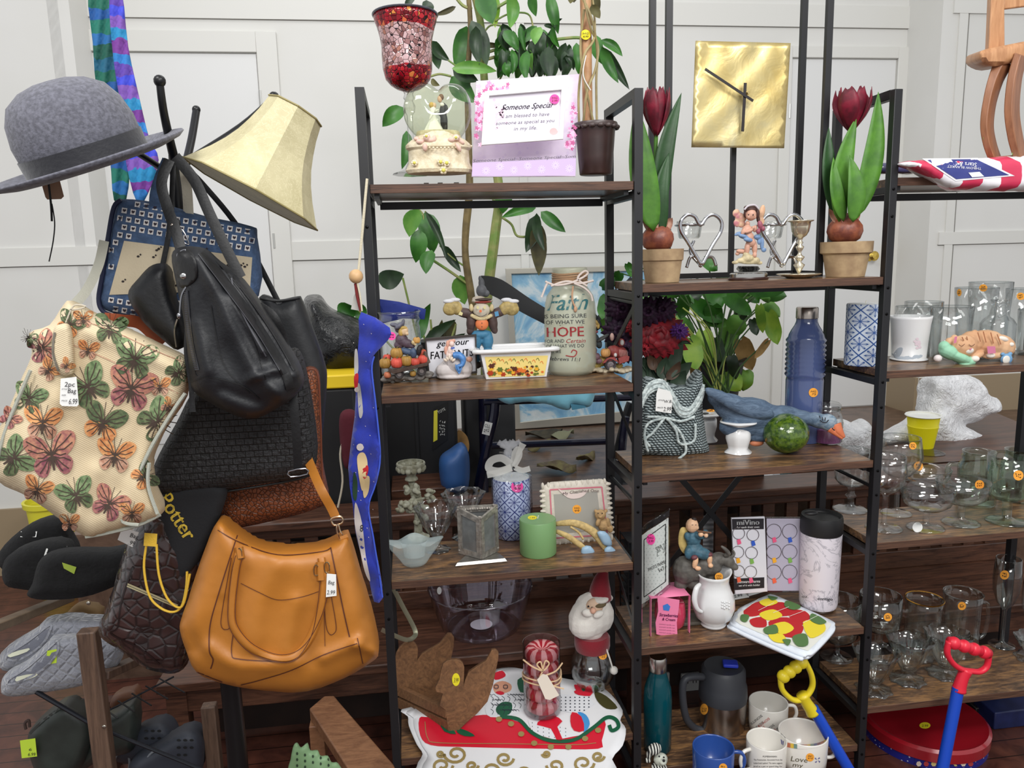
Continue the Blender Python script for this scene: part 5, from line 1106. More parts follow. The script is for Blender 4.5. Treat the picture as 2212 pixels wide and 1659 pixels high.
for k in range(16):a=k*PI/8;mb.ball(c+V((rr*.98*math.cos(a),rr*.98*math.sin(a),zt_-.008)),(.009,.009,.006))
mb.build('rim',M((78,66,64),.35),pp,60)
MB().lathe(c,[(rr*.9,zt_-.012),(.0005,zt_-.008)],24).build('soil',M((40,28,22),.9,bump=1,bs=80),pp)
BAM=M((190,146,104),.5,0,.35,18,col2=(160,112,74),name='bamboo')
mb=MB();ptube(mb,[(1272,290),(1270,265),(1268,160),(1266,60),(1264,-40)],2.03,[11,11,11,12,12],14);mb.build('stake',BAM,pp)
VN=M((166,150,104),.6,0,.3,30)
for k,pts in enumerate(([(1252,290),(1250,200,-.01),(1262,120,-.03),(1284,80,-.01),(1280,0,.02),(1262,-40)],[(1290,290),(1288,180),(1290,110),(1278,40,-.03),(1255,-10,-.02)],[(1258,285),(1268,200,-.03),(1286,150,-.01),(1292,100),(1276,60,-.02),(1262,0,-.03)],[(1285,280),(1262,170,-.03),(1254,100),(1262,20,-.02)])):mb=MB();ptube(mb,pts,2.02,2.6,6);mb.build('vine',VN,pp)
mb=MB();ptube(mb,[(1266,120,-.03),(1260,150,-.035),(1262,170,-.035),(1276,195,-.035)],2.02,1.2,6);mb.build('tie',M((225,220,214),.5),pp)
bs=MB();bl(bs,1265,75,12,20,2.02);sticker(pp,surfF(bs),1265,75,11,'y',None,'HG|4.99')
GMX={}
for a,b_,w_,m_ in[((1278,10),(1296,40),22,3),((1236,-20),(1232,8),20,3)]:
 mb=MB();leaf(mb,a,b_,w_,2.0);mb.build('dry_leaf',GM[m_],pp,180)
#  left bay, second shelf
Z2=ZA[1]+.0005
c=V((P(868,815,2.175).x,2.175,Z2));mb=MB();pr_=[(r,max(z,0))for r,z in prof(c,868,[(822,40),(818,44),(800,45),(720,45),(706,44),(700,42),(694,44),(690,46),(684,44),(678,45),(673,46)])]
open_pot(mb,c,pr_,.003,40);o=mb.build('glass_jar',CL2,None,180,loc=c);tag(o,'tall clear empty glass jar behind the pumpkin wagon figurine','jar')
mb=MB();mb.tube([c+V((pr_[-1][0]*math.cos(a*PI/16),pr_[-1][0]*math.sin(a*PI/16),pr_[-1][1]))for a in range(32)],.0022,8,0,True);mb.build('rim',GLASS((240,245,244),(110,120,118),.9),o)
sticker(o,surfF(mb)if False else planeF(2.11),846,726,9,'p')
RES=lambda c,v=.35:M(c,.55,0,v,60,bump=.5,bs=120)
g0=G(880,826,Z2);YW=g0 .y+.012;pw=thing('scarecrow_figurine','resin figurine of a scarecrow child riding a wagon heaped with pumpkins','figurine',V((g0 .x,YW,Z2)))
mb=MB()
for i in range(26):a=i/26;bl(mb,830+a*100,820-8*a+3*math.sin(i),9,5.5,YW-.012+.03*((i*7)%5)/5)
for i in range(10):bl(mb,836+i*10,816-i*.9,12,7,YW+.02)
mb.build('base',RES((128,122,116),.5),pw,180,remesh=.0022)
def pumpkin(par,x,y,r,Y,col,sq=.82,nm='pumpkin'):
 mb=MB();c=P(x,y,Y);s_=r*dep(c)/F;n=10
 for k in range(n):a=2*PI*k/n;mb.ball(c+V((s_*.48*math.cos(a),s_*.48*math.sin(a),0)),(s_*.52,s_*.52,s_*sq))
 mb.build(nm,RES(col,.25),par,180)
 mb=MB();mb.tube([c+V((0,0,s_*sq*.7)),c+V((s_*.1,0,s_*sq*1.05)),c+V((s_*.3,0,s_*sq*1.25))],s_*.13,6);return mb
PO_,PR_=(176,134,62),(214,84,68);st=MB()
for x,y,r,dy,col in((857,763,14,0,PO_),(836,773,9,.01,PR_),(832,785,13,-.008,PO_),(857,784,13,-.018,PR_),(878,780,13,-.012,PO_),(897,782,10,-.018,PR_),(914,776,12,-.005,PR_),(912,762,9,.005,(200,90,64)),(837,810,8,-.022,(206,120,84)),(892,807,7,-.02,PO_),(900,735,8,-.01,(214,160,84))):q=pumpkin(pw,x,y,r,YW+dy,col);st.v and None;st.add(q.v,q.f)
st.build('pumpkin_stem',RES((110,100,60)),pw,kind='stuff')
mb=MB();slab(mb,[(838,796),(848,800),(925,783),(924,790),(850,808),(840,803)],YW-.01,.05);mb.build('wagon_bed',RES((74,54,44)),pw,bevel=.001)
mb=MB();slab(mb,[(916,758),(922,762),(930,783),(922,788),(918,775)],YW+.0,.03);mb.build('tailboard',RES((92,76,66)),pw,bevel=.001)
for x,y in((863,808),(911,801)):
 mb=MB();q=P(x,y,YW-.024);s_=dep(q)/F;T=Matrix.Rotation(PI/2,3,'X');mb.lathe(q,[(5*s_,0),(9*s_,0),(10*s_,.003),(9*s_,.007),(5*s_,.006)],20,0,T);mb.lathe(q,[(.0001,.004),(5*s_,.004),(5*s_,.001)],12,1,T);mb.build('wheel',[RES((44,36,36)),RES((120,110,108))],pw)
blobs(pw,'coat',RES((88,70,82)),[(868,735,14,15,0,12,-15),(880,742,14,10,-.008,8,20),(862,745,11,10,0,8),(890,747,7,6,-.01,6)],YW+.008,.0013)
blobs(pw,'trousers',RES((70,88,116)),[(880,760,16,8,-.005,9,20),(893,763,8,12,-.012,7),(872,758,10,8)],YW+.004,.0013)
blobs(pw,'boot',RES((34,28,30)),[(905,757,6,12,-.012,6,10),(909,750,5,6,-.012)],YW+.0,.0013)
blobs(pw,'head',RES((222,190,152),.15),[(873,715,9,11,-.004,9,20),(879,721,4,4,-.01)],YW+.008,.0012)
blobs(pw,'hair',RES((196,162,84)),[(866,718,6,9,-.006,7),(872,709,8,5,-.008),(864,726,4,5)],YW+.008,.0012)
blobs(pw,'hat',RES((104,104,118)),[(862,704,12,6,0,12,-35),(870,700,4,12,0,5,15),(852,702,10,5,0,8,10),(860,712,7,7,.006)],YW+.008,.0012)
blobs(pw,'hands',RES((224,200,150)),[(893,740,5,5,-.015),(897,744,3,3,-.016)],YW+.004,.0012)
def wqsign():
 th=thing('word_sign','small black framed white sign with brush lettering behind the mermaid','sign',V((P(975,800,2.15).x,2.15,Z2)))
 q=[(917,731),(1029,722),(1031,806),(926,820)];i_=[(921,736),(1026,727),(1028,802),(929,815)];mb=MB();slab(mb,i_,2.15,.004,step=60);mb.build('panel',M((226,226,232),.5),th)
 mb=MB()
 for i in range(4):j=(i+1)%4;slab(mb,[q[i],q[j],i_[j],i_[i]],2.147,.014,step=40)
 mb.build('frame',M((52,44,40),.5),th,bevel=.0006)
 mb=MB();f=planeF(2.1475);text(mb,f,'get your',943,749,68,13,0,-4.5,.35,.0005,0,.6);text(mb,f,'FAT PANTS',930,776,92,16,0,-4.5,.1,.0005,0,.5);mb.build('lettering',M((40,40,48),.5),th)
wqsign()
g0=G(982,820,Z2);YM=g0 .y+.028;me_=thing('mermaid_figurine','white stone rock figurine with a small blue-tailed mermaid seated on it','figurine',V((g0 .x,YM,Z2)))
STN=M((206,198,196),.7,0,.08,12,bump=.3,bs=30,name='white_stone');blobs(me_,'rock',STN,[(981,800,40,19,0,22),(985,788,34,18,0,18),(966,800,26,18,-.005),(1000,795,22,22),(981,812,39,8,0,24)],YM,.0025)
mb=MB();f=surfF([(lambda m:(bl(m,981,800,40,19,YM,22),bl(m,985,788,34,18,YM,18),m)[-1])(MB())])
for k in range(6):stroke(mb,f,cr([(948+k*3,800-k*5),(975,787-k*2+k*4),(1015,797+k*3)],5),1.2,0,.0028)
mb.build('carved_line',M((168,160,160),.8),me_)
blobs(me_,'torso',M((232,208,198),.5),[(972,757,6,10,0,5),(971,768,5,7),(980,760,3,3),(966,764,2.5,9,0,None,10),(979,765,7,2.5,0,None,20)],YM-.02,.001)
blobs(me_,'head',M((234,206,196),.5),[(976,743,6,6.5)],YM-.02,.001);blobs(me_,'hair',M((214,160,140),.6),[(974,737,7,4),(967,744,4,9),(963,757,4,10),(980,736,4,4)],YM-.017,.001)
mb=MB();stroke(mb,lambda x,y,e=0:P(x,y,YM-.0285),[(974,752),(978,752),(982,751)],3.6);mb.build('bikini_top',M((60,90,180),.5),me_)
BT_=M((84,140,206),.35,0,.3,160,name='blue_glaze');mb=MB();ptube(mb,[(980,768,0),(992,768,-.004),(1000,776,-.007),(998,788,-.011),(989,792,-.013),(992,802,-.015)],YM-.02,[8,8,7,5,4,2.5],10);mb.build('tail',BT_,me_,180)
mb=MB();slab(mb,cr([(989,792),(984,786),(984,796),(989,804),(992,808),(996,802),(999,790),(993,797)],2,True),YM-.034,.003,.001,3,4);mb.build('tail_fin',BT_,me_)
mb=MB();
for k in range(5):bl(mb,962+k*4.5,772+3*abs(k-2),3,5,YM-.028,3,(k-2)*25)
mb.build('seashell',M((222,206,188),.5),me_,180);mb=MB();bl(mb,1014,776,7,6,YM-.012);mb.build('starfish',M((216,164,140),.6),me_)
WC=M((222,222,222),.12,coat=.5,name='white_glaze')
g0=G(1115,817,Z2);YD=g0 .y;ld=thing('loaf_dish','white ceramic loaf dish with handles and a sunflower harvest print','dish',V((g0 .x,YD+.05,Z2)))
sx=dep(g0)/F;xb_,xt=(P(1050,817,YD).x,P(1181,814,YD).x),(P(1037,760,YD-.01).x,P(1192,756,YD-.01).x);zh=P(1115,757,YD-.01).z
def frust(mb,x0,x1,y0,y1,z0,X0,X1,Y0_,Y1_,z1,mi=0):
 mb.add([V(p_)for p_ in((x0,y0,z0),(x1,y0,z0),(x1,y1,z0),(x0,y1,z0),(X0,Y0_,z1),(X1,Y0_,z1),(X1,Y1_,z1),(X0,Y1_,z1))],[(3,2,1,0),(0,1,5,4),(1,2,6,5),(2,3,7,6),(3,0,4,7)],mi)
mb=MB();frust(mb,xb_[0],xb_[1],YD,YD+.085,Z2,xt[0],xt[1],YD-.012,YD+.1,zh);w_=.005
mb.add([V(p_)for p_ in((xb_[0]+w_,YD+w_,Z2+w_),(xb_[1]-w_,YD+w_,Z2+w_),(xb_[1]-w_,YD+.08,Z2+w_),(xb_[0]+w_,YD+.08,Z2+w_),(xt[0]+w_,YD-.007,zh),(xt[1]-w_,YD-.007,zh),(xt[1]-w_,YD+.095,zh),(xt[0]+w_,YD+.095,zh))],[(0,1,2,3),(4,5,1,0),(5,6,2,1),(6,7,3,2),(7,4,0,3)]);ff=surfF(mb);mb.build('dish_body',WC,ld,40,bevel=.001)
mb=MB();loop=cr([(xt[0]-.002,YD-.015),(xt[1]+.002,YD-.015),(xt[1]+.006,YD+.01),(xt[1]+.008,YD+.04),(xt[1]+.006,YD+.09),(xt[1]-.01,YD+.103),(xt[0]+.01,YD+.103),(xt[0]-.006,YD+.09),(xt[0]-.008,YD+.04),(xt[0]-.006,YD+.01)],4,True)
mb.tube([V((x,y,zh))for x,y in loop],.0065,10,0,True);mb.build('rim',WC,ld,180)
for sx_ in(0,1):
 mb=MB();mb.ball((xt[sx_]+(.012 if sx_ else-.012),YD+.042,zh+.001),(.016,.035,.0055));mb.build('handle',WC,ld,180)
mb=MB();patch(mb,ff,[(1047,771),(1184,768),(1176,811),(1056,815)],0,20,.001);rd=random.Random(9)
for k in range(60):
 x=rd.uniform(1056,1172);y=811-abs(rd.gauss(0,12));r_=rd.uniform(2.5,6.5)
 if y<778:continue
 patch(mb,ff,[(x+r_*(1+.25*math.cos(6*a))*math.cos(a),y+r_*.8*(1+.25*math.cos(6*a))*math.sin(a))for a in[i*PI/8 for i in range(16)]],1+k%5,30,.0015+k*2e-5)
for k in range(14):x,y=1056+k*8.5,781+4*math.sin(k*2);stroke(mb,ff,cr([(x,y),(x+4,y-4),(x+7,y+2)],3),1.2,3+k%2,.002)
mb.build('harvest_print',[M((240,216,132),.3),M((176,60,30),.4),M((236,176,50),.4),M((96,112,44),.4),M((226,120,50),.4),M((84,36,24),.4)],ld)
YS=2.17;sc=thing('scarecrow_figurine','ceramic scarecrow figurine with outstretched straw arms, brown coat and blue trousers','figurine',V((P(1040,780,YS).x,YS,Z2)))
blobs(sc,'trousers',RES((62,122,156),.15),[(1028,735,13,22,0,12),(1053,735,13,22,0,12),(1040,722,24,10,0,13),(1028,765,12,20,0,11),(1054,765,12,20,0,11)],YS,.002)
blobs(sc,'boots',RES((70,54,46)),[(1028,788,14,9),(1055,788,14,9)],YS,.002)
blobs(sc,'coat',RES((84,64,60),.25),[(1018,695,11,22,0,12,8),(1064,695,11,22,0,12,-8),(1005,676,22,11,0,10,14),(1078,674,20,11,0,10,-18),(1040,685,24,14,.008,10),(1016,712,8,12,0,None,18),(1067,710,8,12,0,None,-18)],YS,.0018)
blobs(sc,'vest',M((220,122,72),.6),[(1041,700,15,14,-.012,8)],YS,.0018)
blobs(sc,'face',RES((206,196,176),.1),[(1040,670,19,17,-.012,12)],YS,.0018)
blobs(sc,'straw_collar',RES((214,196,150)),[(1020+5*k,682+7*math.sin(PI*k/8),5,4.5,-.016)for k in range(9)]+[(1018,665,5,9,-.01),(1062,665,5,9,-.01)],YS,.0015)
blobs(sc,'hat',RES((196,184,166),.2),[(1042,650,24,6,0,16),(1034,646,15,7)],YS,.0018);blobs(sc,'hat_band',M((150,60,50),.6),[(1043,652,20,3.5,-.006,16)],YS,.0015);blobs(sc,'hat_band',RES((70,48,40)),[(1044,647,20,3.5,-.006,16)],YS,.0015)
blobs(sc,'hat_top',RES((98,100,104),.2),[(1040,628,12,14),(1040,612,7,12),(1037,602,4,7),(1050,634,8,8)],YS+.01,.0018)
for sg in(0,1):
 cx=978 if not sg else 1100;blobs(sc,'straw_mitt',RES((196,172,110),.4),[(cx,662,20,14,0,13),(cx+(-6 if not sg else 6),668,16,14,0,12),(cx+(10 if not sg else-12),668,12,13)],YS,.0022);blobs(sc,'snow_cap',M((222,222,226),.8),[(cx+(-8 if not sg else 8),651,14,5,0,11),(cx+(4 if not sg else-6),648,13,5,0,10)],YS,.0018)
mb=MB();f=lambda x,y,e=0:P(x,y,YS-.034-e)
patch(mb,f,[(1038+3.2*math.cos(a),672+3.2*math.sin(a))for a in(0,1,2,3,4,5)],0,9,.004)
for x in(1032,1047):patch(mb,f,[(x+3*math.cos(a),664+4*math.sin(a))for a in(0,1,2,3,4,5)],1,9,.001)
stroke(mb,f,cr([(1026,678),(1033,683),(1041,684),(1052,678)],4),1,2)
for y in(698,706):patch(mb,f,[(1041+1.5*math.cos(a),y+1.5*math.sin(a))for a in(0,1.5,3,4.5)],2,9,0)
patch(mb,f,[(1068,674),(1076,672),(1078,682),(1070,684)],3,9,0);patch(mb,f,[(994,672),(1000,676),(998,682),(990,680)],1,9,0);mb.build('painted_face',[M((226,110,60),.5),M((216,206,150),.5),INK,M((80,140,180),.5)],sc)
c=V((P(1233,795,2.125).x,2.125,Z2));YJ=2.125;fj=thing('faith_jar','large frosted glass mason jar lettered Faith and Hope with twine round the neck','jar',c)
mb=MB();pr_=[(r,max(z,0))for r,z in prof(c,1230,[(800,46),(796,52),(780,56),(740,56),(680,56),(655,54),(638,50),(626,42),(618,37),(605,36),(590,36),(584,38),(578,38)])];pr_[0]=(pr_[0][0],0)
open_pot(mb,c,pr_,.003,44);ff=surfF(mb);mb.build('jar_body',frosted((206,208,186),.5,.2),fj,180)
INK2=M((52,52,56),.4);RD=M((150,40,44),.4);TL=M((52,104,108),.4)
mb=MB()
text(mb,ff,'Faith',1181,671,84,34,1,-2,.35,.001,0,1.2);text(mb,ff,'IS BEING SURE',1175,688,92,8.5,0,-1.5);text(mb,ff,'OF WHAT WE',1179,701,84,8.5,0,-1.5);stroke(mb,ff,[(1176,704),(1210,703),(1258,702)],1,0);text(mb,ff,'HOPE',1181,728,80,21,2,-1.5,0,.001,0,.8);text(mb,ff,'FOR AND',1177,741,42,7.5,0,-1.5);text(mb,ff,'Certain',1222,741,42,9,2,-1.5,.3);text(mb,ff,'OF WHAT WE DO',1180,752,82,7.5,0,-1.5);text(mb,ff,'NOT SEE',1180,763,32,7,0,-1.5);text(mb,ff,'Hebrews 11:1',1182,778,70,8,0,2,.2)
stroke(mb,ff,cr([(1222,768),(1240,770),(1246,760),(1238,756),(1234,762)],5),2.2,2)
mb.build('lettering',[INK2,TL,RD],fj)
mb=MB();rn=pr_[-3][0]
for k in range(6):z_=P(1230,612-k*4.2,2.125).z-Z2;mb.tube([c+V(((rn+.0022)*math.cos(a*PI/12),(rn+.0022)*math.sin(a*PI/12),z_+.0012*math.sin(a*.8+k)))for a in range(24)],.0026,6,0,True)
mb.build('jute_wrap',M((170,136,104),.9,bump=.6,bs=300),fj,kind='stuff')
TW=M((214,200,192),.85,bump=.5,bs=300)
for k,pts in enumerate(([(1178,608),(1200,616),(1230,612),(1258,600),(1270,590),(1262,586),(1248,602),(1268,618)],[(1190,618),(1222,608),(1254,612),(1282,606)],[(1240,612),(1262,622),(1276,636),(1280,650)],[(1182,612),(1176,626),(1170,642)])):mb=MB();ptube(mb,pts,2.055,2.4,6);mb.build('twine',TW,fj)
mb=MB();ptube(mb,[(1238,618),(1236,645),(1243,665)],2.05,2,6);bl(mb,1243,668,4,7,2.05);mb.build('jute_tassel',M((190,150,120),.9),fj)
g0=G(1305,806,Z2);YT=g0 .y+.03;tr_=thing('tractor_figurine','resin figurine of a scarecrow boy driving an old red tractor with a pumpkin','figurine',V((g0 .x,YT,Z2)))
mb=MB()
for i in range(14):bl(mb,1254+i*8,799+2.5*math.sin(i*1.3),9,6.5,YT+.012*math.sin(i*2.1),22)
mb.build('base',RES((196,182,156),.3),tr_,180,remesh=.0022)
blobs(tr_,'straw',RES((190,164,84),.5),[(1284,790,16,8),(1300,780,12,12),(1335,790,12,6)],YT,.0022)
RDT=RES((150,66,62),.2)
blobs(tr_,'bonnet',RDT,[(1328,760,14,15,0,13),(1340,762,15,14,0,13),(1322,758,12,12),(1346,770,10,9)],YT,.0016)
mb=MB();slab(mb,[(1336,774),(1352,768),(1360,770),(1358,780),(1338,786)],YT-.014,.03);slab(mb,cr([(1302,786),(1312,774),(1328,772),(1338,786),(1330,780),(1316,780)],2,True),YT-.02,.018);slab(mb,cr([(1240,766),(1255,752),(1275,754),(1288,766),(1278,762),(1258,760),(1246,770)],2,True),YT-.02,.02);mb.build('fender',RDT,tr_,30,bevel=.0008)
mb=MB()
for k in range(6):stroke(mb,lambda x,y,e=0:P(x,y,YT-.024),[(1338+k*3.2,755+k*.4),(1340+k*3.2,770+k*.2)],1.2)
mb.build('grille',RES((190,150,140)),tr_)
for x,y,r_ in((1256,775,15),(1318,787,13)):
 mb=MB();q=P(x,y,YT-.022);s_=dep(q)/F;T=Matrix.Rotation(PI/2,3,'X');mb.lathe(q,[(r_*.6*s_,-.01),(r_*.95*s_,-.01),(r_*s_,-.004),(r_*s_,.004),(r_*.9*s_,.008),(r_*.6*s_,.006)],28,0,T);mb.lathe(q,[(.0001,.006),(r_*.2*s_,.007),(r_*.62*s_,.003),(r_*.62*s_,-.01)],18,1,T,flute=.1,nf=7);mb.build('wheel',[RES((52,44,50)),RES((130,120,124))],tr_)
for x,y,r_ in((1342,740,8),(1328,767,6)):
 mb=MB();bl(mb,x,y,r_,r_*1.1,YT-.012);bl(mb,x+1.5,y,r_*.6,r_*.8,YT-.017-r_*.0002,None,0,1);mb.build('headlamp',[RDT,RES((206,204,200),.1)],tr_)
st=pumpkin(tr_,1308,762,11,YT-.018,(216,160,96));st.build('pumpkin_stem',RES((110,100,60)),tr_)
GY=RES((62,72,76));blobs(tr_,'coat',GY,[(1280,735,15,17,0,10,10),(1268,745,14,8,-.004,7,-25),(1258,715,8,13,0,7,-20),(1292,740,8,14,0,8,-20),(1254,708,6,7)],YT,.0014)
blobs(tr_,'steering_wheel',RES((66,68,68)),[(1302,730,17,4,-.012,10,-28)],YT,.0014);blobs(tr_,'hand',M((206,170,160),.6),[(1322,728,5,9),(1248,697,6,6,0,4,30)],YT,.0012)
blobs(tr_,'head',RES((226,196,156),.1),[(1277,700,14,13,-.006,11,35),(1270,704,5,6,-.016)],YT,.0014);blobs(tr_,'hair',RES((196,164,92)),[(1266,694,6,9,-.008,7,20),(1284,694,12,5,-.012,6,40),(1292,704,4,7,-.01),(1262,702,4,6,-.008)],YT,.0014)
blobs(tr_,'hat',RES((40,42,46)),[(1278,682,15,8,0,12,25),(1272,678,10,8),(1292,695,5,15,.004,9,-30)],YT,.0014);blobs(tr_,'scarf',RES((150,80,84)),[(1270,714,9,4,-.012,5,15),(1284,718,9,4,-.012,5,-10)],YT,.0012)
mb=MB();f=lambda x,y,e=0:P(x,y,YT-.0285);stroke(mb,f,cr([(1268,702),(1271,708),(1276,706),(1275,702)],4),1);patch(mb,f,[(1271+1.5*math.cos(a),690+2*math.sin(a))for a in(0,1.5,3,4.5)]);mb.build('painted_face',INK,tr_)
blobs(tr_,'sitting_doll',RES((120,88,98)),[(1283,757,7,8),(1289,770,8,8),(1294,780,8,6)],YT-.018,.0012)
#  left bay, third shelf
Z3=ZA[2]+.0005
def glassware(kind,name,label,base,foot,rim,bowl=None,stem=None,z=Z3,cat='glass',group=None,mat=None,Yc=None,flute=0,nf=10,knots=0,leanok=None):
 """base=(cx, y of front of foot); foot, rim, bowl = (axis y, half width) in px"""
 cx,yb=base;c,s=spot(cx,yb,z,foot)
 if Yc:c=V((P(cx,yb,Yc).x,Yc,z))
 zz=lambda y:P(cx,y,c.y).z-c.z;r_=lambda h:h*dep(c)/F*1.0
 ry,rh=rim;H=zz(ry)
 if kind=='tumbler':pr=[(r_(foot)*.9,0),(r_(foot),.006),(r_(foot)*.5+r_(rh)*.5,H*.5),(r_(rh),H)];th=.0025
 elif kind=='mug':pr=[(r_(foot)*.9,0),(r_(foot),.006),(r_(foot)*.98,H*.5),(r_(rh),H)];th=.004
 else:
  by_,bh=bowl;hb=zz(by_);st_=r_(stem)
  pr=[(r_(foot)*.98,0),(r_(foot),.002),(r_(foot)*.8,.005),(st_*2,.009),(st_,.016)]
  if knots:pr+=[(st_*1.0,hb*.5),(st_*1.7,hb*.6),(st_,hb*.7)]
  pr+=[(st_*1.05,hb*.92),(st_*1.4,hb)]
  d=H-hb
  if kind=='wine':pr+=[(r_(bh)*.55,hb+d*.12),(r_(bh)*.86,hb+d*.3),(r_(bh),hb+d*.55),(r_(bh)*.5+r_(rh)*.5,hb+d*.8),(r_(rh),H)]
  elif kind=='coupe':pr+=[(r_(bh)*.55,hb+d*.08),(r_(bh)*.85,hb+d*.3),(r_(bh)*.97,hb+d*.6),(r_(rh),H)]
  elif kind=='goblet':pr+=[(r_(bh)*.7,hb+d*.06),(r_(bh)*.95,hb+d*.2),(r_(bh),hb+d*.45),(r_(bh)*1.03,hb+d*.5),(r_(rh),H)]
  elif kind=='flute':pr+=[(r_(bh)*.6,hb+d*.12),(r_(bh)*.92,hb+d*.35),(r_(bh),hb+d*.6),(r_(rh),H)]
  elif kind=='sundae':pr+=[(r_(bh)*.35,hb+d*.1),(r_(bh)*.62,hb+d*.4),(r_(bh)*.8,hb+d*.7),(r_(rh),H)]
  th=.002
 mb=MB();k0=0 if kind in('tumbler','mug')else len(pr)-(6 if kind!='sundae' else 5)
 if kind in('tumbler','mug'):open_pot(mb,c,pr,th,32,flute=flute,nf=nf)
 else:
  inn=[(max(r-th,.0006),z_)for r,z_ in reversed(pr[k0+1:])];inn.append((.0005,pr[k0][1]+.004));mb.lathe(c,pr+inn,36,flute=flute,nf=nf)
 o=mb.build(name,mat or CL,None,180,loc=c);tag(o,label,cat,group)
 if kind!='sundae':
  m2=MB();rr=pr[-1][0]-th/2;m2 .tube([c+V((rr*math.cos(a*PI/16),rr*math.sin(a*PI/16),H))for a in range(32)],.0013,6,0,True);m2 .build('rim',GLASS((236,240,240),(100,108,108),.8),o)
 return o,c,surfF(mb)
c,s=spot(905,1172,Z3,24);ch=thing('candle_holder','grey-white stone candle holder with a floral branch stem and leafy cup','candle holder',c)
STO=M((158,158,142),.8,0,.35,60,bump=.6,bs=90,name='aged_stone',col2=(120,118,98));zz=lambda y:P(905,y,c.y).z-c.z
mb=MB();k=dep(c)/F;mb.lathe(c,[(24*k,0),(24*k,.006),(16*k,.012),(9*k,.02),(6*k,zz(1090))],24);mb.build('foot',STO,ch)
mb=MB();q=P(889,1040,c.y);open_pot(mb,q,[(8*k,0),(14*k,.006),(13*k,.012),(9*k,.016),(12*k,.026),(24*k,.036),(29*k,.044),(31*k,.054),(30*k,.058)],.004,28)
for a in range(14):an=a*2*PI/14;mb.ball(q+V((26*k*math.cos(an),26*k*math.sin(an),.041)),(.009,.009,.010))
mb.build('cup',STO,ch,60)
rd=random.Random(4);mb=MB();ptube(mb,[(889,1042),(893,1070),(900,1100),(905,1160)],c.y,[7,6,6,8],8);ptube(mb,[(895,1080),(920,1075),(940,1060)],c.y-.01,3,6);ptube(mb,[(897,1100),(880,1095),(868,1098)],c.y-.01,3,6);mb.build('branch',STO,ch,180)
mb=MB()
for k_ in range(60):
 t=rd.random();x,y=rd.choice(((rd.uniform(876,905),rd.uniform(1046,1065)),(rd.uniform(895,940),rd.uniform(1050,1085)),(rd.uniform(858,890),rd.uniform(1082,1105)),(rd.uniform(885,925),rd.uniform(1075,1130))));bl(mb,x,y,rd.uniform(5,9),rd.uniform(4,7),c.y-.01+rd.uniform(-.015,.012),None,rd.uniform(0,90))
mb.build('flower_cluster',STO,ch,180,remesh=.0016)
GC='fluted sundae glasses on the third shelf'
glassware('sundae','sundae_glass','clear fluted sundae glass directly left of the triangular silver frame',(946,1198),28,(1092,46),(1160,46),6,Z3,flute=.07,nf=8,group=GC,mat=CL2)
glassware('sundae','sundae_glass','clear fluted sundae glass standing behind the triangular silver frame',(1004,1170),27,(1064,46),(1130,46),6,Z3,flute=.07,nf=8,group=GC,mat=CL2)
c,s=spot(897,1228,Z3,20);zz=lambda y:P(897,y,c.y).z-c.z;vt=MB();k=dep(c)/F;n=48;rows=[(19,0),(24,.006),(30,.02),(36,zz(1185)),(44,zz(1172)),(46,zz(1168)),(28,zz(1168)),(26,zz(1178)),(22,zz(1200)),(.3,zz(1204))]
vs=[]
for i,(r,z)in enumerate(rows):
 for j in range(n):
  a=2*PI*j/n+.2;st_=1+(.32 if 3<=i<=5 else.08 if i<3 else 0)*max(0,math.cos(2*a))**3*1.2;rr=r*k*st_;vs.append(c+V((rr*math.cos(a),rr*math.sin(a)*.8,z+(.006 if 4<=i<=5 else 0)*math.cos(4*a))))
vt.add(vs,[(i*n+j,i*n+(j+1)%n,(i+1)*n+(j+1)%n,(i+1)*n+j)for i in range(len(rows)-1)for j in range(n)]+[tuple(range(n-1,-1,-1))])
o=vt.build('votive_holder',frosted((206,222,222),.34,.1),None,60,loc=c);tag(o,'thick textured clear glass star votive holder, foremost left on its shelf','candle holder')
SIL=M((188,182,174),.35,.65,.4,60,bump=.9,bs=110,name='antique_silver');SIL2=M((168,164,158),.3,.8,.3,50,bump=.5,bs=70)
tf=thing('triangular_frame','silver triangular photo frame turned on a triangular base','picture frame',G(1040,1210,Z3));zb=Z3
A,B_,C_=G(982,1224,zb),G(1097,1213,zb),G(1045,1180,zb)+V((0,.03,0))
mb=MB();mb.add([A,B_,C_]+[p_*.9+(A+B_+C_)/3*.1+V((0,0,.009))for p_ in(A,B_,C_)],[(2,1,0),(3,4,5),(0,1,4,3),(1,2,5,4),(2,0,3,5)]);mb.build('base',SIL2,tf,bevel=.001)
ft=G(1040,1207,zb+.01);L_=V((P(992,1180,ft.y+.055).x,ft.y+.055,ft.z));R_=V((P(1075,1172,ft.y+.05).x,ft.y+.05,ft.z));Ht=P(1038,1120,ft.y).z-ft.z
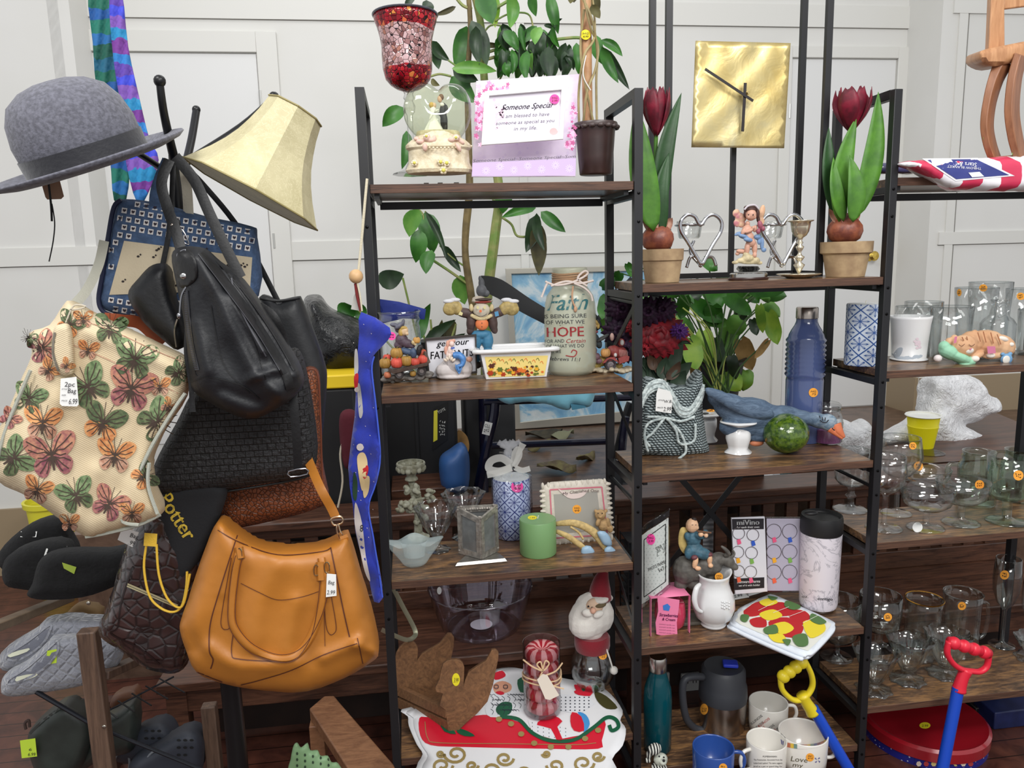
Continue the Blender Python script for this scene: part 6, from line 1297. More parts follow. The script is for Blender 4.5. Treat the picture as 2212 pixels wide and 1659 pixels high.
for a,b_,nm in((L_,ft,'left'),(ft,R_,'right'),(R_,L_,'back')):
 d=(b_-a);dn_=d.normalized();up=V((0,0,1));out_=dn_.cross(up)
 def qd(u,v,o=0):top=Ht+(.018 if True else 0)*(1 if(u>.5)==(nm=='right')else 0)*abs(u-.5)*2;top=Ht+.016*(1-4*u*(1-u))*(1 if 0 else 0)+(.02*(1-u)if nm=='left' else.02*u if nm=='right' else.02);return a+d*u+up*(top*v)+out_*o
 mb=MB();bw=.16;bh=.13
 for(u0,v0,u1,v1)in((0,0,1,bh),(0,1-bh,1,1),(0,bh,bw,1-bh),(1-bw,bh,1,1-bh)):
  vs=[qd(u,v_,o)for o in(-.003,.004)for u,v_ in((u0,v0),(u1,v0),(u1,v1),(u0,v1))];mb.add(vs,[(3,2,1,0),(4,5,6,7),(0,1,5,4),(1,2,6,5),(2,3,7,6),(3,0,4,7)])
 for k_ in range(17):
  for u,v_ in((k_/16,bh/2),(k_/16,1-bh/2),(bw/2,k_/16),(1-bw/2,k_/16)):mb.ball(qd(u,v_,-.0035),(.0042,.0042,.0036),0,None,8)
 mb.build('frame_side',SIL,tf,bevel=0)
 mb=MB();mb.add([qd(u,v_,0)for u,v_ in((bw,bh),(1-bw,bh),(1-bw,1-bh),(bw,1-bh))],[(0,1,2,3)]);mb.build('glass_pane',M((120,122,122),.08,0,.3,20,coat=1),tf)
def tilemat(cols=(214,222,236),blue=(38,62,140),su=4.0,sv=28.0,key=''):
 b=NB('tile_print');tc=b.n('ShaderNodeTexCoord');sp=b.n('ShaderNodeSeparateXYZ');b.l(tc.outputs['UV'],sp.inputs[0]);u=b.f('MULTIPLY',sp.outputs[0],su);v_=b.f('MULTIPLY',sp.outputs[1],sv)
 p_=b.f('ADD',u,v_);q=b.f('SUBTRACT',u,v_);fp=b.f('SUBTRACT',b.f('FRACT',b.f('ADD',p_,100)),.5);fq=b.f('SUBTRACT',b.f('FRACT',b.f('ADD',q,100)),.5)
 line=b.f('GREATER_THAN',b.f('MAXIMUM',b.f('ABSOLUTE',fp),b.f('ABSOLUTE',fq)),.465)
 r=b.f('SQRT',b.f('ADD',b.f('MULTIPLY',fp,fp),b.f('MULTIPLY',fq,fq)));th=b.f('ARCTAN2',fp,fq);pet=b.f('MULTIPLY',b.f('ABSOLUTE',b.f('COSINE',b.f('MULTIPLY',th,4))),.34)
 d1=b.f('ABSOLUTE',b.f('SUBTRACT',r,b.f('ADD',pet,.06)));m1=b.f('LESS_THAN',d1,.032);m2=b.f('MULTIPLY',b.f('LESS_THAN',b.f('MINIMUM',b.f('ABSOLUTE',fp),b.f('ABSOLUTE',fq)),.022),b.f('LESS_THAN',r,.38));m3=b.f('MULTIPLY',b.f('LESS_THAN',b.f('ABSOLUTE',b.f('SUBTRACT',b.f('ABSOLUTE',fp),b.f('ABSOLUTE',fq))),.03),b.f('LESS_THAN',r,.46))
 m_=b.f('MINIMUM',b.f('ADD',b.f('ADD',line,m1),b.f('ADD',m2,m3)),1);b.base(b.mix(m_,lin(cols),lin(blue)));return b.pr(.35)
def candle(name,label,c,r,H,mat,top,par=None):
 th=thing(name,label,'candle',c);mb=MB();mb.lathe(c,[(r*.97,0),(r,.003),(r,H-.003),(r*.97,H)],48);mb.lathe(c,[(r*.97,H+.0001),(.0005,H-.001)],32,1);mb.build('wax',[mat,top],th);mb2=MB();mb2 .tube([c+V((0,0,H-.002)),c+V((.001,0,H+.004)),c+V((.003,0,H+.009))],.0012,6);mb2 .build('wick',M((230,225,205),.8),th);return th
TM=tilemat((196,206,232),(34,52,128),6,17);WAXW=M((226,226,222),.5,sub=.2)
c,s=spot(1108,1168,Z3,38);r=40*s;H=P(1108,1030,c.y).z-Z3;wc=candle('pillar_candle','tall blue and white tile patterned pillar candle wrapped in clear film with a bow',c,r,H,TM,WAXW)
bs=MB();bs.lathe(c,[(r+.001,0),(r+.001,H)],40);sticker(wc,surfF(bs),1117,1051,13,'p',None,'HG|99')
mb=MB();rr=r+.003;mb.lathe(c,[(rr,.002),(rr+.001,H*.5),(rr,H),(rr*.9,H+.006),(rr*.5,H+.016),(.006,H+.026),(.012,H+.04),(.028,H+.06),(.034,H+.075)],36,flute=.05,nf=9);mb.build('clear_wrap',GLASS((244,246,250),(190,192,196),.8,wav=.004),wc,180)
TUL=frosted((240,240,236),.38,.5);Yk=c.y-r-.004
for pts,w_ in(([(1108,1008),(1085,990),(1062,995),(1056,1012),(1078,1018),(1105,1010)],16),([(1110,1008),(1122,985),(1120,970),(1112,978),(1108,1000)],12),([(1105,1010),(1080,1020),(1052,1026)],14),([(1112,1010),(1128,1016),(1145,1012)],12),([(1112,1000),(1122,975),(1130,958)],[6,16])):mb=MB();strap(mb,[(x,y,.004*math.sin(x))for x,y in pts],Yk+.02,w_,.001);mb.build('bow_ribbon',TUL,wc)
mb=MB()
for k_ in range(9):strap(mb,[(1102,1003),(1098-k_*1.5+6,975),(1076+k_*6,955+6*math.sin(k_*2))],Yk+.03+.004*(k_%3),[3,12],.0006)
mb.build('film_tuft',frosted((226,228,232),.3,.1),wc,180)
GW=M((122,162,108),.4,sub=.15,name='green_wax');c,s=spot(1163,1208,Z3,38);r=39.5*s;H=P(1161,1120,c.y).z-Z3;gc=candle('pillar_candle','short solid pale green pillar candle with a yellow price sticker on top',c,r,H,GW,GW)
bs=MB();bs.lathe(c,[(r,H),(.0005,H)],24);sticker(gc,surfF(bs),1150,1118,10,'y',4.5,'1.99')
cf=thing('picture_frame','cream ruffled resin photo frame reading My Cherished One with a teddy bear','picture frame',V((P(1245,1160,2.08).x,2.08,Z3)))
fo=[(1170,1052),(1190,1042),(1300,1035),(1314,1042),(1323,1150),(1320,1165),(1182,1180),(1175,1165)];fi=[(1196,1068),(1290,1062),(1300,1145),(1202,1153)]
FRM=M((222,214,200),.6,0,.15,50,bump=.5,bs=100);mb=MB();slab(mb,fo,2.085,.01,.006,10,8);Ff=surfF(mb);mb.build('frame',FRM,cf,60)
mb=MB()
for i in range(46):
 t=i/46;L4=[(1172,1050),(1312,1040),(1321,1160),(1178,1174)];sI=int(t*4);u=t*4-sI;a,b_=L4[sI],L4[(sI+1)%4];bl(mb,a[0]+(b_[0]-a[0])*u,a[1]+(b_[1]-a[1])*u,3.6 if sI%2==0 else 8,8 if sI%2==0 else 3.6,2.08,5)
mb.build('ruffle',FRM,cf,180,kind='stuff')
mb=MB();patch(mb,Ff,fi,0,20,.001);
q=[(1188,1058),(1300,1052),(1312,1155),(1194,1163)]
for i in range(4):a,b_=q[i],q[(i+1)%4];stroke(mb,Ff,[(a[0]+(b_[0]-a[0])*t/6,a[1]+(b_[1]-a[1])*t/6)for t in range(7)],3,1,.0015)
patch(mb,Ff,cr([(1205,1056),(1225,1064),(1248,1066),(1268,1058),(1262,1070),(1246,1077),(1226,1075)],3,True),2,10,.003);text(mb,Ff,'My Cherished One',1216,1070,78,6,3,-5,.1,.0045,3)
mb.build('photo_window',[M((172,170,162),.25,coat=.6),M((214,120,136),.6),M((230,212,206),.6),M((90,70,70),.6)],cf);sticker(cf,Ff,1246,1100,9.5,'o',None,'HG|99')
TED=M((196,160,112),.8,0,.3,80,bump=.5,bs=160);blobs(cf,'teddy_bear',TED,[(1297,1112,13,12,-.015,9),(1287,1104,4,4,-.012),(1309,1103,4,4,-.012),(1303,1133,12,15,-.012,10),(1297,1115,6,5,-.024,5),(1318,1142,7,9,-.018,7),(1292,1128,5,10,-.02,5,20),(1314,1128,5,11,-.02,5,-15)],2.07,.0015)
mb=MB();f=lambda x,y,e=0:P(x,y,2.041)
for x,y,r_ in((1292,1109,1.4),(1301,1109,1.4),(1297,1115,1.8)):patch(mb,f,[(x+r_*math.cos(a),y+r_*math.sin(a))for a in(0,1,2,3,4,5)],0,9,0)
mb.build('face_detail',INK,cf)
YL=M((212,184,124),.7,0,.3,90,bump=.8,bs=130,name='woven_straw');LB=M((152,182,206),.4)
wo=thing('woven_ornament','curved yellow straw ornament with pale blue petal tips beside the green candle','ornament',G(1270,1200,Z3));y0=G(1250,1190,Z3).y
mb=MB();ptube(mb,[(1200,1132,.02),(1240,1130),(1280,1148),(1310,1185),(1318,1200)],y0,[5,8,9,8,7],10,flat=.6);mb.build('straw_arc',YL,wo,180)
mb=MB();ptube(mb,[(1202,1148,.02),(1225,1158),(1250,1175),(1268,1190)],y0-.01,[5,7,7,5],10,flat=.6);mb.build('straw_arc',YL,wo,180)
mb=MB();ptube(mb,[(1232,1138),(1250,1150),(1260,1165)],y0-.015,2.5,8);mb.build('straw_arc',YL,wo,180)
for pts in([(1306,1186),(1320,1180),(1334,1195),(1334,1208),(1326,1204),(1322,1212),(1314,1204),(1308,1208)],[(1258,1182),(1276,1180),(1286,1196),(1276,1200),(1272,1210),(1266,1202),(1256,1200)],[(1290,1150),(1306,1148),(1318,1160),(1322,1178),(1306,1178),(1298,1168)]):mb=MB();slab(mb,cr(pts,2,True),y0-.012,.006,.006,8,5);mb.build('petal_tip',LB,wo,180)
mb=MB();strap(mb,[(848,1268,.02),(870,1310,.02),(896,1360,.02),(894,1376,.0),(878,1382,-.02),(850,1372,-.06),(824,1360,-.1)],2.08,10,.003);o=mb.build('metal_bracket',M((150,150,128),.45,.7),None,60,loc=P(850,1268,2.1));tag(o,'bent dull metal bracket hooked below the third shelf of the left bay','bracket')
#  left bay, bottom shelf and bench
Z4=ZA[3]+.0005
BWL=GLASS((250,247,254),(196,190,210),.9);c=G(1040,1352,.3605)+V((0,0,0));k=dep(c)/F;Hb=P(1042,1266,c.y).z-.36
bw=thing('plastic_bowl','large clear plastic bowl with a white round sticker standing on the bench seat','bowl',c)
mb=MB();open_pot(mb,c,[(78*k,0),(84*k,.006),(92*k,Hb*.25),(102*k,Hb*.6),(110*k,Hb*.95),(112*k,Hb)],.003,48);Fbw=surfF(mb);mb.build('bowl_body',BWL,bw,180)
mb=MB();mb.tube([c+V((111*k*math.cos(a*PI/24),111*k*math.sin(a*PI/24),Hb))for a in range(48)],.002,6,0,True);mb.build('rim',BWL,bw);mb=MB();mb.tube([c+V((72*k*math.cos(a*PI/24),72*k*math.sin(a*PI/24),.006))for a in range(48)],.0018,6,0,True);mb.build('base_ring',GLASS((240,236,246),(176,172,186),1),bw)
mb=MB();mb.lathe(c+V((0,0,.0055)),[(24*k,0),(24*k,.0005),(.0004,.0006)],24);mb.build('sticker',M((214,214,214),.5),bw);sticker(bw,Fbw,949,1276,5,'w',8)
def tiltF(a,k):
 def f(u,v,e=.0008):
  d=ray(u,v);t=(a-1.9*k-CAMH)/(d[2]-k*d[1]);q=V((d[0]*t,d[1]*t,d[2]*t+CAMH));return q+V((0,0,e))
 return f
mo_=[(1072,1452),(1110,1444),(1150,1450),(1200,1462),(1240,1470),(1290,1480),(1320,1500),(1345,1535),(1340,1556),(1352,1575),(1345,1610),(1322,1640),(1316,1700),(930,1700),(912,1660),(925,1632),(912,1610),(895,1570),(893,1550),(880,1535),(960,1520),(1040,1500),(1050,1470)]
def mat_(name,label,F_,dx,dy,z0):
 mb=MB();patch(mb,F_,[(x+dx,y+dy)for x,y in cr(mo_,3,True)],0,18,0);o=mb.build(name,M((236,236,238),.3),None,180,loc=F_(1100,1560));md=o.modifiers.new('t','SOLIDIFY');md.thickness=.002;md.offset=-1;tag(o,label,'placemat','sleigh placemats');return o
F1,F2_=tiltF(.272,.12),tiltF(.277,.12)
mat_('placemat','white sleigh-shaped placemat underneath, only its edges showing',F1,-12,-3,0);pm=mat_('placemat','sleigh-shaped Santa placemat with red sleigh and gold scrolls on top',F2_,0,0,0)
mb=MB();Q=F2_
patch(mb,Q,cr([(906,1552),(930,1550),(1010,1548),(1060,1545),(1120,1560),(1180,1590),(1250,1590),(1306,1556),(1300,1600),(1292,1618),(1180,1618),(1000,1614),(930,1610),(908,1590)],3,True),0,22,.001)
patch(mb,Q,cr([(1075,1450),(1095,1455),(1105,1475),(1125,1500),(1135,1530),(1110,1545),(1060,1550),(1048,1530),(1062,1500),(1066,1475)],3,True),1,12,.0014)
patch(mb,Q,cr([(1066,1480),(1085,1472),(1104,1480),(1102,1494),(1080,1500),(1068,1496)],3,True),2,12,.0018);patch(mb,Q,cr([(1068,1456),(1085,1450),(1092,1462),(1070,1470)],3,True),0,12,.0018)
for y in(1486,1484):
 for x in(1072,1092):stroke(mb,Q,[(x+5*math.cos(a),y+4*math.sin(a))for a in[i*.7 for i in range(10)]],1,5,.0024)
for k_ in range(16):x=1060+(k_%6)*12;y=1505+(k_//6)*14;stroke(mb,Q,cr([(x,y),(x+6,y+5),(x+3,y+12)],3),1,5,.0022)
patch(mb,Q,cr([(1072,1530),(1085,1518),(1105,1520),(1104,1540),(1088,1548),(1074,1542)],3,True),3,12,.002);patch(mb,Q,cr([(1118,1470),(1140,1464),(1144,1490),(1124,1496)],3,True),3,12,.002)
for k_ in range(26):x=1058+(k_*17)%74;y=1500+(k_*11)%44;stroke(mb,Q,cr([(x,y),(x+4,y+3),(x+9,y+1),(x+13,y+5)],3),.9,5,.0023)
patch(mb,Q,cr([(1070,1498),(1080,1494),(1090,1499),(1082,1503)],2,True),0,8,.0026)
for a_ in range(5):patch(mb,Q,cr([(1240+a_*13,1488-abs(a_-2)*3),(1248+a_*13,1482),(1254+a_*13,1490),(1247+a_*13,1496)],2,True),(0,3,0,3,7)[a_],10,.0034)
patch(mb,Q,[(1210,1500),(1270,1505),(1285,1522),(1250,1545),(1208,1535)],1,14,.0018);patch(mb,Q,[(1140,1556),(1190,1562),(1250,1590),(1200,1600),(1150,1585)],1,14,.002)
for k_ in range(34):x=1212+(k_%7)*10;y=1508+(k_//7)*7;patch(mb,Q,[(x-2,y),(x,y-1.6),(x+2,y),(x,y+1.6)],5,9,.0026)
for k_ in range(28):x=1150+(k_%7)*12;y=1564+(k_//7)*8+(k_%7)*2;patch(mb,Q,[(x-1,y),(x,y-3),(x+1,y)],5,9,.0026)
for pts in([(1240,1495),(1262,1488),(1280,1492),(1275,1505),(1250,1503)],[(1170,1556),(1196,1548),(1215,1560),(1204,1572),(1216,1600),(1202,1600),(1190,1576),(1160,1568)],[(1236,1540),(1256,1550),(1262,1580),(1240,1580),(1232,1560)]):patch(mb,Q,cr(pts,2,True),0,14,.003)
patch(mb,Q,cr([(1248,1540),(1266,1546),(1274,1566),(1262,1584),(1258,1560)],3,True),6,14,.0028);patch(mb,Q,cr([(1285,1495),(1310,1505),(1334,1530),(1310,1532),(1290,1515)],3,True),7,14,.002)
stroke(mb,Q,cr([(1080,1550),(1120,1556),(1150,1585),(1190,1602),(1240,1600),(1280,1575),(1310,1552),(1330,1556),(1336,1572),(1322,1580),(1316,1568)],6),8,3,.003)
for x,y in((1078,1556),(1104,1566),(1126,1588),(1154,1608),(1190,1616),(1228,1616),(1264,1598),(1292,1580)):patch(mb,Q,[(x+7*math.cos(a),y+6*math.sin(a))for a in[i*.7 for i in range(9)]],4,20,.0038)
stroke(mb,Q,cr([(918,1560),(924,1596),(950,1606),(1100,1608),(1240,1610),(1288,1606)],5),1.5,4,.002)
def scroll(cx,cy,r,sg,mi=4,w_=6):stroke(mb,Q,[(cx+sg*r*(1-t/26)*math.cos(t*.42),cy+r*.8*(1-t/26)*math.sin(t*.42))for t in range(22)],w_,mi,.002)
for x,y,r_,sg in((955,1655,24,1),(985,1630,26,-1),(1090,1640,20,1),(1060,1665,26,-1),(1260,1650,24,1),(1200,1655,20,-1),(1292,1635,14,1),(1020,1655,14,1),(1130,1670,22,-1),(952,1630,9,1),(1180,1630,9,-1)):scroll(x,y,r_,sg)
for pts in([(990,1575),(1012,1582),(1026,1592),(1004,1592),(988,1584)],[(950,1562),(975,1575),(985,1588),(960,1582)]):patch(mb,Q,cr(pts,2,True),3,10,.003)
mb.build('sleigh_print',[M((214,28,52),.35),M((232,234,238),.4),M((222,160,130),.5),M((24,92,62),.4),M((176,154,98),.35,.3),M((40,46,60),.5),M((70,150,214),.4),M((70,66,30),.5)],pm)
GWD=wood('goose_wood',(96,66,42),(138,98,64),.7,(3,12,3),8,.5,3.0);GE=M((150,112,76),.7,0,.2,30)
cr_=thing('goose_crate','small wooden crate with two goose-shaped side panels and a yellow price sticker','crate',G(960,1560,Z4))
g1=[(976,1425),(957,1434),(949,1468),(940,1486),(944,1496),(956,1499),(949,1525),(962,1534),(967,1576),(979,1588),(1008,1561),(1053,1516),(1072,1445),(1077,1409),(1062,1404),(1050,1427),(1012,1452),(1002,1478),(1003,1442),(994,1427)]
g2=[(884,1385),(862,1400),(853,1428),(854,1490),(900,1510),(950,1486),(974,1425),(981,1378),(967,1369),(950,1390),(912,1412),(902,1425),(903,1404),(897,1390)]
YG=G(975,1590,Z4+.02).y
for pts,Y_,nm in((g1,YG+.02,0),(g2,YG+.19,1)):
 mb=MB();slab(mb,cr(pts,2,True),Y_,.018,0,10,14);fgz=surfF(mb);o=mb.build('goose_panel',GWD,cr_,30,bevel=.0015)
 if not nm:sticker(o,fgz,985,1468,8.5,'y',14,'3.99')
for a,b_,c_,d_ in(((856,1482),(963,1532),(962,1552),(856,1502)),((857,1508),(966,1558),(970,1580),(860,1530))):
 vs=[P(*a,YG+.19),P(*b_,YG+.01),P(*c_,YG+.01),P(*d_,YG+.19)];vs+=[v_+V((.012,.008,0))for v_ in vs];MB().add(vs,[(3,2,1,0),(4,5,6,7),(0,1,5,4),(1,2,6,5),(2,3,7,6),(3,0,4,7)]).build('slat',GWD,cr_,bevel=.001)
vs=[P(862,1520,YG+.19),P(968,1575,YG+.01),P(1030,1540,YG+.01),P(940,1490,YG+.19)];vs+=[v_+V((0,0,.01))for v_ in vs];MB().add(vs,[(3,2,1,0),(4,5,6,7),(0,1,5,4),(1,2,6,5),(2,3,7,6),(3,0,4,7)]).build('bottom_board',GWD,cr_)
c=F2_(1172,1535,.002);k=dep(c)/F;Hc=P(1188,1385,c.y).z-c.z;pc_=thing('candle_jar','clear tube of stacked red and white striped peppermint candles tied with raffia','candle',c)
def mint():
 b=NB('peppermint');tc=b.n('ShaderNodeTexCoord');sp=b.n('ShaderNodeSeparateXYZ');b.l(tc.outputs['UV'],sp.inputs[0]);f=b.f('GREATER_THAN',b.f('FRACT',b.f('MULTIPLY',sp.outputs[0],9)),.5);b.base(b.mix(f,lin((226,160,160)),lin((168,26,44))));return b.pr(.45)
MN=mint();hN=Hc/5.4
for i in range(5):
 mb=MB();q=c+V((.002*math.sin(i*2),0,.004+i*hN));mb.lathe(q,[(.0005,.008),(16*k,.004),(30*k,.003),(37*k,hN*.3),(37*k,hN*.7),(30*k,hN*.97),(18*k,hN*.97),(12*k,hN*.8),(.0005,hN*.75)],36,ph=i*.6);mb.build('peppermint_candle',MN,pc_,180)
mb=MB();mb.lathe(c,[(.0005,.001),(39*k,.001),(40*k,.003),(40*k,Hc),(39*k,Hc),(39*k,.004)],40);mb.build('clear_tube',GLASS((246,244,246),(190,180,184),.7),pc_,60)
RF=M((222,190,150),.7);yk=c.y-41*k
for z_ in(.50,.56):mb=MB();mb.tube([c+V((41.5*k*math.cos(a*PI/12),41.5*k*math.sin(a*PI/12),Hc*z_+.006*math.sin(a*.5)))for a in range(24)],.0022,6,0,True);mb.build('raffia',RF,pc_)
for pts in([(1172,1450),(1160,1436),(1168,1430),(1174,1448),(1186,1434),(1178,1428),(1172,1450)],[(1172,1450),(1150,1440),(1130,1425)],[(1172,1450),(1165,1470),(1180,1484)],[(1175,1460),(1200,1450),(1215,1432)],[(1195,1482),(1218,1488)]):mb=MB();ptube(mb,pts,yk-.004,1.8,6);mb.build('raffia',RF,pc_)
mb=MB();slab(mb,[(1160,1468),(1172,1456),(1182,1458),(1208,1502),(1188,1512),(1178,1510)],yk-.006,.001);mb.build('gift_tag',M((232,222,206),.6),pc_)
c=V((P(1280,1475,2.10).x,2.10,Z4+.04));k=dep(c)/F;sj=thing('santa_jar','glass globe candy jar topped with a fabric Santa head in a tall red hat','jar',c)
zz=lambda y:P(1280,y,c.y).z-c.z;mb=MB();open_pot(mb,c,[(26*k,0),(34*k,.006),(46*k,zz(1455)),(48*k,zz(1440)),(42*k,zz(1418)),(34*k,zz(1402)),(34*k,zz(1392))],.003,36);fs=surfF(mb);mb.build('glass_globe',CL2,sj,180);sticker(sj,fs,1302,1416,9,'o',None,'HG|.25')
RF_=M((128,18,34),.9,bump=.4,bs=200,sheen=.4,name='red_felt');WF=M((232,228,220),.95,bump=.6,bs=160,sheen=.4)
mb=MB();mb.lathe(c,[(36*k,zz(1400)),(38*k,zz(1392)),(38*k,zz(1376)),(34*k,zz(1370))],36);mb.build('red_collar',RF_,sj)
blobs(sj,'beard',WF,[(1272,1335,46,44,-.012,30),(1264,1347,37,34,-.02,26),(1292,1330,36,42,0,28),(1280,1308,40,30,0,28),(1277,1364,28,20,-.01)],c.y,.0035)
blobs(sj,'face',M((232,200,172),.7),[(1284,1310,20,19,-.03,13)],c.y,.0025);blobs(sj,'moustache',WF,[(1269,1324,13,9,-.056,7,20),(1293,1327,13,8,-.054,7,-20)],c.y,.002);blobs(sj,'nose',M((226,176,150),.7),[(1281,1319,7,7,-.062)],c.y,.0015)
mb=MB();bl(mb,1271,1310,2.2,2.2,c.y-.05);bl(mb,1279,1313,2.2,2.2,c.y-.05);mb.build('eyes',INK,sj)
mb=MB();ptube(mb,[(1296,1292,0),(1297,1270),(1300,1250),(1306,1232)],c.y,[26,22,16,8],16);mb.build('red_hat',RF_,sj,180);blobs(sj,'fur_trim',WF,[(1278,1287,13,8),(1296,1294,20,8,-.018,18),(1314,1292,11,8)],c.y-.005,.003);blobs(sj,'plaid_band',M((110,96,70),.9),[(1292,1304,19,7,-.02,17)],c.y-.008,.003)
blobs(sj,'hat_pompom',M((224,176,140),.8),[(1307,1228,12,10)],c.y,.002);mb=MB();ptube(mb,[(1310,1402),(1318,1425),(1323,1442)],c.y-.04,1.8,6);bl(mb,1326,1448,9,9,c.y-.04);mb.build('pompom_cord',WF,sj)
#  middle bay, top shelf
ZM=[z+.0005 for z in ZB_]
TER=M((178,152,116),.85,0,.3,18,bump=.2,bs=80,col2=(150,124,94),name='aged_terracotta');BULB=M((150,84,58),.45,0,.4,40,bump=.6,bs=60,col2=(110,56,44));HUSK=M((170,116,92),.7,0,.4,40,bump=.8,bs=60,col2=(200,160,140))
TG=M((84,136,42),.55,0,.25,20,bump=.3,bs=50,name='silk_leaf',col2=(66,112,40));TG2=M((40,78,36),.5,0,.25,20,bump=.3,bs=50);TR=M((128,16,44),.55,0,.35,30,bump=.3,bs=60,col2=(86,10,30),name='silk_petal')
def tulip(label,cx,yb,pot,bulb,leaves,fl,Y):
 c=V((P(cx,yb,Y).x,Y,ZM[0]));th=thing('tulip_pot',label,'artificial plant',c)
 mb=MB();pr=prof(c,cx,pot);pr[0]=(pr[0][0],0);open_pot(mb,c,pr,.006,36);mb.build('pot',TER,th,40)
 zt_=pr[-1][1];MB().lathe(c,[(pr[-1][0]*.9,zt_-.008),(.0005,zt_-.004)],20).build('filler',M((110,84,60),.9,bump=1,bs=90),th)
 bx,by,br,bry=bulb;mb=MB();q=P(bx,by,Y);s_=dep(q)/F;mb.lathe(q,[(br*s_*m_,bry*s_*n_)for m_,n_ in((.5,-.9),(.85,-.6),(1,-.1),(.95,.3),(.7,.7),(.45,.95),(.3,1.15))],24,flute=.025,nf=9);mb.build('bulb',BULB,th,180)
 for k in range(7):
  a=k*PI*2/7;mb=MB();x0=bx+br*.5*math.cos(a);leaf(mb,(x0,by-bry*.5),(bx+br*.95*math.cos(a+.3),by-bry*(1.5+.5*(k%3))),15,Y-.03*math.sin(a),bend=4*math.sin(k),curl=.01);mb.build('husk',HUSK,th,180)
 for a,b_,w_,m_,bend,dy in leaves:
  mb=MB();leaf(mb,a,b_,w_,Y+dy,bend=bend,curl=-.012,fold=.007,n=14);o=mb.build('leaf',(TG,TG2)[m_],th,180);md=o.modifiers.new('t','SOLIDIFY');md.thickness=.0012
 fx,fy,fw,fh=fl
 mb=MB();ptube(mb,[(bx,by-bry*.8),((bx+fx)/2-4,(by+fy)/2),(fx,fy+fh*.6)],Y+.005,4.5,8);mb.build('stem',TG,th)
 q=P(fx,fy,Y);s_=dep(q)/F
 for k in range(7):
  a=k*2*PI/7+.4;inn=.75 if k%2 else 1;rows=[]
  for i in range(9):
   t=i/8;rr=fw*s_*inn*(.12+.88*math.sin(PI*min(t*.62+.02,.5+t*.1))**1.0)*(1-.12*max(0,t-.6));z_=(t*2-1)*fh*s_*(1 if k%2 else.94);wd=.62*math.sin(PI*min(.95,.12+t*.82))**.6
   rows.append([q+V((rr*math.cos(a+u*wd),rr*math.sin(a+u*wd),z_+.006*math.sin(u*9+k)*t*t-.006*abs(u)*t))for u in(-1,-.5,0,.5,1)])
  mb=MB();mb.add([v_ for r_ in rows for v_ in r_],[(i*5+j,i*5+j+1,i*5+j+6,i*5+j+5)for i in range(8)for j in range(4)]);o=mb.build('petal',TR,th,180);md=o.modifiers.new('t','SOLIDIFY');md.thickness=.0012
 return th
tulip('dark red silk tulip in a clay pot, left of the chrome heart holders',1430,597,[(598,36),(564,42),(562,45),(538,46)],(1421,515,35,30),[((1412,500),(1375,225),60,0,-6,-.03),((1425,470),(1472,200),40,1,-12,.0),((1432,500),(1445,330),34,1,-10,-.02),((1400,500),(1382,340),26,0,4,.02)],(1418,243,31,50),1.985)
tulip('dark red silk tulip in a clay pot, right of the brass candlestick',1826,582,[(583,39),(549,47),(546,53),(522,54)],(1825,497,37,31),[((1850,470),(1897,198),46,0,14,-.04),((1842,480),(1835,335),40,0,12,-.05),((1812,480),(1850,252),44,0,-10,-.02),((1806,470),(1790,275),34,1,-6,.01),((1822,478),(1800,340),30,0,-4,-.03)],(1840,238,41,45),1.985)
bs_=thing('metal_stand','tall open black metal rod stand behind the tulips carrying the brass clock','stand',V((P(1600,580,2.08).x,2.08,ZM[0])))
xa,xb2=P(1442,560,2.02).x,P(1772,560,2.02).x;ya,yb2=2.025,2.16;zt3=2.75
for x,y in((xa,ya),(xb2,ya),(xa+.0,yb2),(xb2-.0,yb2)):MB().box((x,y,(zt3+ZM[0])/2),(.017,.014,zt3-ZM[0])).build('post',BLK,bs_)
xm_=P(1582,560,2.15).x;MB().box((xm_,yb2,(ZM[0]+P(1585,318,2.15).z+.12)/2),(.014,.012,P(1585,318,2.15).z+.12-ZM[0])).build('post',BLK,bs_)
for a,b_ in(((xa,yb2),(xb2,yb2)),((xa,ya),(xa,yb2)),((xb2,ya),(xb2,yb2))):MB().bar((a[0],a[1],ZM[0]+.008),(b_[0],b_[1],ZM[0]+.008),.014,.015).build('base_bar',BLK,bs_)
def brass_sheet():
 b=NB('brass_sheet');vec=b.coord();n=b.noise(vec,5,5,.6,.6);n2=b.noise(vec,12,3,.5,2)
 b.base(b.ramp(n,[(.3,lin((200,174,104))),(.55,lin((212,194,138))),(.75,lin((188,184,156)))]));b.bump(b.f('ADD',n2,b.f('MULTIPLY',n,.5)),.22,.006);return b.pr(.36,.7)
cq=[(1503,88),(1708,93),(1694,320),(1494,318)];YC_=2.11;ck=thing('wall_clock','square brass sheet clock with two black hands hung on the metal stand','clock',P(1600,204,YC_))
mb=MB();slab(mb,cq,YC_,.006,0,step=12,yf=lambda x,y:.0025*math.sin(x*.07+y*.02)*math.sin(y*.05)+.003*math.sin(x*.12)*math.exp(-((y-92)/30)**2));mb.build('clock_face',brass_sheet(),ck,180)
mb=MB();slab(mb,[(1490,90),(1503,88),(1497,320),(1489,318)],YC_+.006,.02);
Fk3=YC_-.022
for nm,a,b_,w_ in(('minute_hand',(1523,149),(1627,218),5.5),('hour_hand',(1610,179),(1604,284),6.5)):mb=MB();mb.bar(P(*a,Fk3+(.0 if nm[0]=='m' else.003)),P(*b_,Fk3+(.0 if nm[0]=='m' else.003)),w_*.00128,.0015,0,up=(0,-1,0));mb.build(nm,M((26,16,16),.4),ck)
mb=MB();q=P(1609,204,YC_);mb.tube([q+V((0,.0,0)),q+V((0,-.026,0))],.0045,12);mb.build('pivot',M((214,190,130),.25,1),ck)
CHM=M((200,200,204),.08,1,name='chrome')
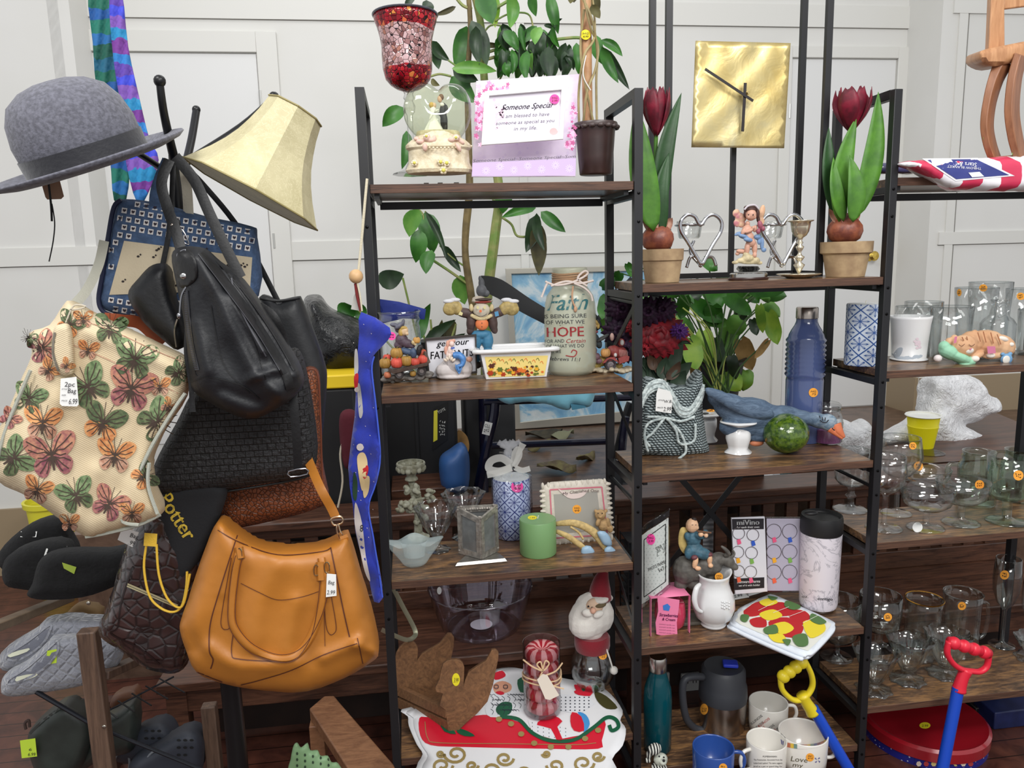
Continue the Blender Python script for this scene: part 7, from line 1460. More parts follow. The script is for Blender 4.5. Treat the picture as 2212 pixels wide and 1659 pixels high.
def heart_holder(label,ox,Y,sx=1,pts=None):
 th=thing('votive_holder',label,'candle holder',V((P(ox,572,Y).x,Y,ZM[0])))
 mb=MB();ptube(mb,[(ox,572),(ox-26*sx,528),(ox-43*sx,500),(ox-44*sx,478),(ox-30*sx,464),(ox-14*sx,468),(ox-2*sx,486),(ox+12*sx,469),(ox+28*sx,464),(ox+43*sx,478),(ox+42*sx,500),(ox+24*sx,530),(ox+2,572)],Y,4,10,0,6);mb.build('heart_tube',CHM,th,180)
 for a in(([(ox-32*sx,578,.04),(ox-24*sx,556,.04),(ox-10*sx,556,.03),(ox-2*sx,575,0)]),([(ox+32*sx,574,.04),(ox+24*sx,556,.04),(ox+8*sx,558,.03),(ox-2*sx,575,0)])):mb=MB();ptube(mb,a,Y,3.6,10,0,6);mb.build('foot_tube',CHM,th,180)
 mb=MB();ptube(mb,[(ox-2*sx,572,.02),(ox-24*sx,545,.05),(ox-16*sx,520,.06)],Y,3.6,10,0,6);mb.build('support_tube',CHM,th,180)
 q=P(ox-26*sx,515,Y+.05);s_=dep(q)/F;zz=lambda y:P(ox-26*sx,y,Y+.05).z-q.z
 mb=MB();mb.tube([q+V((30*s_*math.cos(a*PI/12),30*s_*math.sin(a*PI/12),zz(486)))for a in range(24)],.0028,8,0,True);mb.build('cup_ring',CHM,th,180)
 mb=MB();open_pot(mb,q,[(20*s_,0),(23*s_,.004),(27*s_,zz(486)),(28*s_,zz(478))],.003,28);mb.build('glass_cup',CL2,th,180)
 return th
heart_holder('chrome heart-shaped votive holder with glass cup, left of the cherub',1515,1.985)
heart_holder('chrome heart-shaped votive holder with glass cup, right behind the cherub',1690,2.0)
YCh=1.965;cb=thing('cherub_figurine','painted resin cherub standing on a silver and wood oval base','figurine',V((P(1616,590,YCh).x,YCh,ZM[0])))
q=V((P(1617,588,YCh).x,YCh,ZM[0]));s_=dep(q)/F;mb=MB();mb.lathe(q,[(44*s_,0),(45*s_,.004),(43*s_,.007),(42*s_,.007),(42*s_,.016),(38*s_,.019),(.0005,.019)],40,sy=.6,mis=[0,0,0,1,1,1]);fcb=surfF(mb);mb.build('base',[M((52,30,26),.3),M((190,188,184),.2,1)],cb)
mb=MB();patch(mb,fcb,[(1594,575),(1638,575),(1642,581),(1636,587),(1596,587),(1590,581)],0,12,.001);text(mb,fcb,'Ashlie Bella',1598,584,38,5,1,0,.3,.002);mb.build('name_plate',[M((214,214,210),.2,.8),INK],cb)
blobs(cb,'rock',RES((206,190,150),.4),[(1600,563,10,6),(1615,558,15,9),(1632,563,10,8),(1620,566,24,5),(1588,567,8,4),(1640,568,8,4),(1612,550,8,6)],YCh,.0015)
SKN=M((204,156,134),.5,sub=.1,name='painted_skin')
blobs(cb,'body',SKN,[(1614,497,12,11,0,9),(1617,512,12,11,0,9),(1622,524,11,10,0,9),(1614,536,6,15,0,6,5),(1602,543,13,5,.008,5,8),(1593,548,5,4,.012),(1630,535,6,16,0,6,-4),(1630,551,5,6,-.003),(1606,500,5,9,-.006,5,30),(1618,499,10,4,-.012,4,-20),(1631,494,5,8,-.004,4,10),(1615,483,5,6),(1627,492,4,4,-.012)],YCh,.0011)
blobs(cb,'head',SKN,[(1622,464,12,13,-.004,11),(1617,469,5,5,-.009),(1629,469,5,5,-.009)],YCh,.0012)
blobs(cb,'hair',M((70,42,36),.6,bump=.6,bs=120),[(1621,453,15,8,.002,12),(1611,462,5,9,.003),(1636,462,5,11,.003),(1638,474,4,7,.004),(1630,448,8,5),(1613,449,7,5)],YCh,.0014)
mb=MB();ptube(mb,[(1608,453),(1616,445),(1630,443),(1638,450)],YCh-.012,2,6);mb.build('flower_wreath',M((196,190,196),.6),cb)
blobs(cb,'wing',M((184,112,122),.5,0,.3,60,col2=(214,180,146)),[(1600,470,14,10,.014,4,20),(1590,460,8,9,.014,3,40),(1592,482,8,9,.014,3,-30),(1602,484,9,8,.014,3)],YCh,.0014);blobs(cb,'wing',M((222,176,140),.5,0,.3,60),[(1646,458,7,16,.014,3,10),(1644,478,8,10,.014,3)],YCh,.0014)
blobs(cb,'sash',M((120,150,190),.45,0,.3,60),[(1606,511,12,5,-.006,8,15),(1594,505,9,4,-.002,3,-20),(1616,518,11,5,-.012,5,10),(1636,512,8,6,-.006,6),(1646,526,5,14,0,3),(1650,540,6,5,0,3),(1640,520,5,9,-.006,4)],YCh,.0012);blobs(cb,'dove',M((150,80,96),.5),[(1642,486,6,10,-.012,5,-15),(1648,494,5,6,-.012),(1638,500,5,6,-.012)],YCh,.0011)
mb=MB()
for x in(1617,1627):bl(mb,x,464,1.3,1.6,YCh-.0185)
mb.build('eyes',INK,cb)
c=V((P(1726,580,1.98).x,1.98,ZM[0]));bc=thing('candlestick','silvery brass candlestick with a cup top standing on a round plate','candlestick',c);BRS=M((222,212,188),.2,.8,name='pale_brass')
mb=MB();k=dep(c)/F;mb.lathe(c,[(26*k,0),(30*k,.003),(44*k,.009),(47*k,.011),(44*k,.012),(28*k,.008),(10*k,.007),(5*k,.009)],40);mb.build('plate',BRS,bc,180)
mb=MB();mb.lathe(c,[(.0005,.008)]+prof(c,1726,[(572,12),(566,4),(560,8),(555,11),(551,5),(545,3),(538,7),(533,9),(529,4),(524,7),(520,4),(514,6),(509,13),(500,18),(490,20),(480,21),(478,27),(476,27)])+prof(c,1726,[(479,18),(500,14),(505,.5)]),28);mb.build('stem_and_cup',BRS,bc,180)
#  middle bay, second shelf
def yarnmat():
 b=NB('woven_yarn');vec=b.coord();w1=b.n('ShaderNodeTexWave',bands_direction='DIAGONAL');b.l(vec,w1 .inputs[0]);w1 .inputs['Scale'].default_value=55;w1 .inputs['Distortion'].default_value=3;w2=b.n('ShaderNodeTexWave',bands_direction='Z');b.l(vec,w2 .inputs[0]);w2 .inputs['Scale'].default_value=42;w2 .inputs['Distortion'].default_value=2
 h=b.f('MULTIPLY',w1 .outputs[0],w2 .outputs[0]);b.base(b.ramp(h,[(.08,lin((54,64,66))),(.5,lin((190,204,206)))]));b.bump(h,.9,.004);return b.pr(.85)
YM_=yarnmat();YW_=M((208,218,216),.8,0,.4,120,bump=.8,bs=220,name='pale_yarn',col2=(150,162,162))
g0=G(1450,985,ZM[1]);YB_=g0 .y+.055;yb=thing('yarn_basket','grey and white woven yarn basket bag with looped cords','basket',V((g0 .x,YB_,ZM[1])))
mb=MB();slab(mb,cr([(1388,830),(1400,815),(1440,825),(1480,832),(1512,800),(1520,830),(1518,880),(1526,950),(1532,975),(1515,985),(1460,990),(1400,984),(1384,975),(1382,900)],3,True),YB_,.06,.035,26,9);crumple(mb,.003,30);Fy=surfF(mb);mb.build('basket_body',YM_,yb,180)
for k in range(5):
 mb=MB();ptube(mb,[(1384,862+k*5),(1402,830+k*5),(1430,822+k*5),(1452,848+k*6),(1470,878+k*5),(1492,880+k*4),(1512,850+k*5),(1520,830+k*4)],YB_-.072-.002*(k%2),3.4,8);mb.build('handle_cord',YW_,yb,180)
for pts in([(1398,900),(1436,902),(1470,910),(1500,900)],[(1436,902),(1400,915),(1392,945),(1404,965)],[(1436,902),(1410,935),(1394,950),(1400,975)],[(1440,902),(1460,930),(1466,955),(1480,960),(1500,950),(1502,915)],[(1440,904),(1470,935),(1482,972),(1470,988),(1455,995),(1420,1000)]):mb=MB();ptube(mb,pts,YB_-.076,3,8);mb.build('tie_cord',YW_,yb,180)
for k in range(6):pass
pricetag(yb,[(1422,838),(1447,845),(1453,858),(1450,893),(1416,888),(1418,850)],YB_-.09,[('W.B.',1434,870,18,6),('STYLE',1422,866,12,3),('PRICE',1420,882,12,3),('2.99',1433,888,16,9)])
fb=thing('flower_bouquet','artificial bouquet of a large crimson dahlia and dark purple blooms in the yarn basket','artificial flowers',V((g0 .x,YB_+.01,ZM[1]+.14)))
CRI=M((140,14,30),.6,0,.4,40,bump=.2,bs=60,col2=(98,8,22),name='crimson_petal');PUR=M((54,20,54),.7,0,.4,40,col2=(30,10,34),bump=.3,bs=60,name='purple_petal');DG=M((34,56,36),.6,0,.4,30);BR_=M((70,48,30),.6,0,.4,30)
def dahlia(cx,cy,R_,Y,mat,nm,rings=5,tilt=.25,seed=0,cut=None):
 mb=MB();rd=random.Random(seed)
 for rg in range(rings):
  n_=7+rg*3
  for k in range(n_):
   a=2*PI*(k+.5*(rg%2))/n_+rd.uniform(-.1,.1);r1=R_*(.35+.65*rg/(rings-1))if rings>1 else R_;r0=R_*.08;leaf(mb,(cx+r0*math.cos(a),cy+r0*math.sin(a)*.9),(cx+r1*math.cos(a),cy+r1*math.sin(a)*.9+R_*tilt*.2),R_*.42,Y-.03+.007*rg,curl=-.008,fold=-.006,tipY=.008*rg-.01,n=6)
 bl(mb,cx,cy,R_*.3,R_*.3,Y-.012);mb.build(nm,mat,fb,180)
YFl=YB_-.01
dahlia(1425,725,68,YFl,CRI,'dahlia_bloom',6,.4,1);dahlia(1400,672,40,YFl-.02,PUR,'purple_bloom',4,0,2);dahlia(1432,668,34,YFl-.015,PUR,'purple_bloom',4,0,3);dahlia(1345,665,42,YFl+.05,PUR,'purple_bloom',4,0,4);dahlia(1340,715,44,YFl+.06,PUR,'purple_bloom',4,0,5);dahlia(1352,756,34,YFl+.05,PUR,'purple_bloom',4,0,6);dahlia(1468,715,22,YFl-.03,M((74,30,104),.6),'purple_bloom',3,0,7);dahlia(1366,705,22,YFl+.02,CRI,'dahlia_bloom',3,0,8);dahlia(1392,755,20,YFl+.0,CRI,'dahlia_bloom',3,0,9);dahlia(1330,640,20,YFl+.07,PUR,'purple_bloom',3,0,10)
for nm,mat,lst in(('foliage',DG,[((1440,830),(1495,782),34),((1420,830),(1398,780),34),((1450,835),(1482,800),30),((1440,820),(1475,735),30),((1400,830),(1390,770),28),((1470,742),(1494,744),8),((1430,820),(1440,770),30)]),('brown_foliage',BR_,[((1425,810),(1420,760),24),((1435,800),(1455,765),22),((1440,820),(1470,780),24),((1415,800),(1400,765),22),((1430,790),(1432,745),18)])):
 mb=MB()
 for i,(a,b_,w_)in enumerate(lst):leaf(mb,a,b_,w_,YFl+.01*math.sin(i*2),bend=4*math.sin(i),curl=.012)
 mb.build(nm,mat,fb,180)
for i,pts in enumerate(([(1435,850),(1430,790),(1425,740)],[(1425,850),(1395,800),(1360,750)],[(1430,850),(1400,780),(1350,690)])):mb=MB();ptube(mb,pts,YFl+.02,2.4,6);mb.build('stem',DG,fb)
def wholder(label,cx,yb_,ytop,hb,hm,ht):
 c,s=spot(cx,yb_,ZM[1],hb);th=thing('candle_holder',label,'candle holder',c);pr=prof(c,cx,[(yb_-3,hb),(yb_-8,hb*1.0),(yb_-16,hb*.72),(yb_-24,hm*.85),(yb_-38,hm),(yb_-50,hm*.98),(yb_-60,hm*.8),(ytop+12,hm*.66),(ytop+7,ht*.7),(ytop+2,ht),(ytop,ht*.98),(ytop+1,ht*.5),(ytop+2,ht*.2),(ytop+8,ht*.16),(ytop+20,.5)]);pr[0]=(pr[0][0],0)
 mb=MB();mb.lathe(c,pr,48,flute=.03,nf=6);f=surfF(mb);mb.build('holder_body',WC,th,180)
 mb=MB();q=P(cx,ytop+1,c.y);mb.lathe(q,[(7*s,0),(7*s,.0015),(.0005,.0016)],16);mb.build('candle_socket',M((60,60,58),.6),th);return th,f,c
wholder('white glazed ceramic candle holder with scalloped top, in front of the goose',1594,984,909,29,27,40)
th_,f_,c_=wholder('white glazed ceramic candle holder half hidden behind the yarn basket',1524,958,892,26,24,34);sticker(th_,f_,1535,887,9,'o',3)
mb=MB();bl(mb,1532,934,9,26,YB_-.0);
BG=NB('painted_goose');vec=BG.coord('Object',(1,3,3));n1=BG.noise(vec,22,5,.6,1.5);spx=BG.n('ShaderNodeSeparateXYZ');BG.l(BG.coord('Object'),spx.inputs[0]);hd=BG.f('MULTIPLY',BG.f('SUBTRACT',spx.outputs[0],.13),9);hd=BG.f('MINIMUM',BG.f('MAXIMUM',hd,0),1)
BG.base(BG.mix(hd,BG.ramp(n1,[(.3,lin((58,76,98))),(.65,lin((96,116,138)))]),BG.ramp(n1,[(.4,lin((130,158,178))),(.7,lin((206,216,220)))])));BG.bump(n1,.6,.003);BGM=BG.pr(.65)
g0=G(1640,962,ZM[1]);YGo=2.08;go=thing('goose_figurine','blue-grey painted wooden goose with outstretched neck and orange beak','figurine',V((P(1640,950,YGo).x,YGo,ZM[1])))
blobs(go,'goose_body',BGM,[(1620,895,66,38,0,34,8),(1580,880,44,30,0,24,22),(1552,862,28,20,0,12,30),(1660,902,54,30,0,32,10),(1700,896,44,20,-.012,22,14),(1735,902,34,16,-.025,18,16),(1766,908,30,17,-.035,17,20),(1788,912,22,19,-.04,16,20),(1600,920,50,26,0,28),(1650,925,46,24,0,26),(1640,942,30,12,0,22)],YGo,.004)
mb=MB();slab(mb,cr([(1525,838),(1552,842),(1600,862),(1660,880),(1672,900),(1640,905),(1590,890),(1552,868),(1530,855)],3,True),YGo-.045,.006,.006,12,8);
mb.build('wing',BGM,go,180);mb=MB();ptube(mb,[(1806,916,0),(1812,930,-.006),(1824,945,-.012)],YGo-.05,[12,10,3],12,flat=.7);ptube(mb,[(1792,926,0),(1806,936,-.006),(1820,948,-.012)],YGo-.05,[8,6,2],12,flat=.7);mb.build('beak',M((216,120,80),.5),go,180)
mb=MB();f=lambda x,y,e=0:P(x,y,YGo-.0625);
for pts in([(1771,908),(1778,913),(1786,912)],[(1772,904),(1770,898)],[(1777,909),(1776,901)],[(1782,909),(1783,902)],[(1786,912),(1790,907)]):stroke(mb,lambda x,y,e=0:P(x,y,YGo-.064),pts,2)
mb.build('painted_eye',INK,go);mb=MB();stroke(mb,lambda x,y,e=0:P(x,y,YGo-.068),[(1797,925),(1803,930)],2.5);mb.build('nostril',INK,go);mb=MB();bl(mb,1635,957,16,7,YGo-.01);mb.build('foot',M((196,120,84),.6),go)
c,s=spot(1696,985,ZM[1],26);k=s;gb_=MB();zc=43*k;gb_.ball(c+V((0,0,zc)),(48*k,48*k,43*k),0,None,32)
o=gb_.build('glass_ball',M((52,84,30),.08,0,.6,90,bump=1.0,bs=70,name='green_crackle',col2=(104,134,40),coat=.6),None,180,loc=c);o.active_material.node_tree.nodes['Principled BSDF'].inputs['Transmission Weight'].default_value=.35;tag(o,'round green crackle glass globe in front of the goose','ornament')
c=V((P(1735,900,2.16).x,2.16,ZM[1]));bb=thing('water_bottle','blue glossy ribbed water bottle with a steel cap behind the goose','bottle',c);k=dep(c)/F
rows=[(925,36),(915,38),(820,39),(812,40)]+[(806-i*4.6,39.5+(1.6 if i%2 else-1.2))for i in range(24)]+[(692,26),(688,23),(684,21)]
rows=[(925,36),(915,38),(820,39)]+[(812-i*5.2,39.5+(2.2 if i%2 else-2.0))for i in range(17)]+[(722,36),(712,31),(702,25),(694,22),(688,22)]
pr=prof(c,1742,rows);pr[0]=(pr[0][0],0);mb=MB();n=48;vs=[]
for i,(r,z)in enumerate(pr):
 for j in range(n):a=2*PI*j/n;vs.append(c+V((r*math.cos(a),r*math.sin(a),z+(.004*math.cos(3*a)if 3<=i<20 else 0))))
mb.add(vs,[(i*n+j,i*n+(j+1)%n,(i+1)*n+(j+1)%n,(i+1)*n+j)for i in range(len(pr)-1)for j in range(n)]);fbb=surfF(mb);mb.build('bottle_body',M((74,88,132),.18,coat=.6,name='blue_glaze2'),bb,180)
mb=MB();mb.lathe(c,prof(c,1742,[(688,22),(687,23),(666,23),(663,21)])+[(.0005,P(1742,663,c.y).z-c.z)],36);mb.build('cap',M((176,166,158),.25,1,name='brushed_steel'),bb,40);sticker(bb,fbb,1757,848,10,'o',None,'HG|.75')
c,s=spot(1785,962,ZM[1],28);pj=thing('candle_jar','glass jar candle with purple pink wax beneath the goose beak','candle',c);zz=lambda y:P(1785,y,c.y).z-c.z
mb=MB();open_pot(mb,c,[(28*s,0),(31*s,.005),(32*s,zz(910)),(28*s,zz(895)),(24*s,zz(888)),(26*s,zz(880))],.003,32);mb.build('jar_body',CL2,pj,180);mb=MB();mb.lathe(c,[(28*s,.003),(29*s,.006),(29*s,zz(925)),(.0005,zz(925))],28);mb.build('wax',M((150,84,140),.5,sub=.2),pj,60)
mb=MB();mb.lathe(c,[(24*s,zz(886)),(27*s,zz(884)),(27*s,zz(874)),(22*s,zz(869)),(.0005,zz(868))],28);mb.build('lid',CL2,pj,60)
#  middle bay, third shelf
YP=2.0;pfm=thing('picture_frame','curved acrylic photo frame with a black bordered 5x7 insert and pink sticker','picture frame',V((P(1415,1300,YP).x,YP,ZM[2])))
cf_=lambda x,y:.05*((x-1420)/40)**2-.02
mb=MB();slab(mb,[(1384,1140),(1400,1128),(1420,1116),(1447,1098),(1448,1268),(1430,1284),(1405,1304),(1384,1318)],YP,.003,0,step=8,yf=cf_);Fpf=surfF(mb);mb.build('acrylic_sheet',GLASS((236,240,240),(80,90,90),.6),pfm,180)
mb=MB();patch(mb,Fpf,[(1385,1158),(1400,1146),(1420,1134),(1444,1118),(1444,1262),(1428,1276),(1404,1294),(1385,1306)],0,8,.0008)
patch(mb,Fpf,[(1385,1142),(1400,1131),(1420,1119),(1446,1101),(1446,1115),(1420,1131),(1400,1143),(1385,1155)],1,8,.0008)
for a,b_ in(((1391,1166),(1438,1132)),((1438,1132),(1438,1256)),((1438,1256),(1391,1290)),((1391,1290),(1391,1166))):stroke(mb,Fpf,[(a[0]+(b_[0]-a[0])*t/6,a[1]+(b_[1]-a[1])*t/6)for t in range(7)],1.6,1,.0018)
text(mb,Fpf,'PHOTO FRAME',1402,1234,40,7,1,-26,0,.002);text(mb,Fpf,'5x7',1424,1236,14,8,1,-26,0,.002);text(mb,Fpf,'SM',1421,1194,14,13,2,-28,0,.002)
for a,b_ in(((1420,1182),(1435,1174)),((1435,1174),(1435,1192)),((1435,1192),(1420,1202)),((1420,1202),(1420,1182))):stroke(mb,Fpf,[a,b_],1,2,.002)
mb.build('paper_insert',[M((206,212,208),.4),M((22,22,24),.4),M((110,116,112),.5)],pfm);sticker(pfm,Fpf,1406,1165,9.5,'p',12,'HG|3.99')
YO=2.03;ox=thing('boy_on_ox_figurine','painted figurine of a boy in blue playing a flute on a grey water buffalo','figurine',V((P(1510,1290,YO).x,YO,ZM[2])))
OXM=M((98,94,88),.6,0,.4,50,bump=.7,bs=80,name='grey_ox')
blobs(ox,'buffalo',OXM,[(1478,1232,26,32,0,26),(1500,1230,34,26,0,26),(1530,1220,32,24,-.01,22,10),(1552,1208,20,16,-.015,15),(1572,1212,18,13,-.025,12,35),(1586,1224,10,8,-.03,8,30),(1470,1262,14,18),(1535,1245,12,26,-.01),(1500,1258,20,16)],YO,.0025)
mb=MB();ptube(mb,[(1566,1200,0),(1574,1196,-.01),(1566,1186,-.012),(1558,1180,-.012)],YO-.03,[5,5,4,2],8);mb.build('horn',OXM,ox,180);mb=MB();ptube(mb,[(1580,1204),(1586,1196),(1582,1188)],YO-.0,[4,3,2],8);mb.build('horn',OXM,ox,180)
BLR=RES((66,106,124),.35);blobs(ox,'robe',BLR,[(1498,1165,17,20,-.004,13),(1500,1190,22,18,-.01,15),(1518,1196,20,13,-.022,12,15),(1486,1160,8,12,-.01,7,-20),(1512,1158,13,7,-.018,7,15),(1524,1150,7,6,-.022),(1488,1195,10,14,-.02,8)],YO-.005,.0018)
blobs(ox,'head',M((226,182,146),.5),[(1495,1135,14,16,-.006,13),(1506,1140,4,5,-.014),(1484,1138,3,5)],YO-.005,.0016);blobs(ox,'hair_tuft',M((40,28,26),.6),[(1499,1122,6,5,-.008)],YO-.005,.0013)
blobs(ox,'legs',M((222,176,138),.5),[(1502,1215,6,14,-.03,6,15),(1533,1208,6,13,-.03,6),(1508,1228,7,5,-.034),(1535,1222,6,5,-.034)],YO-.005,.0014);blobs(ox,'cuff',RES((110,60,66)),[(1500,1204,8,6,-.028,7),(1532,1198,8,6,-.028,7)],YO-.005,.0014);blobs(ox,'hands',M((226,182,146),.5),[(1514,1154,6,6,-.03),(1525,1156,5,6,-.03)],YO-.005,.0013)
mb=MB();ptube(mb,[(1506,1147),(1536,1151)],YO-.04,2,8,0,1);mb.build('flute',M((110,74,50),.5),ox);mb=MB();slab(mb,cr([(1472,1140),(1486,1145),(1484,1180),(1478,1196),(1467,1180),(1466,1158)],4,True),YO-.0,.004,.006,10,6);mb.build('straw_hat',M((206,180,110),.7,0,.2,60),ox)
mb=MB();f=lambda x,y,e=0:P(x,y,YO-.0345);
for x in(1496,1503):stroke(mb,f,[(x-2,1134),(x+2,1134)],1.2)
mb.build('eyes',INK,ox);mb=MB();mb.box(V((P(1500,1290,YO).x,YO,ZM[2]+.006)),(.13,.06,.012));mb.build('base',M((86,80,70),.6,bump=.6,bs=70),ox,bevel=.004)
c,s=spot(1540,1362,ZM[2],26);wp=thing('pitcher','small white ceramic pitcher with embossed grapes and an orange sticker inside the lip','pitcher',c);zz=lambda y:P(1538,y,c.y).z-c.z;k=s
rows=[(26,0),(28,.006),(25,.012),(38,zz(1330)),(45,zz(1310)),(44,zz(1290)),(36,zz(1272)),(31,zz(1258)),(33,zz(1245)),(37,zz(1238))];n=40;vs=[]
def pring(r,z,i,off=0):
 out=[]
 for j in range(n):
  a=2*PI*j/n;w_=max(0,i-6)/3;fr=.5+.5*math.cos(a-math.radians(60));lip=w_*(.016*fr**2);out.append(c+V(((r*k-off)*math.cos(a)+w_*.006*fr*math.cos(math.radians(60)),(r*k-off)*math.sin(a)+w_*.006*fr,z+lip*1.2)))
 return out
for i,(r,z)in enumerate(rows):vs+=pring(r,z,i)
for i,(r,z)in reversed(list(enumerate(rows))):vs+=pring(r,z+(.004 if i<2 else 0),i,.004)
mb=MB();R2=2*len(rows);mb.add(vs,[(i*n+j,i*n+(j+1)%n,(i+1)*n+(j+1)%n,(i+1)*n+j)for i in range(R2-1)for j in range(n)]+[tuple(range(n-1,-1,-1)),tuple((R2-1)*n+j for j in range(n))]);fw2=surfF(mb);mb.build('pitcher_body',WC,wp,180)
mb=MB();ptube(mb,[(1512,1262,-.02),(1504,1272,-.03),(1500,1295,-.035),(1506,1315,-.035),(1516,1322,-.03)],c.y-.01,[4,6,6,5,4],10);mb.build('handle',WC,wp,180)
mb=MB()
for i in range(12):q=fw2(1560+(i%4)*5,1300+(i//4)*6+(i%2)*2);q and mb.ball(q,.0035)
mb.build('embossed_grapes',WC,wp,180,kind='stuff');sticker(wp,lambda x,y,e=0:P(x,y,c.y+.0-e),1553,1246,9,'o',None,'HG|50c')
def charm(label,q,Y,front):
 th=thing('charm_pack',label,'package',V((P(q[0][0],q[2][1],Y).x,Y,ZM[2])));mb=MB();slab(mb,q,Y,.012,step=50);mb.build('box',GLASS((226,226,236),(150,150,160),.5)if not front else M((214,214,222),.35),th,bevel=.001);f=planeF(Y-.0068);mb=MB();rd=random.Random(int(q[0][0]));x0,x1,y0,y1=q[0][0],q[1][0],q[0][1],q[2][1]
 if front:
  patch(mb,f,[(x0+1,y0+2),(x1-2,y0+1),(x1-2,y0+24),(x0+2,y0+25)],0,60,0);patch(mb,f,[(x0+5,y1-28),(x1-1,y1-31),(x1-1,y1-8),(x0+6,y1-3)],0,60,0);text(mb,f,'miVino',x0+12,y0+15,48,11,1,-1,0,.001,0,.5);text(mb,f,'for each their own',x0+12,y0+22,48,4,1,-1,0,.001);text(mb,f,'Stemware Charms',x0+12,y1-18,50,6,1,-2,.1,.001);text(mb,f,'set of 6 with holder',x0+16,y1-11,46,4,1,-2,0,.001)
 else:patch(mb,f,[(x0+2,y0+2),(x1-2,y0+2),(x1-4,y1-4),(x0+4,y1-4)],7,60,0)
 cc=[2,3,4,5,6]
 for i in range(6):
  x,y=(x0+14+(i%2)*30+rd.uniform(-3,3),y0+44+(i//2)*38+rd.uniform(-5,5))if front else(x0+18+(i%2)*34,y0+36+(i//2)*44);r_=13 if front else 16
  stroke(mb,f,[(x+r_*math.cos(a),y-6+r_*math.sin(a))for a in[t*PI/8 for t in range(17)]],1.2,8,.0012);patch(mb,f,[(x-4,y+8),(x+3,y+6),(x+6,y+16),(x-2,y+19)],cc[i%5],20,.002)
 mb.build('printed_card',[INK,M((236,236,238),.5),M((226,90,130),.4),M((50,90,190),.4),M((236,170,50),.4),M((120,170,80),.4),M((230,100,70),.4),M((176,172,190),.4),M((150,150,158),.25,.9)],th)
charm('drink charm pack with black header on a white card, left of the clear pack',[(1580,1119),(1652,1116),(1658,1278),(1588,1284)],2.06,True)
charm('clear charm pack showing its wire rings beside the marble tumbler',[(1654,1118),(1738,1118),(1730,1280),(1658,1280)],2.075,False)
c,s=spot(1766,1330,ZM[2],37);tm=thing('travel_tumbler','white marble travel tumbler with black lid and steel base','tumbler',c);zz=lambda y:P(1770,y,c.y).z-c.z;k=s
def marble():
 b=NB('marble_print');vec=b.coord();n=b.noise(vec,9,6,.6,2.5);v_=b.f('ABSOLUTE',b.f('SUBTRACT',n,.5));m_=b.f('MINIMUM',b.f('MULTIPLY',v_,30),1);b.base(b.mix(m_,lin((176,172,182)),lin((228,222,230))));return b.pr(.35)
mb=MB();mb.lathe(c,[(37*k,zz(1305)),(39*k,zz(1298)),(42*k,zz(1150))],44);ft_=surfF(mb);mb.build('tumbler_body',marble(),tm,60)
mb=MB();mb.lathe(c,[(.0005,0),(34*k,0),(36*k,.004),(37*k,zz(1303))],44);mb.build('steel_base',M((178,172,168),.25,1,name='steel'),tm,60)
mb=MB();mb.lathe(c,[(42*k,zz(1148)),(43*k,zz(1142)),(43*k,zz(1120)),(41*k,zz(1112)),(36*k,zz(1114)),(34*k,zz(1118)),(.0005,zz(1118))],44);q=P(1752,1108,c.y-.02);mb.ball(q,(.022,.014,.007));mb.build('lid',M((26,26,28),.5),tm,50)
mb=MB();text(mb,ft_,'contigo',1766,1296,32,6.5,0,3,.1,.001,0,.4);text(mb,ft_,'oz.',1732,1291,14,6,0,3,0,.001);mb.build('lettering',INK,tm)
F3=tiltF(.531,-.03);F3b=tiltF(.523,-.03);ph=[(1592,1322),(1600,1312),(1655,1286),(1668,1284),(1690,1292),(1792,1338),(1803,1350),(1800,1364),(1762,1405),(1745,1412),(1722,1410),(1590,1352),(1582,1340)]
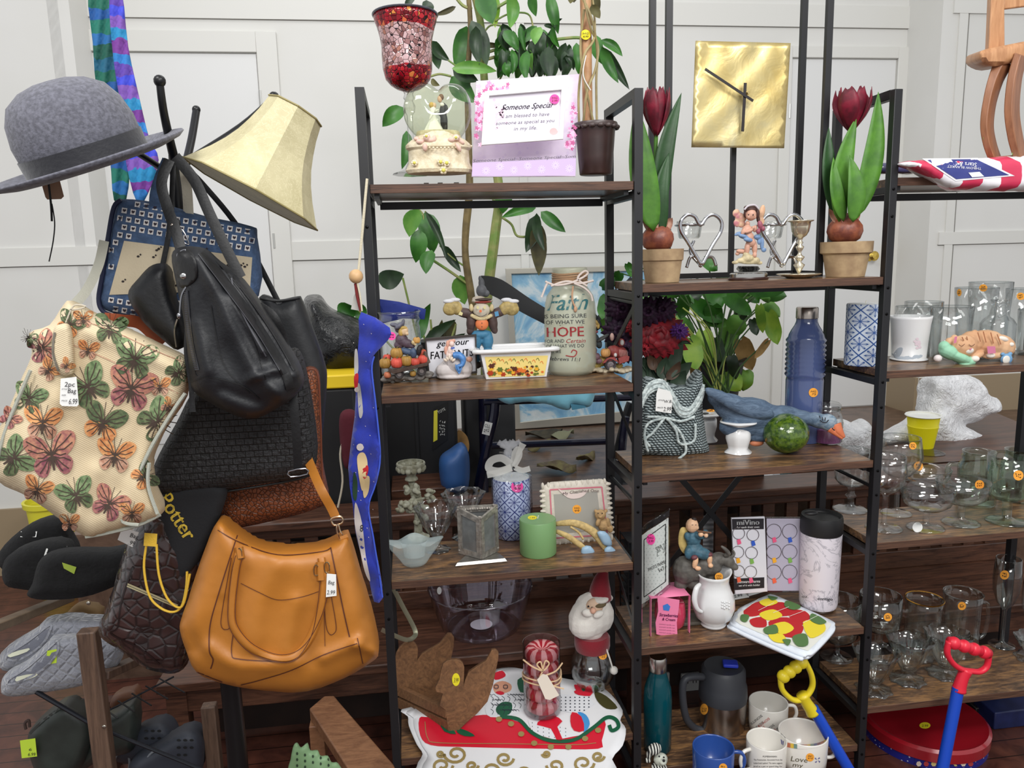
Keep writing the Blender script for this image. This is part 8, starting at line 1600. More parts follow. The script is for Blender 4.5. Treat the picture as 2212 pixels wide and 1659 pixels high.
def pholder(label,F_,dx,dy,deco):
 mb=MB();patch(mb,F_,[(x+dx,y+dy)for x,y in cr(ph,4,True)],0,10,0);o=mb.build('pot_holder',M((226,232,240),.8,bump=.3,bs=160),None,180,loc=F_(1690,1350));md=o.modifiers.new('t','SOLIDIFY');md.thickness=.008;md.offset=-1;tag(o,label,'pot holder','fruit print pot holders')
 if deco:
  mb=MB();inn=[(1600,1322),(1660,1293),(1690,1300),(1785,1342),(1790,1358),(1752,1400),(1730,1402),(1600,1350),(1594,1334)];patch(mb,F_,cr(inn,3,True),0,12,.0012)
  for i,(pts,mi)in enumerate((([(1608,1318),(1640,1300),(1660,1312),(1640,1330),(1612,1332)],1),([(1650,1308),(1690,1302),(1720,1318),(1700,1332),(1660,1328)],1),([(1700,1320),(1740,1322),(1752,1345),(1720,1350)],1),([(1660,1345),(1700,1335),(1735,1355),(1720,1378),(1680,1372)],1),([(1620,1340),(1650,1335),(1655,1355),(1628,1355)],1),([(1640,1328),(1670,1318),(1690,1332),(1660,1342)],2),([(1665,1355),(1695,1345),(1715,1360),(1690,1372)],2),([(1735,1345),(1775,1345),(1782,1365),(1750,1380)],2),([(1660,1372),(1690,1372),(1698,1390),(1672,1388)],2),([(1640,1302),(1665,1294),(1680,1304),(1655,1312)],2),([(1602,1330),(1618,1332),(1612,1346),(1600,1342)],3),([(1700,1300),(1730,1312),(1715,1320),(1695,1312)],3),([(1650,1360),(1675,1352),(1680,1370),(1655,1372)],3),([(1712,1378),(1740,1372),(1745,1396),(1722,1398)],3),([(1755,1328),(1785,1345),(1770,1352),(1750,1342)],3),([(1690,1385),(1708,1385),(1702,1398)],3),([(1658,1290),(1680,1294),(1668,1300)],3))):patch(mb,F_,cr(pts,4,True),mi,14,.0018+i*2e-4)
  for k_ in range(5):stroke(mb,F_,[(1606+k_*32,1322-k_*2+k_*k_*2.2),(1640+k_*32,1296+k_*9)],.8,4,.005);
  mb.build('fruit_print',[M((232,232,222),.8),M((190,30,36),.8),M((236,214,50),.8),M((84,120,66),.8),M((240,240,230),.8)],o)
  for pts,(tx,ty)in(([(1610,1278),(1658,1268),(1662,1276),(1658,1284),(1616,1296),(1610,1290)],(1622,1288)),([(1580,1292),(1612,1284),(1616,1290),(1618,1298),(1584,1304)],(1586,1300))):
   mb=MB();patch(mb,F3,pts,0,30,.012);t_=mb.build('price_tag',STK['w'],o);mb=MB();text(mb,F3,'2.99',tx,ty,18,6,0,-12,0,.0135);mb.build('handwriting',INK,t_)
 return o
pholder('plain-edged white pot holder lying underneath the fruit one',F3b,-7,7,False);pholder('white quilted pot holder printed with red apples and yellow lemons, on top',F3,0,0,True)
c,s=spot(1447,1370,ZM[2],36);pk=thing('candle_carton','small pink scented candle in an open pink cardboard sleeve','candle',c);k=s;zz=lambda y:P(1446,y,c.y).z-c.z
mb=MB();mb.lathe(c,[(26*k,.002),(31*k,.012),(34*k,zz(1325)),(31*k,zz(1302)),(28*k,zz(1298)),(.0005,zz(1299))],32);mb.build('candle_cup',M((196,60,90),.12,coat=.8,sub=.2,name='pink_wax'),pk,180)
PKC=M((236,130,168),.5,name='pink_card');Yc2=c.y-.048
mb=MB();slab(mb,[(1420,1288),(1468,1296),(1466,1316),(1462,1345),(1464,1382),(1418,1370),(1416,1345),(1422,1320)],Yc2,.001);ca=mb.build('sleeve_front',PKC,pk)
def q4(nm,pts,m_,par):mb=MB();mb.add([P(x,y,Y_)for x,y,Y_ in pts],[(0,1,2,3)]);o=mb.build(nm,m_,par);md=o.modifiers.new('t','SOLIDIFY');md.thickness=.0012;return o
zt4=(P(1440,1290,Yc2)).z;
mb=MB();aL,aR=P(1406,1290,Yc2),P(1490,1296,Yc2);yb3=c.y+.045;mb.add([V((aL.x,Yc2,zt4)),V((aR.x,Yc2,zt4)),V((aR.x,yb3,zt4)),V((aL.x,yb3,zt4))],[(0,1,2,3)]);tp_=mb.build('sleeve_top',PKC,pk);md=tp_.modifiers.new('t','SOLIDIFY');md.thickness=.0012
for xx in(aL.x,aR.x):
 for yy in(Yc2+.004,yb3-.004):MB().box((xx,yy,(zt4+Z3*0+ZM[2])/2),(.0015,.014,zt4-ZM[2])).build('sleeve_corner',PKC,pk)
f=planeF(Yc2-.001);mb=MB();text(mb,f,'Strawberries',1424,1331,40,7,0,4,.15,.0006,0,.4);text(mb,f,'& Cream',1430,1340,28,6,0,4,.15,.0006,0,.4)
for i in range(5):text(mb,f,'scented candle net',1424,1349+i*6,34,2.6,2,5,0,.0006)
patch(mb,f,[(1432,1308),(1442,1304),(1448,1310),(1445,1320),(1433,1318)],1,20,.0006);mb.build('printing',[M((110,30,90),.5),M((60,120,200),.5),M((150,90,120),.5)],ca)
#  middle bay, bottom shelf
def stand(cx,Yc,z):return V((P(cx,1600,Yc).x,Yc,z))
c=V((P(1420,1620,1.99).x,1.99,ZM[3]));tb_=thing('water_bottle','translucent teal water bottle with a round steel cap','bottle',c);k=dep(c)/F;zz=lambda y:P(1416,y,c.y).z-c.z
mb=MB();mb.lathe(c,[(26*k,0),(29*k,.006),(30*k,zz(1510)),(28*k,zz(1485)),(20*k,zz(1460)),(17*k,zz(1450)),(17*k,zz(1446))],36);mb.build('bottle_body',frosted((6,74,84),.85,.12),tb_,180);mb=MB();mb.lathe(c,[(18*k,zz(1448)),(19*k,zz(1446)),(19*k,zz(1422)),(17*k,zz(1418)),(.0005,zz(1418))],32);mb.build('cap',M((190,184,178),.25,1),tb_,40)
mb=MB();mb.lathe(c,[(25*k,.004),(27*k,.02),(.0005,.021)],28);mb.build('water',M((20,90,120),.1),tb_)
c=V((P(1560,1560,2.07).x,2.07,ZM[3]));im=thing('travel_mug','large stainless insulated mug with grey lid, handle and blue spout tab','mug',c);k=dep(c)/F;zz=lambda y:P(1560,y,c.y).z-c.z
mb=MB();mb.lathe(c,[(36*k,0),(42*k,.004),(44*k,zz(1580))],40);mb.build('base',M((30,31,33),.5),im);mb=MB();mb.lathe(c,[(44*k,zz(1580)),(48*k,zz(1566)),(50*k,zz(1505))],40);fm2=surfF(mb);mb.build('steel_body',M((170,160,152),.25,1,name='steel_body'),im)
GL_=M((58,60,66),.5);mb=MB();mb.lathe(c,[(50*k,zz(1506)),(51*k,zz(1500)),(50*k,zz(1478)),(47*k,zz(1470)),(46*k,zz(1445)),(40*k,zz(1438)),(.0005,zz(1440))],40);mb.build('lid',GL_,im,50)
mb=MB();ptube(mb,[(1520,1462,0),(1494,1462,-.01),(1478,1470,-.015),(1474,1500,-.015),(1482,1550,-.01),(1500,1572,0),(1520,1578,.0)],c.y-.01,8,12);mb.build('handle',GL_,im,180)
q=P(1576,1436,c.y-.01);mb=MB();mb.box(q+V((0,-.005,.006)),(.045,.035,.012),0,Matrix.Rotation(-.3,3,'Z'));mb.build('spout_tab',M((40,60,190),.5),im,bevel=.004);sticker(im,fm2,1521,1532,8.5,'o',12,'2.50')
def mug(label,cx,yr,hw,mat,Hm=.095,hand=1,hy=0,inn=None,Yc=None):
 zr_=ZM[3]+Hm;c=G(cx,yr,zr_);c.z=ZM[3];k=dep(c)/F;r=hw*k;th=thing('coffee_mug',label,'mug',c)
 mb=MB();pr=[(r*.86,0),(r*.95,.003),(r*.98,Hm*.3),(r,Hm-.002),(r-.001,Hm)];inr=[(r-.003,Hm),(r-.004,Hm-.004),(r*.9,.01),(.0005,.008)];mb.lathe(c,pr+inr,44,mis=[0]*5+[1]*4);f=surfF(mb);mb.build('mug_body',[mat,inn or mat],th,180)
 mb=MB();sg=hand;mb.tube([V(p_)for p_ in cr([(c.x+sg*(r-.003)*math.cos(hy),c.y+(r-.003)*math.sin(hy)*-1,c.z+Hm*.82),(c.x+sg*(r+.022)*math.cos(hy),c.y-(r+.022)*math.sin(hy),c.z+Hm*.78),(c.x+sg*(r+.03)*math.cos(hy),c.y-(r+.03)*math.sin(hy),c.z+Hm*.5),(c.x+sg*(r+.018)*math.cos(hy),c.y-(r+.018)*math.sin(hy),c.z+Hm*.24),(c.x+sg*(r-.003)*math.cos(hy),c.y-(r-.003)*math.sin(hy),c.z+Hm*.2)],5)],.0055,10);mb.build('handle',mat,th,180);return th,f
MW=M((226,222,214),.2,coat=.4,name='mug_glaze')
t1,f1_=mug('white mug printed all over with slanted black and red Illinois words, rear one',1660,1515,41,MW,.09,1,.1)
mb=MB()
for i,(x,y,m_)in enumerate(((1627,1580,0),(1630,1590,1),(1650,1586,0),(1654,1596,1),(1672,1584,0),(1624,1566,0),(1684,1584,1),(1640,1572,1))):text(mb,f1_,'ILLINOIS',x,y,30,5.5,m_,-38,0,.001)
mb.build('lettering',[INK,M((196,70,50),.5)],t1)
t2,f2m=mug('plain blue mug, leftmost of the mugs',1541,1612,44,M((44,78,150),.25,coat=.4,name='blue_mug'),.1,1,.15);sticker(t2,f2m,1562,1658,9,'o')
t3,f3m=mug('white mug with Pomeranian text block, front middle of the mugs',1656,1596,42,MW,.1,-1,.2);mb=MB();text(mb,f3m,'POMERANIAN',1648,1636,30,3.6,0)
for i,t_ in enumerate(('The Pomeranian, descended from the','Iceland and Lapland. The name suggests','bred as a pet or guard dog, for')):text(mb,f3m,t_,1628,1643+i*7,62,3.4,0)
mb.build('lettering',INK,t3)
t4,f4m=mug('white mug with a coloured patchwork rim and Love my lettering, rightmost of the mugs',1735,1580,51,MW,.1,1,.2);mb=MB();cs=[1,2,3,4,5]
for i in range(14):x=1686+i*7.2;yy=lambda x:1592+16*math.sqrt(max(0,1-((x-1735)/51)**2));patch(mb,f4m,[(x,yy(x)),(x+7,yy(x+7)),(x+7,yy(x+7)+10),(x,yy(x)+10)],cs[(i*2)%5],9,.001)
text(mb,f4m,'Love',1708,1644,36,11,0,6,.1,.001);text(mb,f4m,'my',1712,1656,22,9,0,6,.1,.001)
for a in range(4):patch(mb,f4m,[(1766+7*math.cos(a*1.57+t)*(1 if t else.2),1642+7*math.sin(a*1.57+t)*(1 if t else.2))for t in(0,.5,1.0)],1,20,.001)
mb.build('painted_rim',[M((90,84,60),.4),M((90,90,150),.4),M((226,190,70),.4),M((150,80,100),.4),M((120,150,140),.4),M((200,120,90),.4)],t4);sticker(t4,f4m,1750,1636,9,'o')
YBn=1.912;bo_=thing('bear_ornament','small white bear ornament wearing a black and white striped hat and scarf','ornament',V((P(1422,1660,YBn).x,YBn,ZM[3])));blobs(bo_,'bear',RES((206,210,196),.1),[(1427,1640,16,14,0,13),(1432,1646,9,7,-.014,8),(1424,1672,24,20,0,18),(1414,1700,16,20),(1436,1700,16,20)],YBn,.002)
def zeb():
 b=NB('striped_knit');w_=b.n('ShaderNodeTexWave');b.l(b.coord(),w_.inputs[0]);w_.inputs['Scale'].default_value=40;w_.inputs['Distortion'].default_value=2;b.base(b.ramp(w_.outputs[0],[(.45,lin((30,30,32))),(.55,lin((216,216,206)))]));return b.pr(.7)
ZB2=zeb();blobs(bo_,'striped_hat',ZB2,[(1414,1618,16,12,0,13,-20),(1402,1630,6,12),(1400,1642,7,6)],YBn,.0016);blobs(bo_,'striped_scarf',ZB2,[(1424,1656,18,6,-.004,16)],YBn,.0016);mb=MB()
for x,y,r_ in((1424,1634,2),(1434,1636,2),(1434,1643,3)):bl(mb,x,y,r_,r_,YBn-.022)
mb.build('face_detail',INK,bo_)
def shovel(label,cg,pts_grip,neck,col,Y,shaft,knobs,r=9):
 th=thing('toy_shovel',label,'shovel',P(shaft[-1][0],shaft[-1][1],Y));m_=M(col,.35,name='toy_plastic');a,b_=pts_grip
 mb=MB();ptube(mb,[a+(0,),b_+(0,)],Y,11,14,0,1)
 for k in range(4):t=(k+.5)/4;q=P(a[0]+(b_[0]-a[0])*t,a[1]+(b_[1]-a[1])*t,Y);mb.ball(q,14*dep(q)/F)
 mb.build('grip',m_,th,180)
 mb=MB();ptube(mb,[a+(0,)]+neck[0]+neck[1][::-1]+[b_+(0,)],Y,6,10,flat=1.3);mb.build('grip_bow',m_,th,180)
 mb=MB();ptube(mb,knobs,Y,[13,12,13,15],14,0,3);mb.build('socket',m_,th,180)
 mb=MB();ptube(mb,shaft,Y,12,16,0,1);mb.build('shaft',M((24,74,190),.35,name='blue_plastic'),th,60);return th
shovel('toy shovel with yellow grip and blue shaft leaning before the mugs',None,((1686,1466),(1738,1426)),([(1690,1490),(1710,1510),(1728,1512)],[(1752,1455),(1755,1480),(1745,1500)]),(222,200,40),1.84,[(1756,1530,0),(1850,1690,-.02)],[(1733,1500),(1740,1515),(1750,1530),(1756,1540)])
shovel('toy shovel with red grip and blue shaft leaning at the right front',None,((2050,1386),(2136,1412)),([(2046,1410),(2058,1432),(2078,1446)],[(2132,1438),(2118,1450),(2100,1450)]),(226,40,62),1.82,[(2070,1486,0),(2030,1690,-.02)],[(2088,1446),(2080,1462),(2074,1480),(2071,1492)])
#  right bay
ZR=[z+.0005 for z in ZA]
fb2=thing('packaged_blanket','folded red and white striped blanket in clear plastic with a navy and white label','blanket',V((P(2100,400,1.92).x,1.92,ZR[0])))
def flagm():
 b=NB('flag_stripes');tc=b.n('ShaderNodeTexCoord');sp=b.n('ShaderNodeSeparateXYZ');b.l(tc.outputs['Object'],sp.inputs[0]);f=b.f('GREATER_THAN',b.f('FRACT',b.f('ADD',b.f('MULTIPLY',b.f('ADD',sp.outputs[0],b.f('MULTIPLY',sp.outputs[1],.6)),9),10.2)),.5);b.base(b.mix(f,lin((206,46,84)),lin((236,234,238))));b.b.inputs['Coat Weight'].default_value=.5;return b.pr(.6)
mb=MB();zc=ZR[0]+.022
o_=cr([(1945,352),(1990,345),(2060,345),(2260,340),(2260,408),(2180,412),(2080,412),(2050,408),(2010,385),(1980,368)],4,True);slab(mb,o_,1.90,.05,.03,20,9);crumple(mb,.004,20,4);f5=surfF(mb);mb.build('blanket',flagm(),fb2,180)
mb=MB();slab(mb,cr([(1896,360),(1915,352),(1960,350),(1990,352),(1985,372),(1940,373),(1900,374)],3,True),2.02,.05,.008,8,8);crumple(mb,.004,25,2);mb.build('blanket_corner',M((70,70,110),.4,0,.5,40,coat=.6),fb2,180)
mb=MB();patch(mb,f5,[(1992,342.5),(2112,341),(2192,380),(2064,391)],0,10,.0015);patch(mb,f5,[(2002,345),(2108,343.5),(2180,378),(2066,387)],1,10,.0025);text(mb,f5,'Stars & Stripes',2110,352,-78,-9,0,4,0,.004);text(mb,f5,'THROW BLANKET',2120,362,-74,-5,0,4,0,.004);patch(mb,f5,[(2092,373),(2116,371),(2126,381),(2100,383)],0,10,.004)
mb.build('paper_label',[M((226,226,232),.4),M((52,60,128),.4)],fb2)
MP=wood('maple',(168,118,80),(200,150,108),.4,(8,8,1),4,.05);MP2=wood('maple_dark',(128,84,58),(160,108,76),.4,(8,8,1),4,.05)
dc=thing('doll_chair','small wooden doll chair with curved legs painted with violets, cut by the right edge','chair',V((P(2180,345,1.93).x,1.93,P(2180,345,1.93).z)))
def bent(nm,pts,Y,w_,m_,th=.03):mb=MB();strap(mb,pts,Y,w_,th);return mb.build(nm,m_,dc,40,bevel=.002)
mb=MB();slab(mb,cr([(2116,118),(2124,108),(2170,98),(2260,84),(2260,118),(2200,132),(2150,143),(2120,132)],3,True),1.95,.10,.01,10,10);mb.build('seat',MP,dc,40)
bent('front_leg',[(2170,132),(2152,170),(2138,220),(2132,270),(2138,310),(2150,345)],1.93,[42,34,30,30,30,28],MP2);bent('front_leg',[(2206,118),(2192,170),(2186,240),(2194,300),(2206,345)],1.90,[30,32,34,34,30],MP2)
mb=MB();slab(mb,[(2142,-30),(2170,-30),(2171,112),(2136,108)],1.97,.03);mb.build('back_post',MP,dc,bevel=.003);mb=MB();slab(mb,[(2168,-30),(2260,-40),(2260,8),(2168,20)],1.97,.02);mb.build('back_rail',MP,dc,bevel=.003);mb=MB();slab(mb,[(2150,338),(2260,330),(2260,346),(2152,350)],1.93,.08);mb.build('base_runner',MP2,dc,bevel=.002)
f=planeF(1.884);mb=MB()
for k in range(5):patch(mb,f,[(2184+6*math.cos(k*1.26)+4*math.cos(a),256+6*math.sin(k*1.26)+4*math.sin(a))for a in(0,1,2,3,4,5)],0,9,0)
patch(mb,f,[(2194,262),(2200,250),(2203,262),(2198,270)],1,9,0);stroke(mb,f,cr([(2186,205),(2182,220),(2188,235),(2184,250)],4),1.4,1);stroke(mb,f,cr([(2182,270),(2180,290),(2190,310),(2186,335)],4),1.4,1);mb.build('painted_flower',[M((196,166,206),.5),M((120,170,90),.5)],dc)
f=planeF(1.912);mb=MB();patch(mb,f,[(2122,275),(2130,268),(2134,280),(2126,288)],0,9,0);stroke(mb,f,cr([(2126,285),(2124,298),(2130,310)],4),1.2,0);mb.build('painted_leaf',M((120,170,90),.5),dc)
TM2=tilemat((206,216,228),(44,84,150),4,15.6)
c=V((P(1864,758,2.03).x,2.03,ZR[1]));k=dep(c)/F;candle('pillar_candle','blue and white tile patterned pillar candle, unwrapped, beside the black post',c,37*k,P(1862,656,2.03).z-ZR[1],TM2,M((212,216,218),.4,sub=.2))
GT='clear drinking glasses on the right upper shelf'
for i,(lab,base,ft_,rim,Y_,fl)in enumerate((('clear tumbler just right of the black post, behind the white cup',(1968,760),36,(662,36),2.10,0),('clear straight tumbler behind and between the front glasses',(1990,748),36,(652,38),2.145,0),('clear heavy tumbler with a moulded ring right of the white cup',(2050,762),34,(662,42),2.07,.02),('tall clear glass with an orange sticker on its left rim',(2100,760),32,(622,42),2.12,0),('tallest clear glass with an orange sticker inside the far rim',(2130,752),34,(610,42),2.15,0),('tall clear glass with orange sticker near the right edge',(2206,760),34,(624,38),2.10,0),('short clear glass cut by the right edge behind the cat',(2232,762),30,(668,34),2.06,.03))):
 o,c_,f_=glassware('tumbler','drinking_glass',lab,base,ft_,rim,z=ZR[1],group=GT,Yc=Y_,flute=fl,nf=8,mat=CL2)
 st_={3:(2072,632,5),4:(2124,622,9),5:(2205,640,9)}.get(i)
 if st_:sticker(o,f_,st_[0],st_[1],st_[2],'o',8)
c,s=spot(1962,782,ZR[1],34);zz=lambda y:P(1964,y,c.y).z-c.z;wv=thing('votive_cup','white porcelain votive cup with pale pink rose and grey leaf on a saucer foot','candle holder',c)
mb=MB();mb.lathe(c,[(36*s,0),(38*s,.002),(36*s,.005),(34*s,.006),(36*s,zz(740)),(39*s,zz(700)),(41*s,zz(688)),(42*s,zz(682)),(38*s,zz(683)),(36*s,zz(700)),(33*s,.012),(.0005,.01)],44);fv=surfF(mb);mb.build('cup_body',M((224,224,224),.35,sub=.1),wv,180)
mb=MB()
for k_ in range(14):a=k_*.9;patch(mb,fv,[(1983+7*math.cos(a)*(k_%3)/2+4*math.cos(t),742+10*math.sin(a)*(k_%3)/2+3*math.sin(t))for t in(0,1,2,3,4,5)],0,9,.0008+k_*3e-5)
patch(mb,fv,cr([(1930,765),(1940,752),(1950,752),(1946,766),(1938,772)],3,True),1,9,.001);patch(mb,fv,cr([(1925,762),(1945,770),(1990,766),(1985,774),(1940,776)],3,True),1,9,.0008);mb.build('rose_print',[M((222,204,212),.4),M((186,196,206),.4)],wv)
c=V((P(2150,770,2.03).x,2.03,ZR[1]));k=dep(c)/F;zz=lambda y:P(2147,y,c.y).z-c.z;jg=thing('glass_cruet','small clear glass cruet with a loop handle behind the sleeping cat','cruet',c)
mb=MB();open_pot(mb,c,[(30*k,0),(34*k,.005),(34*k,zz(700)),(28*k,zz(690)),(17*k,zz(680)),(14*k,zz(662)),(13*k,zz(655)),(18*k,zz(648))],.003,32,flute=.02,nf=10);mb.build('cruet_body',CL2,jg,180);mb=MB();ptube(mb,[(2158,662),(2168,656),(2178,662),(2178,672),(2166,680),(2158,684)],2.03,3.5,10);mb.build('handle',CL2,jg,180)
YCt=1.985;ct=thing('cat_figurine','painted figurine of an orange tabby kitten asleep on a green pillow','figurine',V((P(2110,790,YCt).x,YCt,ZR[1])));CTM=M((218,176,138),.7,0,.3,14,bump=.2,bs=80,col2=(202,152,112),name='tabby_paint')
blobs(ct,'pillow',M((150,204,172),.6,bump=.3,bs=60),[(2050,760,24,16,-.01,20,30),(2072,772,28,12,-.018,20,25),(2092,780,16,12,-.022,14),(2040,748,12,12,-.01),(2084,788,14,7,-.024,12)],YCt,.0022)
blobs(ct,'kitten_body',CTM,[(2130,742,46,30,0,26,5),(2160,748,34,26,0,24,15),(2100,740,30,26,0,24),(2082,748,30,25,-.018,20,8),(2062,733,9,11,-.015,6,-20),(2050,738,8,9,-.012),(2105,722,10,10,-.008,6,15),(2180,745,13,8,-.02,7,20),(2110,768,18,8,-.026,8,-20),(2145,768,28,8,-.018,8)],YCt,.0022)
blobs(ct,'white_fur',M((230,222,212),.7),[(2092,756,13,9,-.034,8),(2106,775,10,7,-.034,8),(2140,768,10,6,-.028,7),(2166,732,14,6,-.022,7,15),(2184,744,7,5,-.026)],YCt,.0018)
blobs(ct,'alarm_clock',M((110,156,196),.4),[(2174,776,14,13,-.03,7),(2166,765,5,4,-.03),(2182,764,5,4,-.03)],YCt,.0016);mb=MB();bl(mb,2174,777,9,9,YCt-.038,2);mb.build('clock_dial',M((220,216,208),.4),ct);blobs(ct,'ball',M((220,210,208),.5),[(2026,774,9,8,-.018)],YCt,.0016)
mb=MB();fc=lambda x,y,e=0:P(x,y,YCt-.046)
for x in(2078,2100):stroke(mb,fc,cr([(x-7,744),(x-1,748),(x+6,743)],3),1.4,0)
for pts in([(2112,718),(2118,738)],[(2124,716),(2130,740)],[(2140,718),(2146,742)],[(2154,722),(2162,744)],[(2078,728),(2082,736)],[(2088,727),(2090,735)]):stroke(mb,lambda x,y,e=0:P(x,y,YCt-.038),pts,3,1,0,True)
patch(mb,lambda x,y,e=0:P(x,y,YCt-.042),[(2132,748),(2150,748),(2151,763),(2134,764)],2,9);patch(mb,lambda x,y,e=0:P(x,y,YCt-.036),[(2062,728),(2068,726),(2066,740),(2060,742)],2,9);patch(mb,fc,[(2094,753),(2100,752),(2097,757)],2,9);mb.build('painted_markings',[M((120,80,60),.6),M((160,104,70),.6),M((204,120,150),.6)],ct)
GR3='stemmed glasses on the right third shelf'
def st(o,f_,x,y,r,col='o'):sticker(o,f_,x,y,r,col,r)
a=glassware('goblet','goblet','ribbed clear goblet with thick stem, leftmost and behind the black post',(1836,1113),36,(972,36),(1050,36),7,ZR[2],group=GR3,flute=.02,nf=20,knots=1,mat=CL2)
a=glassware('wine','wine_glass','clear wine glass standing directly behind the black post',(1908,1155),38,(985,36),(1068,40),5,ZR[2],group=GR3)
a=glassware('wine','wine_glass','larger clear wine glass behind, with an orange sticker on its right side',(1935,1120),32,(945,40),(1035,46),5,ZR[2],group=GR3);st(a[0],a[2],1972,963,8)
a=glassware('coupe','coupe_glass','clear coupe glass in front with a white label on its foot',(1998,1155),38,(1052,54),(1103,54),6,ZR[2],group=GR3);st(a[0],a[2],1982,1139,11,'w')
a=glassware('coupe','coupe_glass','clear coupe glass behind the front coupe with an orange sticker',(1996,1105),34,(1012,48),(1050,46),6,ZR[2],group=GR3);st(a[0],a[2],1984,1007,10)
a=glassware('coupe','coupe_glass','clear coupe glass to the right of the labelled one with an orange sticker',(2074,1144),38,(1040,54),(1090,52),7,ZR[2],group=GR3);st(a[0],a[2],2116,1047,10)
a=glassware('goblet','goblet','greenish clear thick goblet by the right edge with an orange sticker',(2172,1142),40,(985,44),(1082,44),9,ZR[2],group=GR3,mat=GLASS((244,250,244),(150,168,152),.8));st(a[0],a[2],2200,1027,11)
MJ=GLASS((242,249,243),(150,172,156),.8)
for lab,cx,yb_,hw,ry in(('clear mason jar mug with handle behind the coupe glasses',2106,1102,38,975),('clear mason jar mug with handle cut by the right edge',2198,1092,38,972)):
 c,s=spot(cx,yb_,ZR[2],hw);th=thing('mason_jar_mug',lab,'mug',c,'mason jar mugs');zz=lambda y:P(cx,y,c.y).z-c.z;mb=MB();open_pot(mb,c,[(hw*.92*s,0),(hw*s,.006),(hw*1.02*s,zz(ry+40)),(hw*.98*s,zz(ry+30)),(hw*.84*s,zz(ry+20)),(hw*.86*s,zz(ry+12)),(hw*.82*s,zz(ry+8)),(hw*.86*s,zz(ry))],.004,36);mb.build('jar_body',MJ,th,180)
 mb=MB();ptube(mb,[(cx-hw+2,ry+28),(cx-hw-18,ry+30),(cx-hw-20,ry+60),(cx-hw+2,ry+80)],c.y-.005,5,10);mb.build('handle',MJ,th,180)
GR4='glassware on the right lower shelf';SG=GLASS((250,252,251),(168,176,172),1.0)
a=glassware('goblet','goblet','clear goblet lying back left beyond the black post, only stem and foot in view',(1806,1438),34,(1295,44),(1385,44),6,ZR[3],group=GR4,mat=SG)
a=glassware('goblet','goblet','wide clear goblet with an orange sticker just right of the black post',(1895,1422),30,(1286,42),(1362,42),8,ZR[3],group=GR4,mat=SG,Yc=2.12);st(a[0],a[2],1918,1333,9)
for lab,b_,rim,bowl in(('fluted sundae glass nearest the black post on the lower shelf',(1886,1512),(1405,46),(1475,46)),('fluted sundae glass, second along the lower shelf',(1958,1490),(1378,46),(1450,46)),('fluted sundae glass left of the red shovel grip',(2040,1478),(1368,46),(1442,46)),('fluted sundae glass cut by the right edge',(2232,1445),(1378,40),(1420,40))):glassware('sundae','sundae_glass',lab,b_,37,rim,bowl,7,ZR[3],flute=.08,nf=8,group=GR4,mat=SG)
def beer(lab,cx,yb_,hb,ry,rh,stk=None,gold=False,hs=1):
 c,s=spot(cx,yb_,ZR[3],hb);c.y=min(c.y,2.14);c.x=P(cx,yb_,c.y).x;th=thing('beer_mug',lab,'mug',c,GR4);zz=lambda y:P(cx,y,c.y).z-c.z;H=zz(ry);r=rh*s;mb=MB();open_pot(mb,c,[(r*.92,0),(r*.96,.01),(r*.92,H*.4),(r*.95,H*.85),(r,H)],.005,36,flute=.02,nf=12);f=surfF(mb);mb.build('mug_body',SG,th,180)
 mb=MB();x0=c.x+hs*r*.95;mb.tube([V(p_)for p_ in cr([(x0,c.y,c.z+H*.82),(x0+hs*.035,c.y,c.z+H*.78),(x0+hs*.04,c.y,c.z+H*.5),(x0+hs*.03,c.y,c.z+H*.25),(x0,c.y,c.z+H*.2)],5)],.006,10);mb.build('handle',SG,th,180)
 mb=MB();mb.tube([c+V((r*math.cos(a*PI/16),r*math.sin(a*PI/16),H))for a in range(32)],.002,6,0,True);mb.build('rim',M((190,140,60),.2,1)if gold else SG,th,label='gold rim' if gold else None)
 if stk:sticker(th,f,*stk)
beer('clear square-handled mug with a gold rim on the lower shelf',1990,1400,34,1294,36,None,True,-1);beer('clear fluted beer mug with handle and an orange sticker',2070,1425,36,1282,38,(2078,1309,9,'o',9))
a=glassware('flute','champagne_flute','tall clear champagne flute with an orange sticker',(2162,1408),26,(1208,24),(1315,27),4,ZR[3],group=GR4,mat=SG);st(a[0],a[2],2170,1242,10)
glassware('flute','champagne_flute','clear champagne flute cut off by the right edge',(2228,1400),26,(1240,24),(1350,27),4,ZR[3],group=GR4,mat=SG)
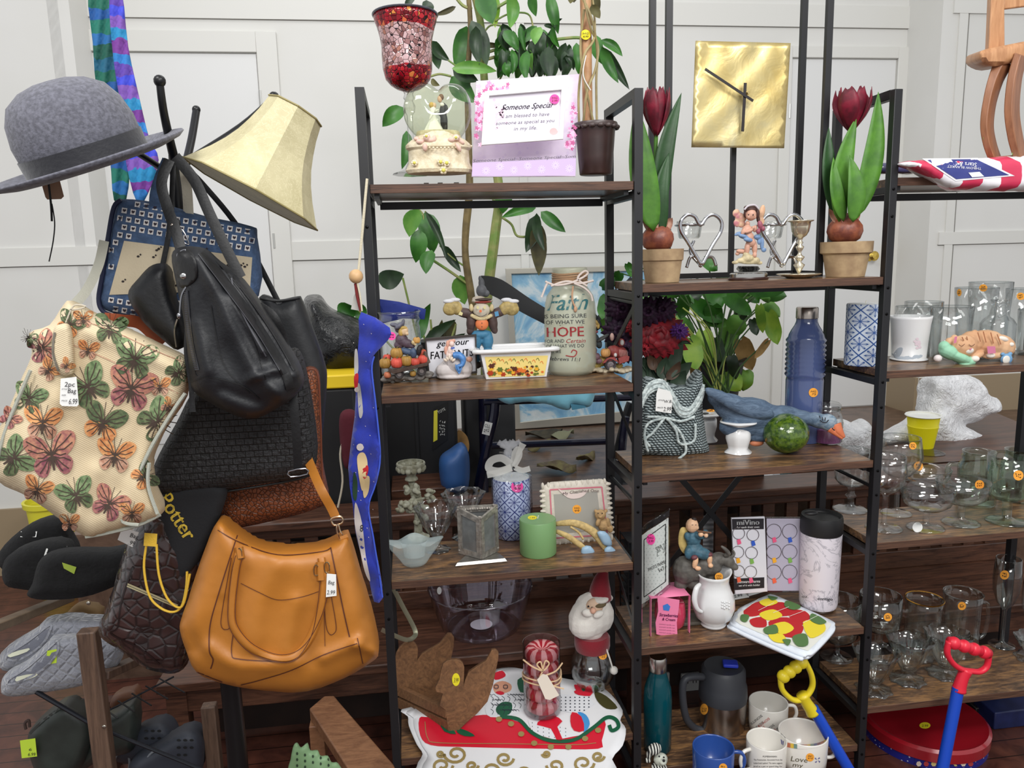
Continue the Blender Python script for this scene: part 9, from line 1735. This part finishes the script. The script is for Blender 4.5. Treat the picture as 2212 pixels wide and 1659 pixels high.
c=G(1985,1640,.0);c=V((P(1996,1548,2.10).x,2.10,0));k=dep((c.x,c.y,.1))/F;zt5=P(1996,1548,2.10).z;tn=thing('cookie_tin','large round tin with red lid and blue snowflake sides','tin',c)
def snow():
 b=NB('snow_print');v_=b.n('ShaderNodeTexVoronoi');b.l(b.coord(),v_.inputs['Vector']);v_.inputs['Scale'].default_value=70;v_.inputs['Randomness'].default_value=.6;b.base(b.mix(b.f('LESS_THAN',v_.outputs[0],.16),lin((30,34,120)),lin((200,204,220))));return b.pr(.3)
mb=MB();mb.lathe(c,[(122*k,0),(122*k,zt5-.03)],56);ftn=surfF(mb);mb.build('tin_body',snow(),tn,60);mb=MB();mb.lathe(c,[(122*k,zt5-.038),(125*k,zt5-.036),(126*k,zt5-.004),(120*k,zt5+.004),(112*k,zt5),(.0005,zt5+.004)],56);flt=surfF(mb);mb.build('lid',M((150,22,34),.22,coat=.6,name='red_enamel'),tn,50);sticker(tn,flt,1998,1567,12,'y',7,'2.99')
mb=MB();patch(mb,ftn,[(1975,1632),(2110,1618),(2112,1690),(1975,1700)],0,14,.001)
for k_ in range(16):x,y=1985+(k_%8)*16,1650+(k_//8)*14;patch(mb,ftn,[(x+6*math.cos(a),y+6*math.sin(a))for a in(0,1,2,3,4,5)],1+k_%3,20,.0018)
stroke(mb,ftn,[(1975,1650),(1975,1632),(2040,1628),(2108,1620),(2112,1650)],3,4,.002);mb.build('picture_print',[M((90,110,150),.4),M((220,200,180),.4),M((170,60,60),.4),M((190,170,110),.4),M((180,30,50),.4)],tn)
for nm,lab,q,Y_,col in(('storage_box','dark blue box standing right of the cookie tin',[(2150,1540),(2260,1530),(2260,1700),(2150,1700)],2.08,(34,44,90)),('storage_box','black mottled box between the tin and the dark blue box',[(2108,1530),(2146,1530),(2146,1700),(2108,1700)],2.15,(30,28,30))):
 a_,b_=P(*q[0],Y_),P(*q[1],Y_);o=MB().box(((a_.x+b_.x)/2,Y_+.05,a_.z/2),(b_.x-a_.x,.1,a_.z)).build(nm,M(col,.4,0,.3,20),None,loc=((a_.x+b_.x)/2,Y_+.05,0),bevel=.004);tag(o,lab,'box')
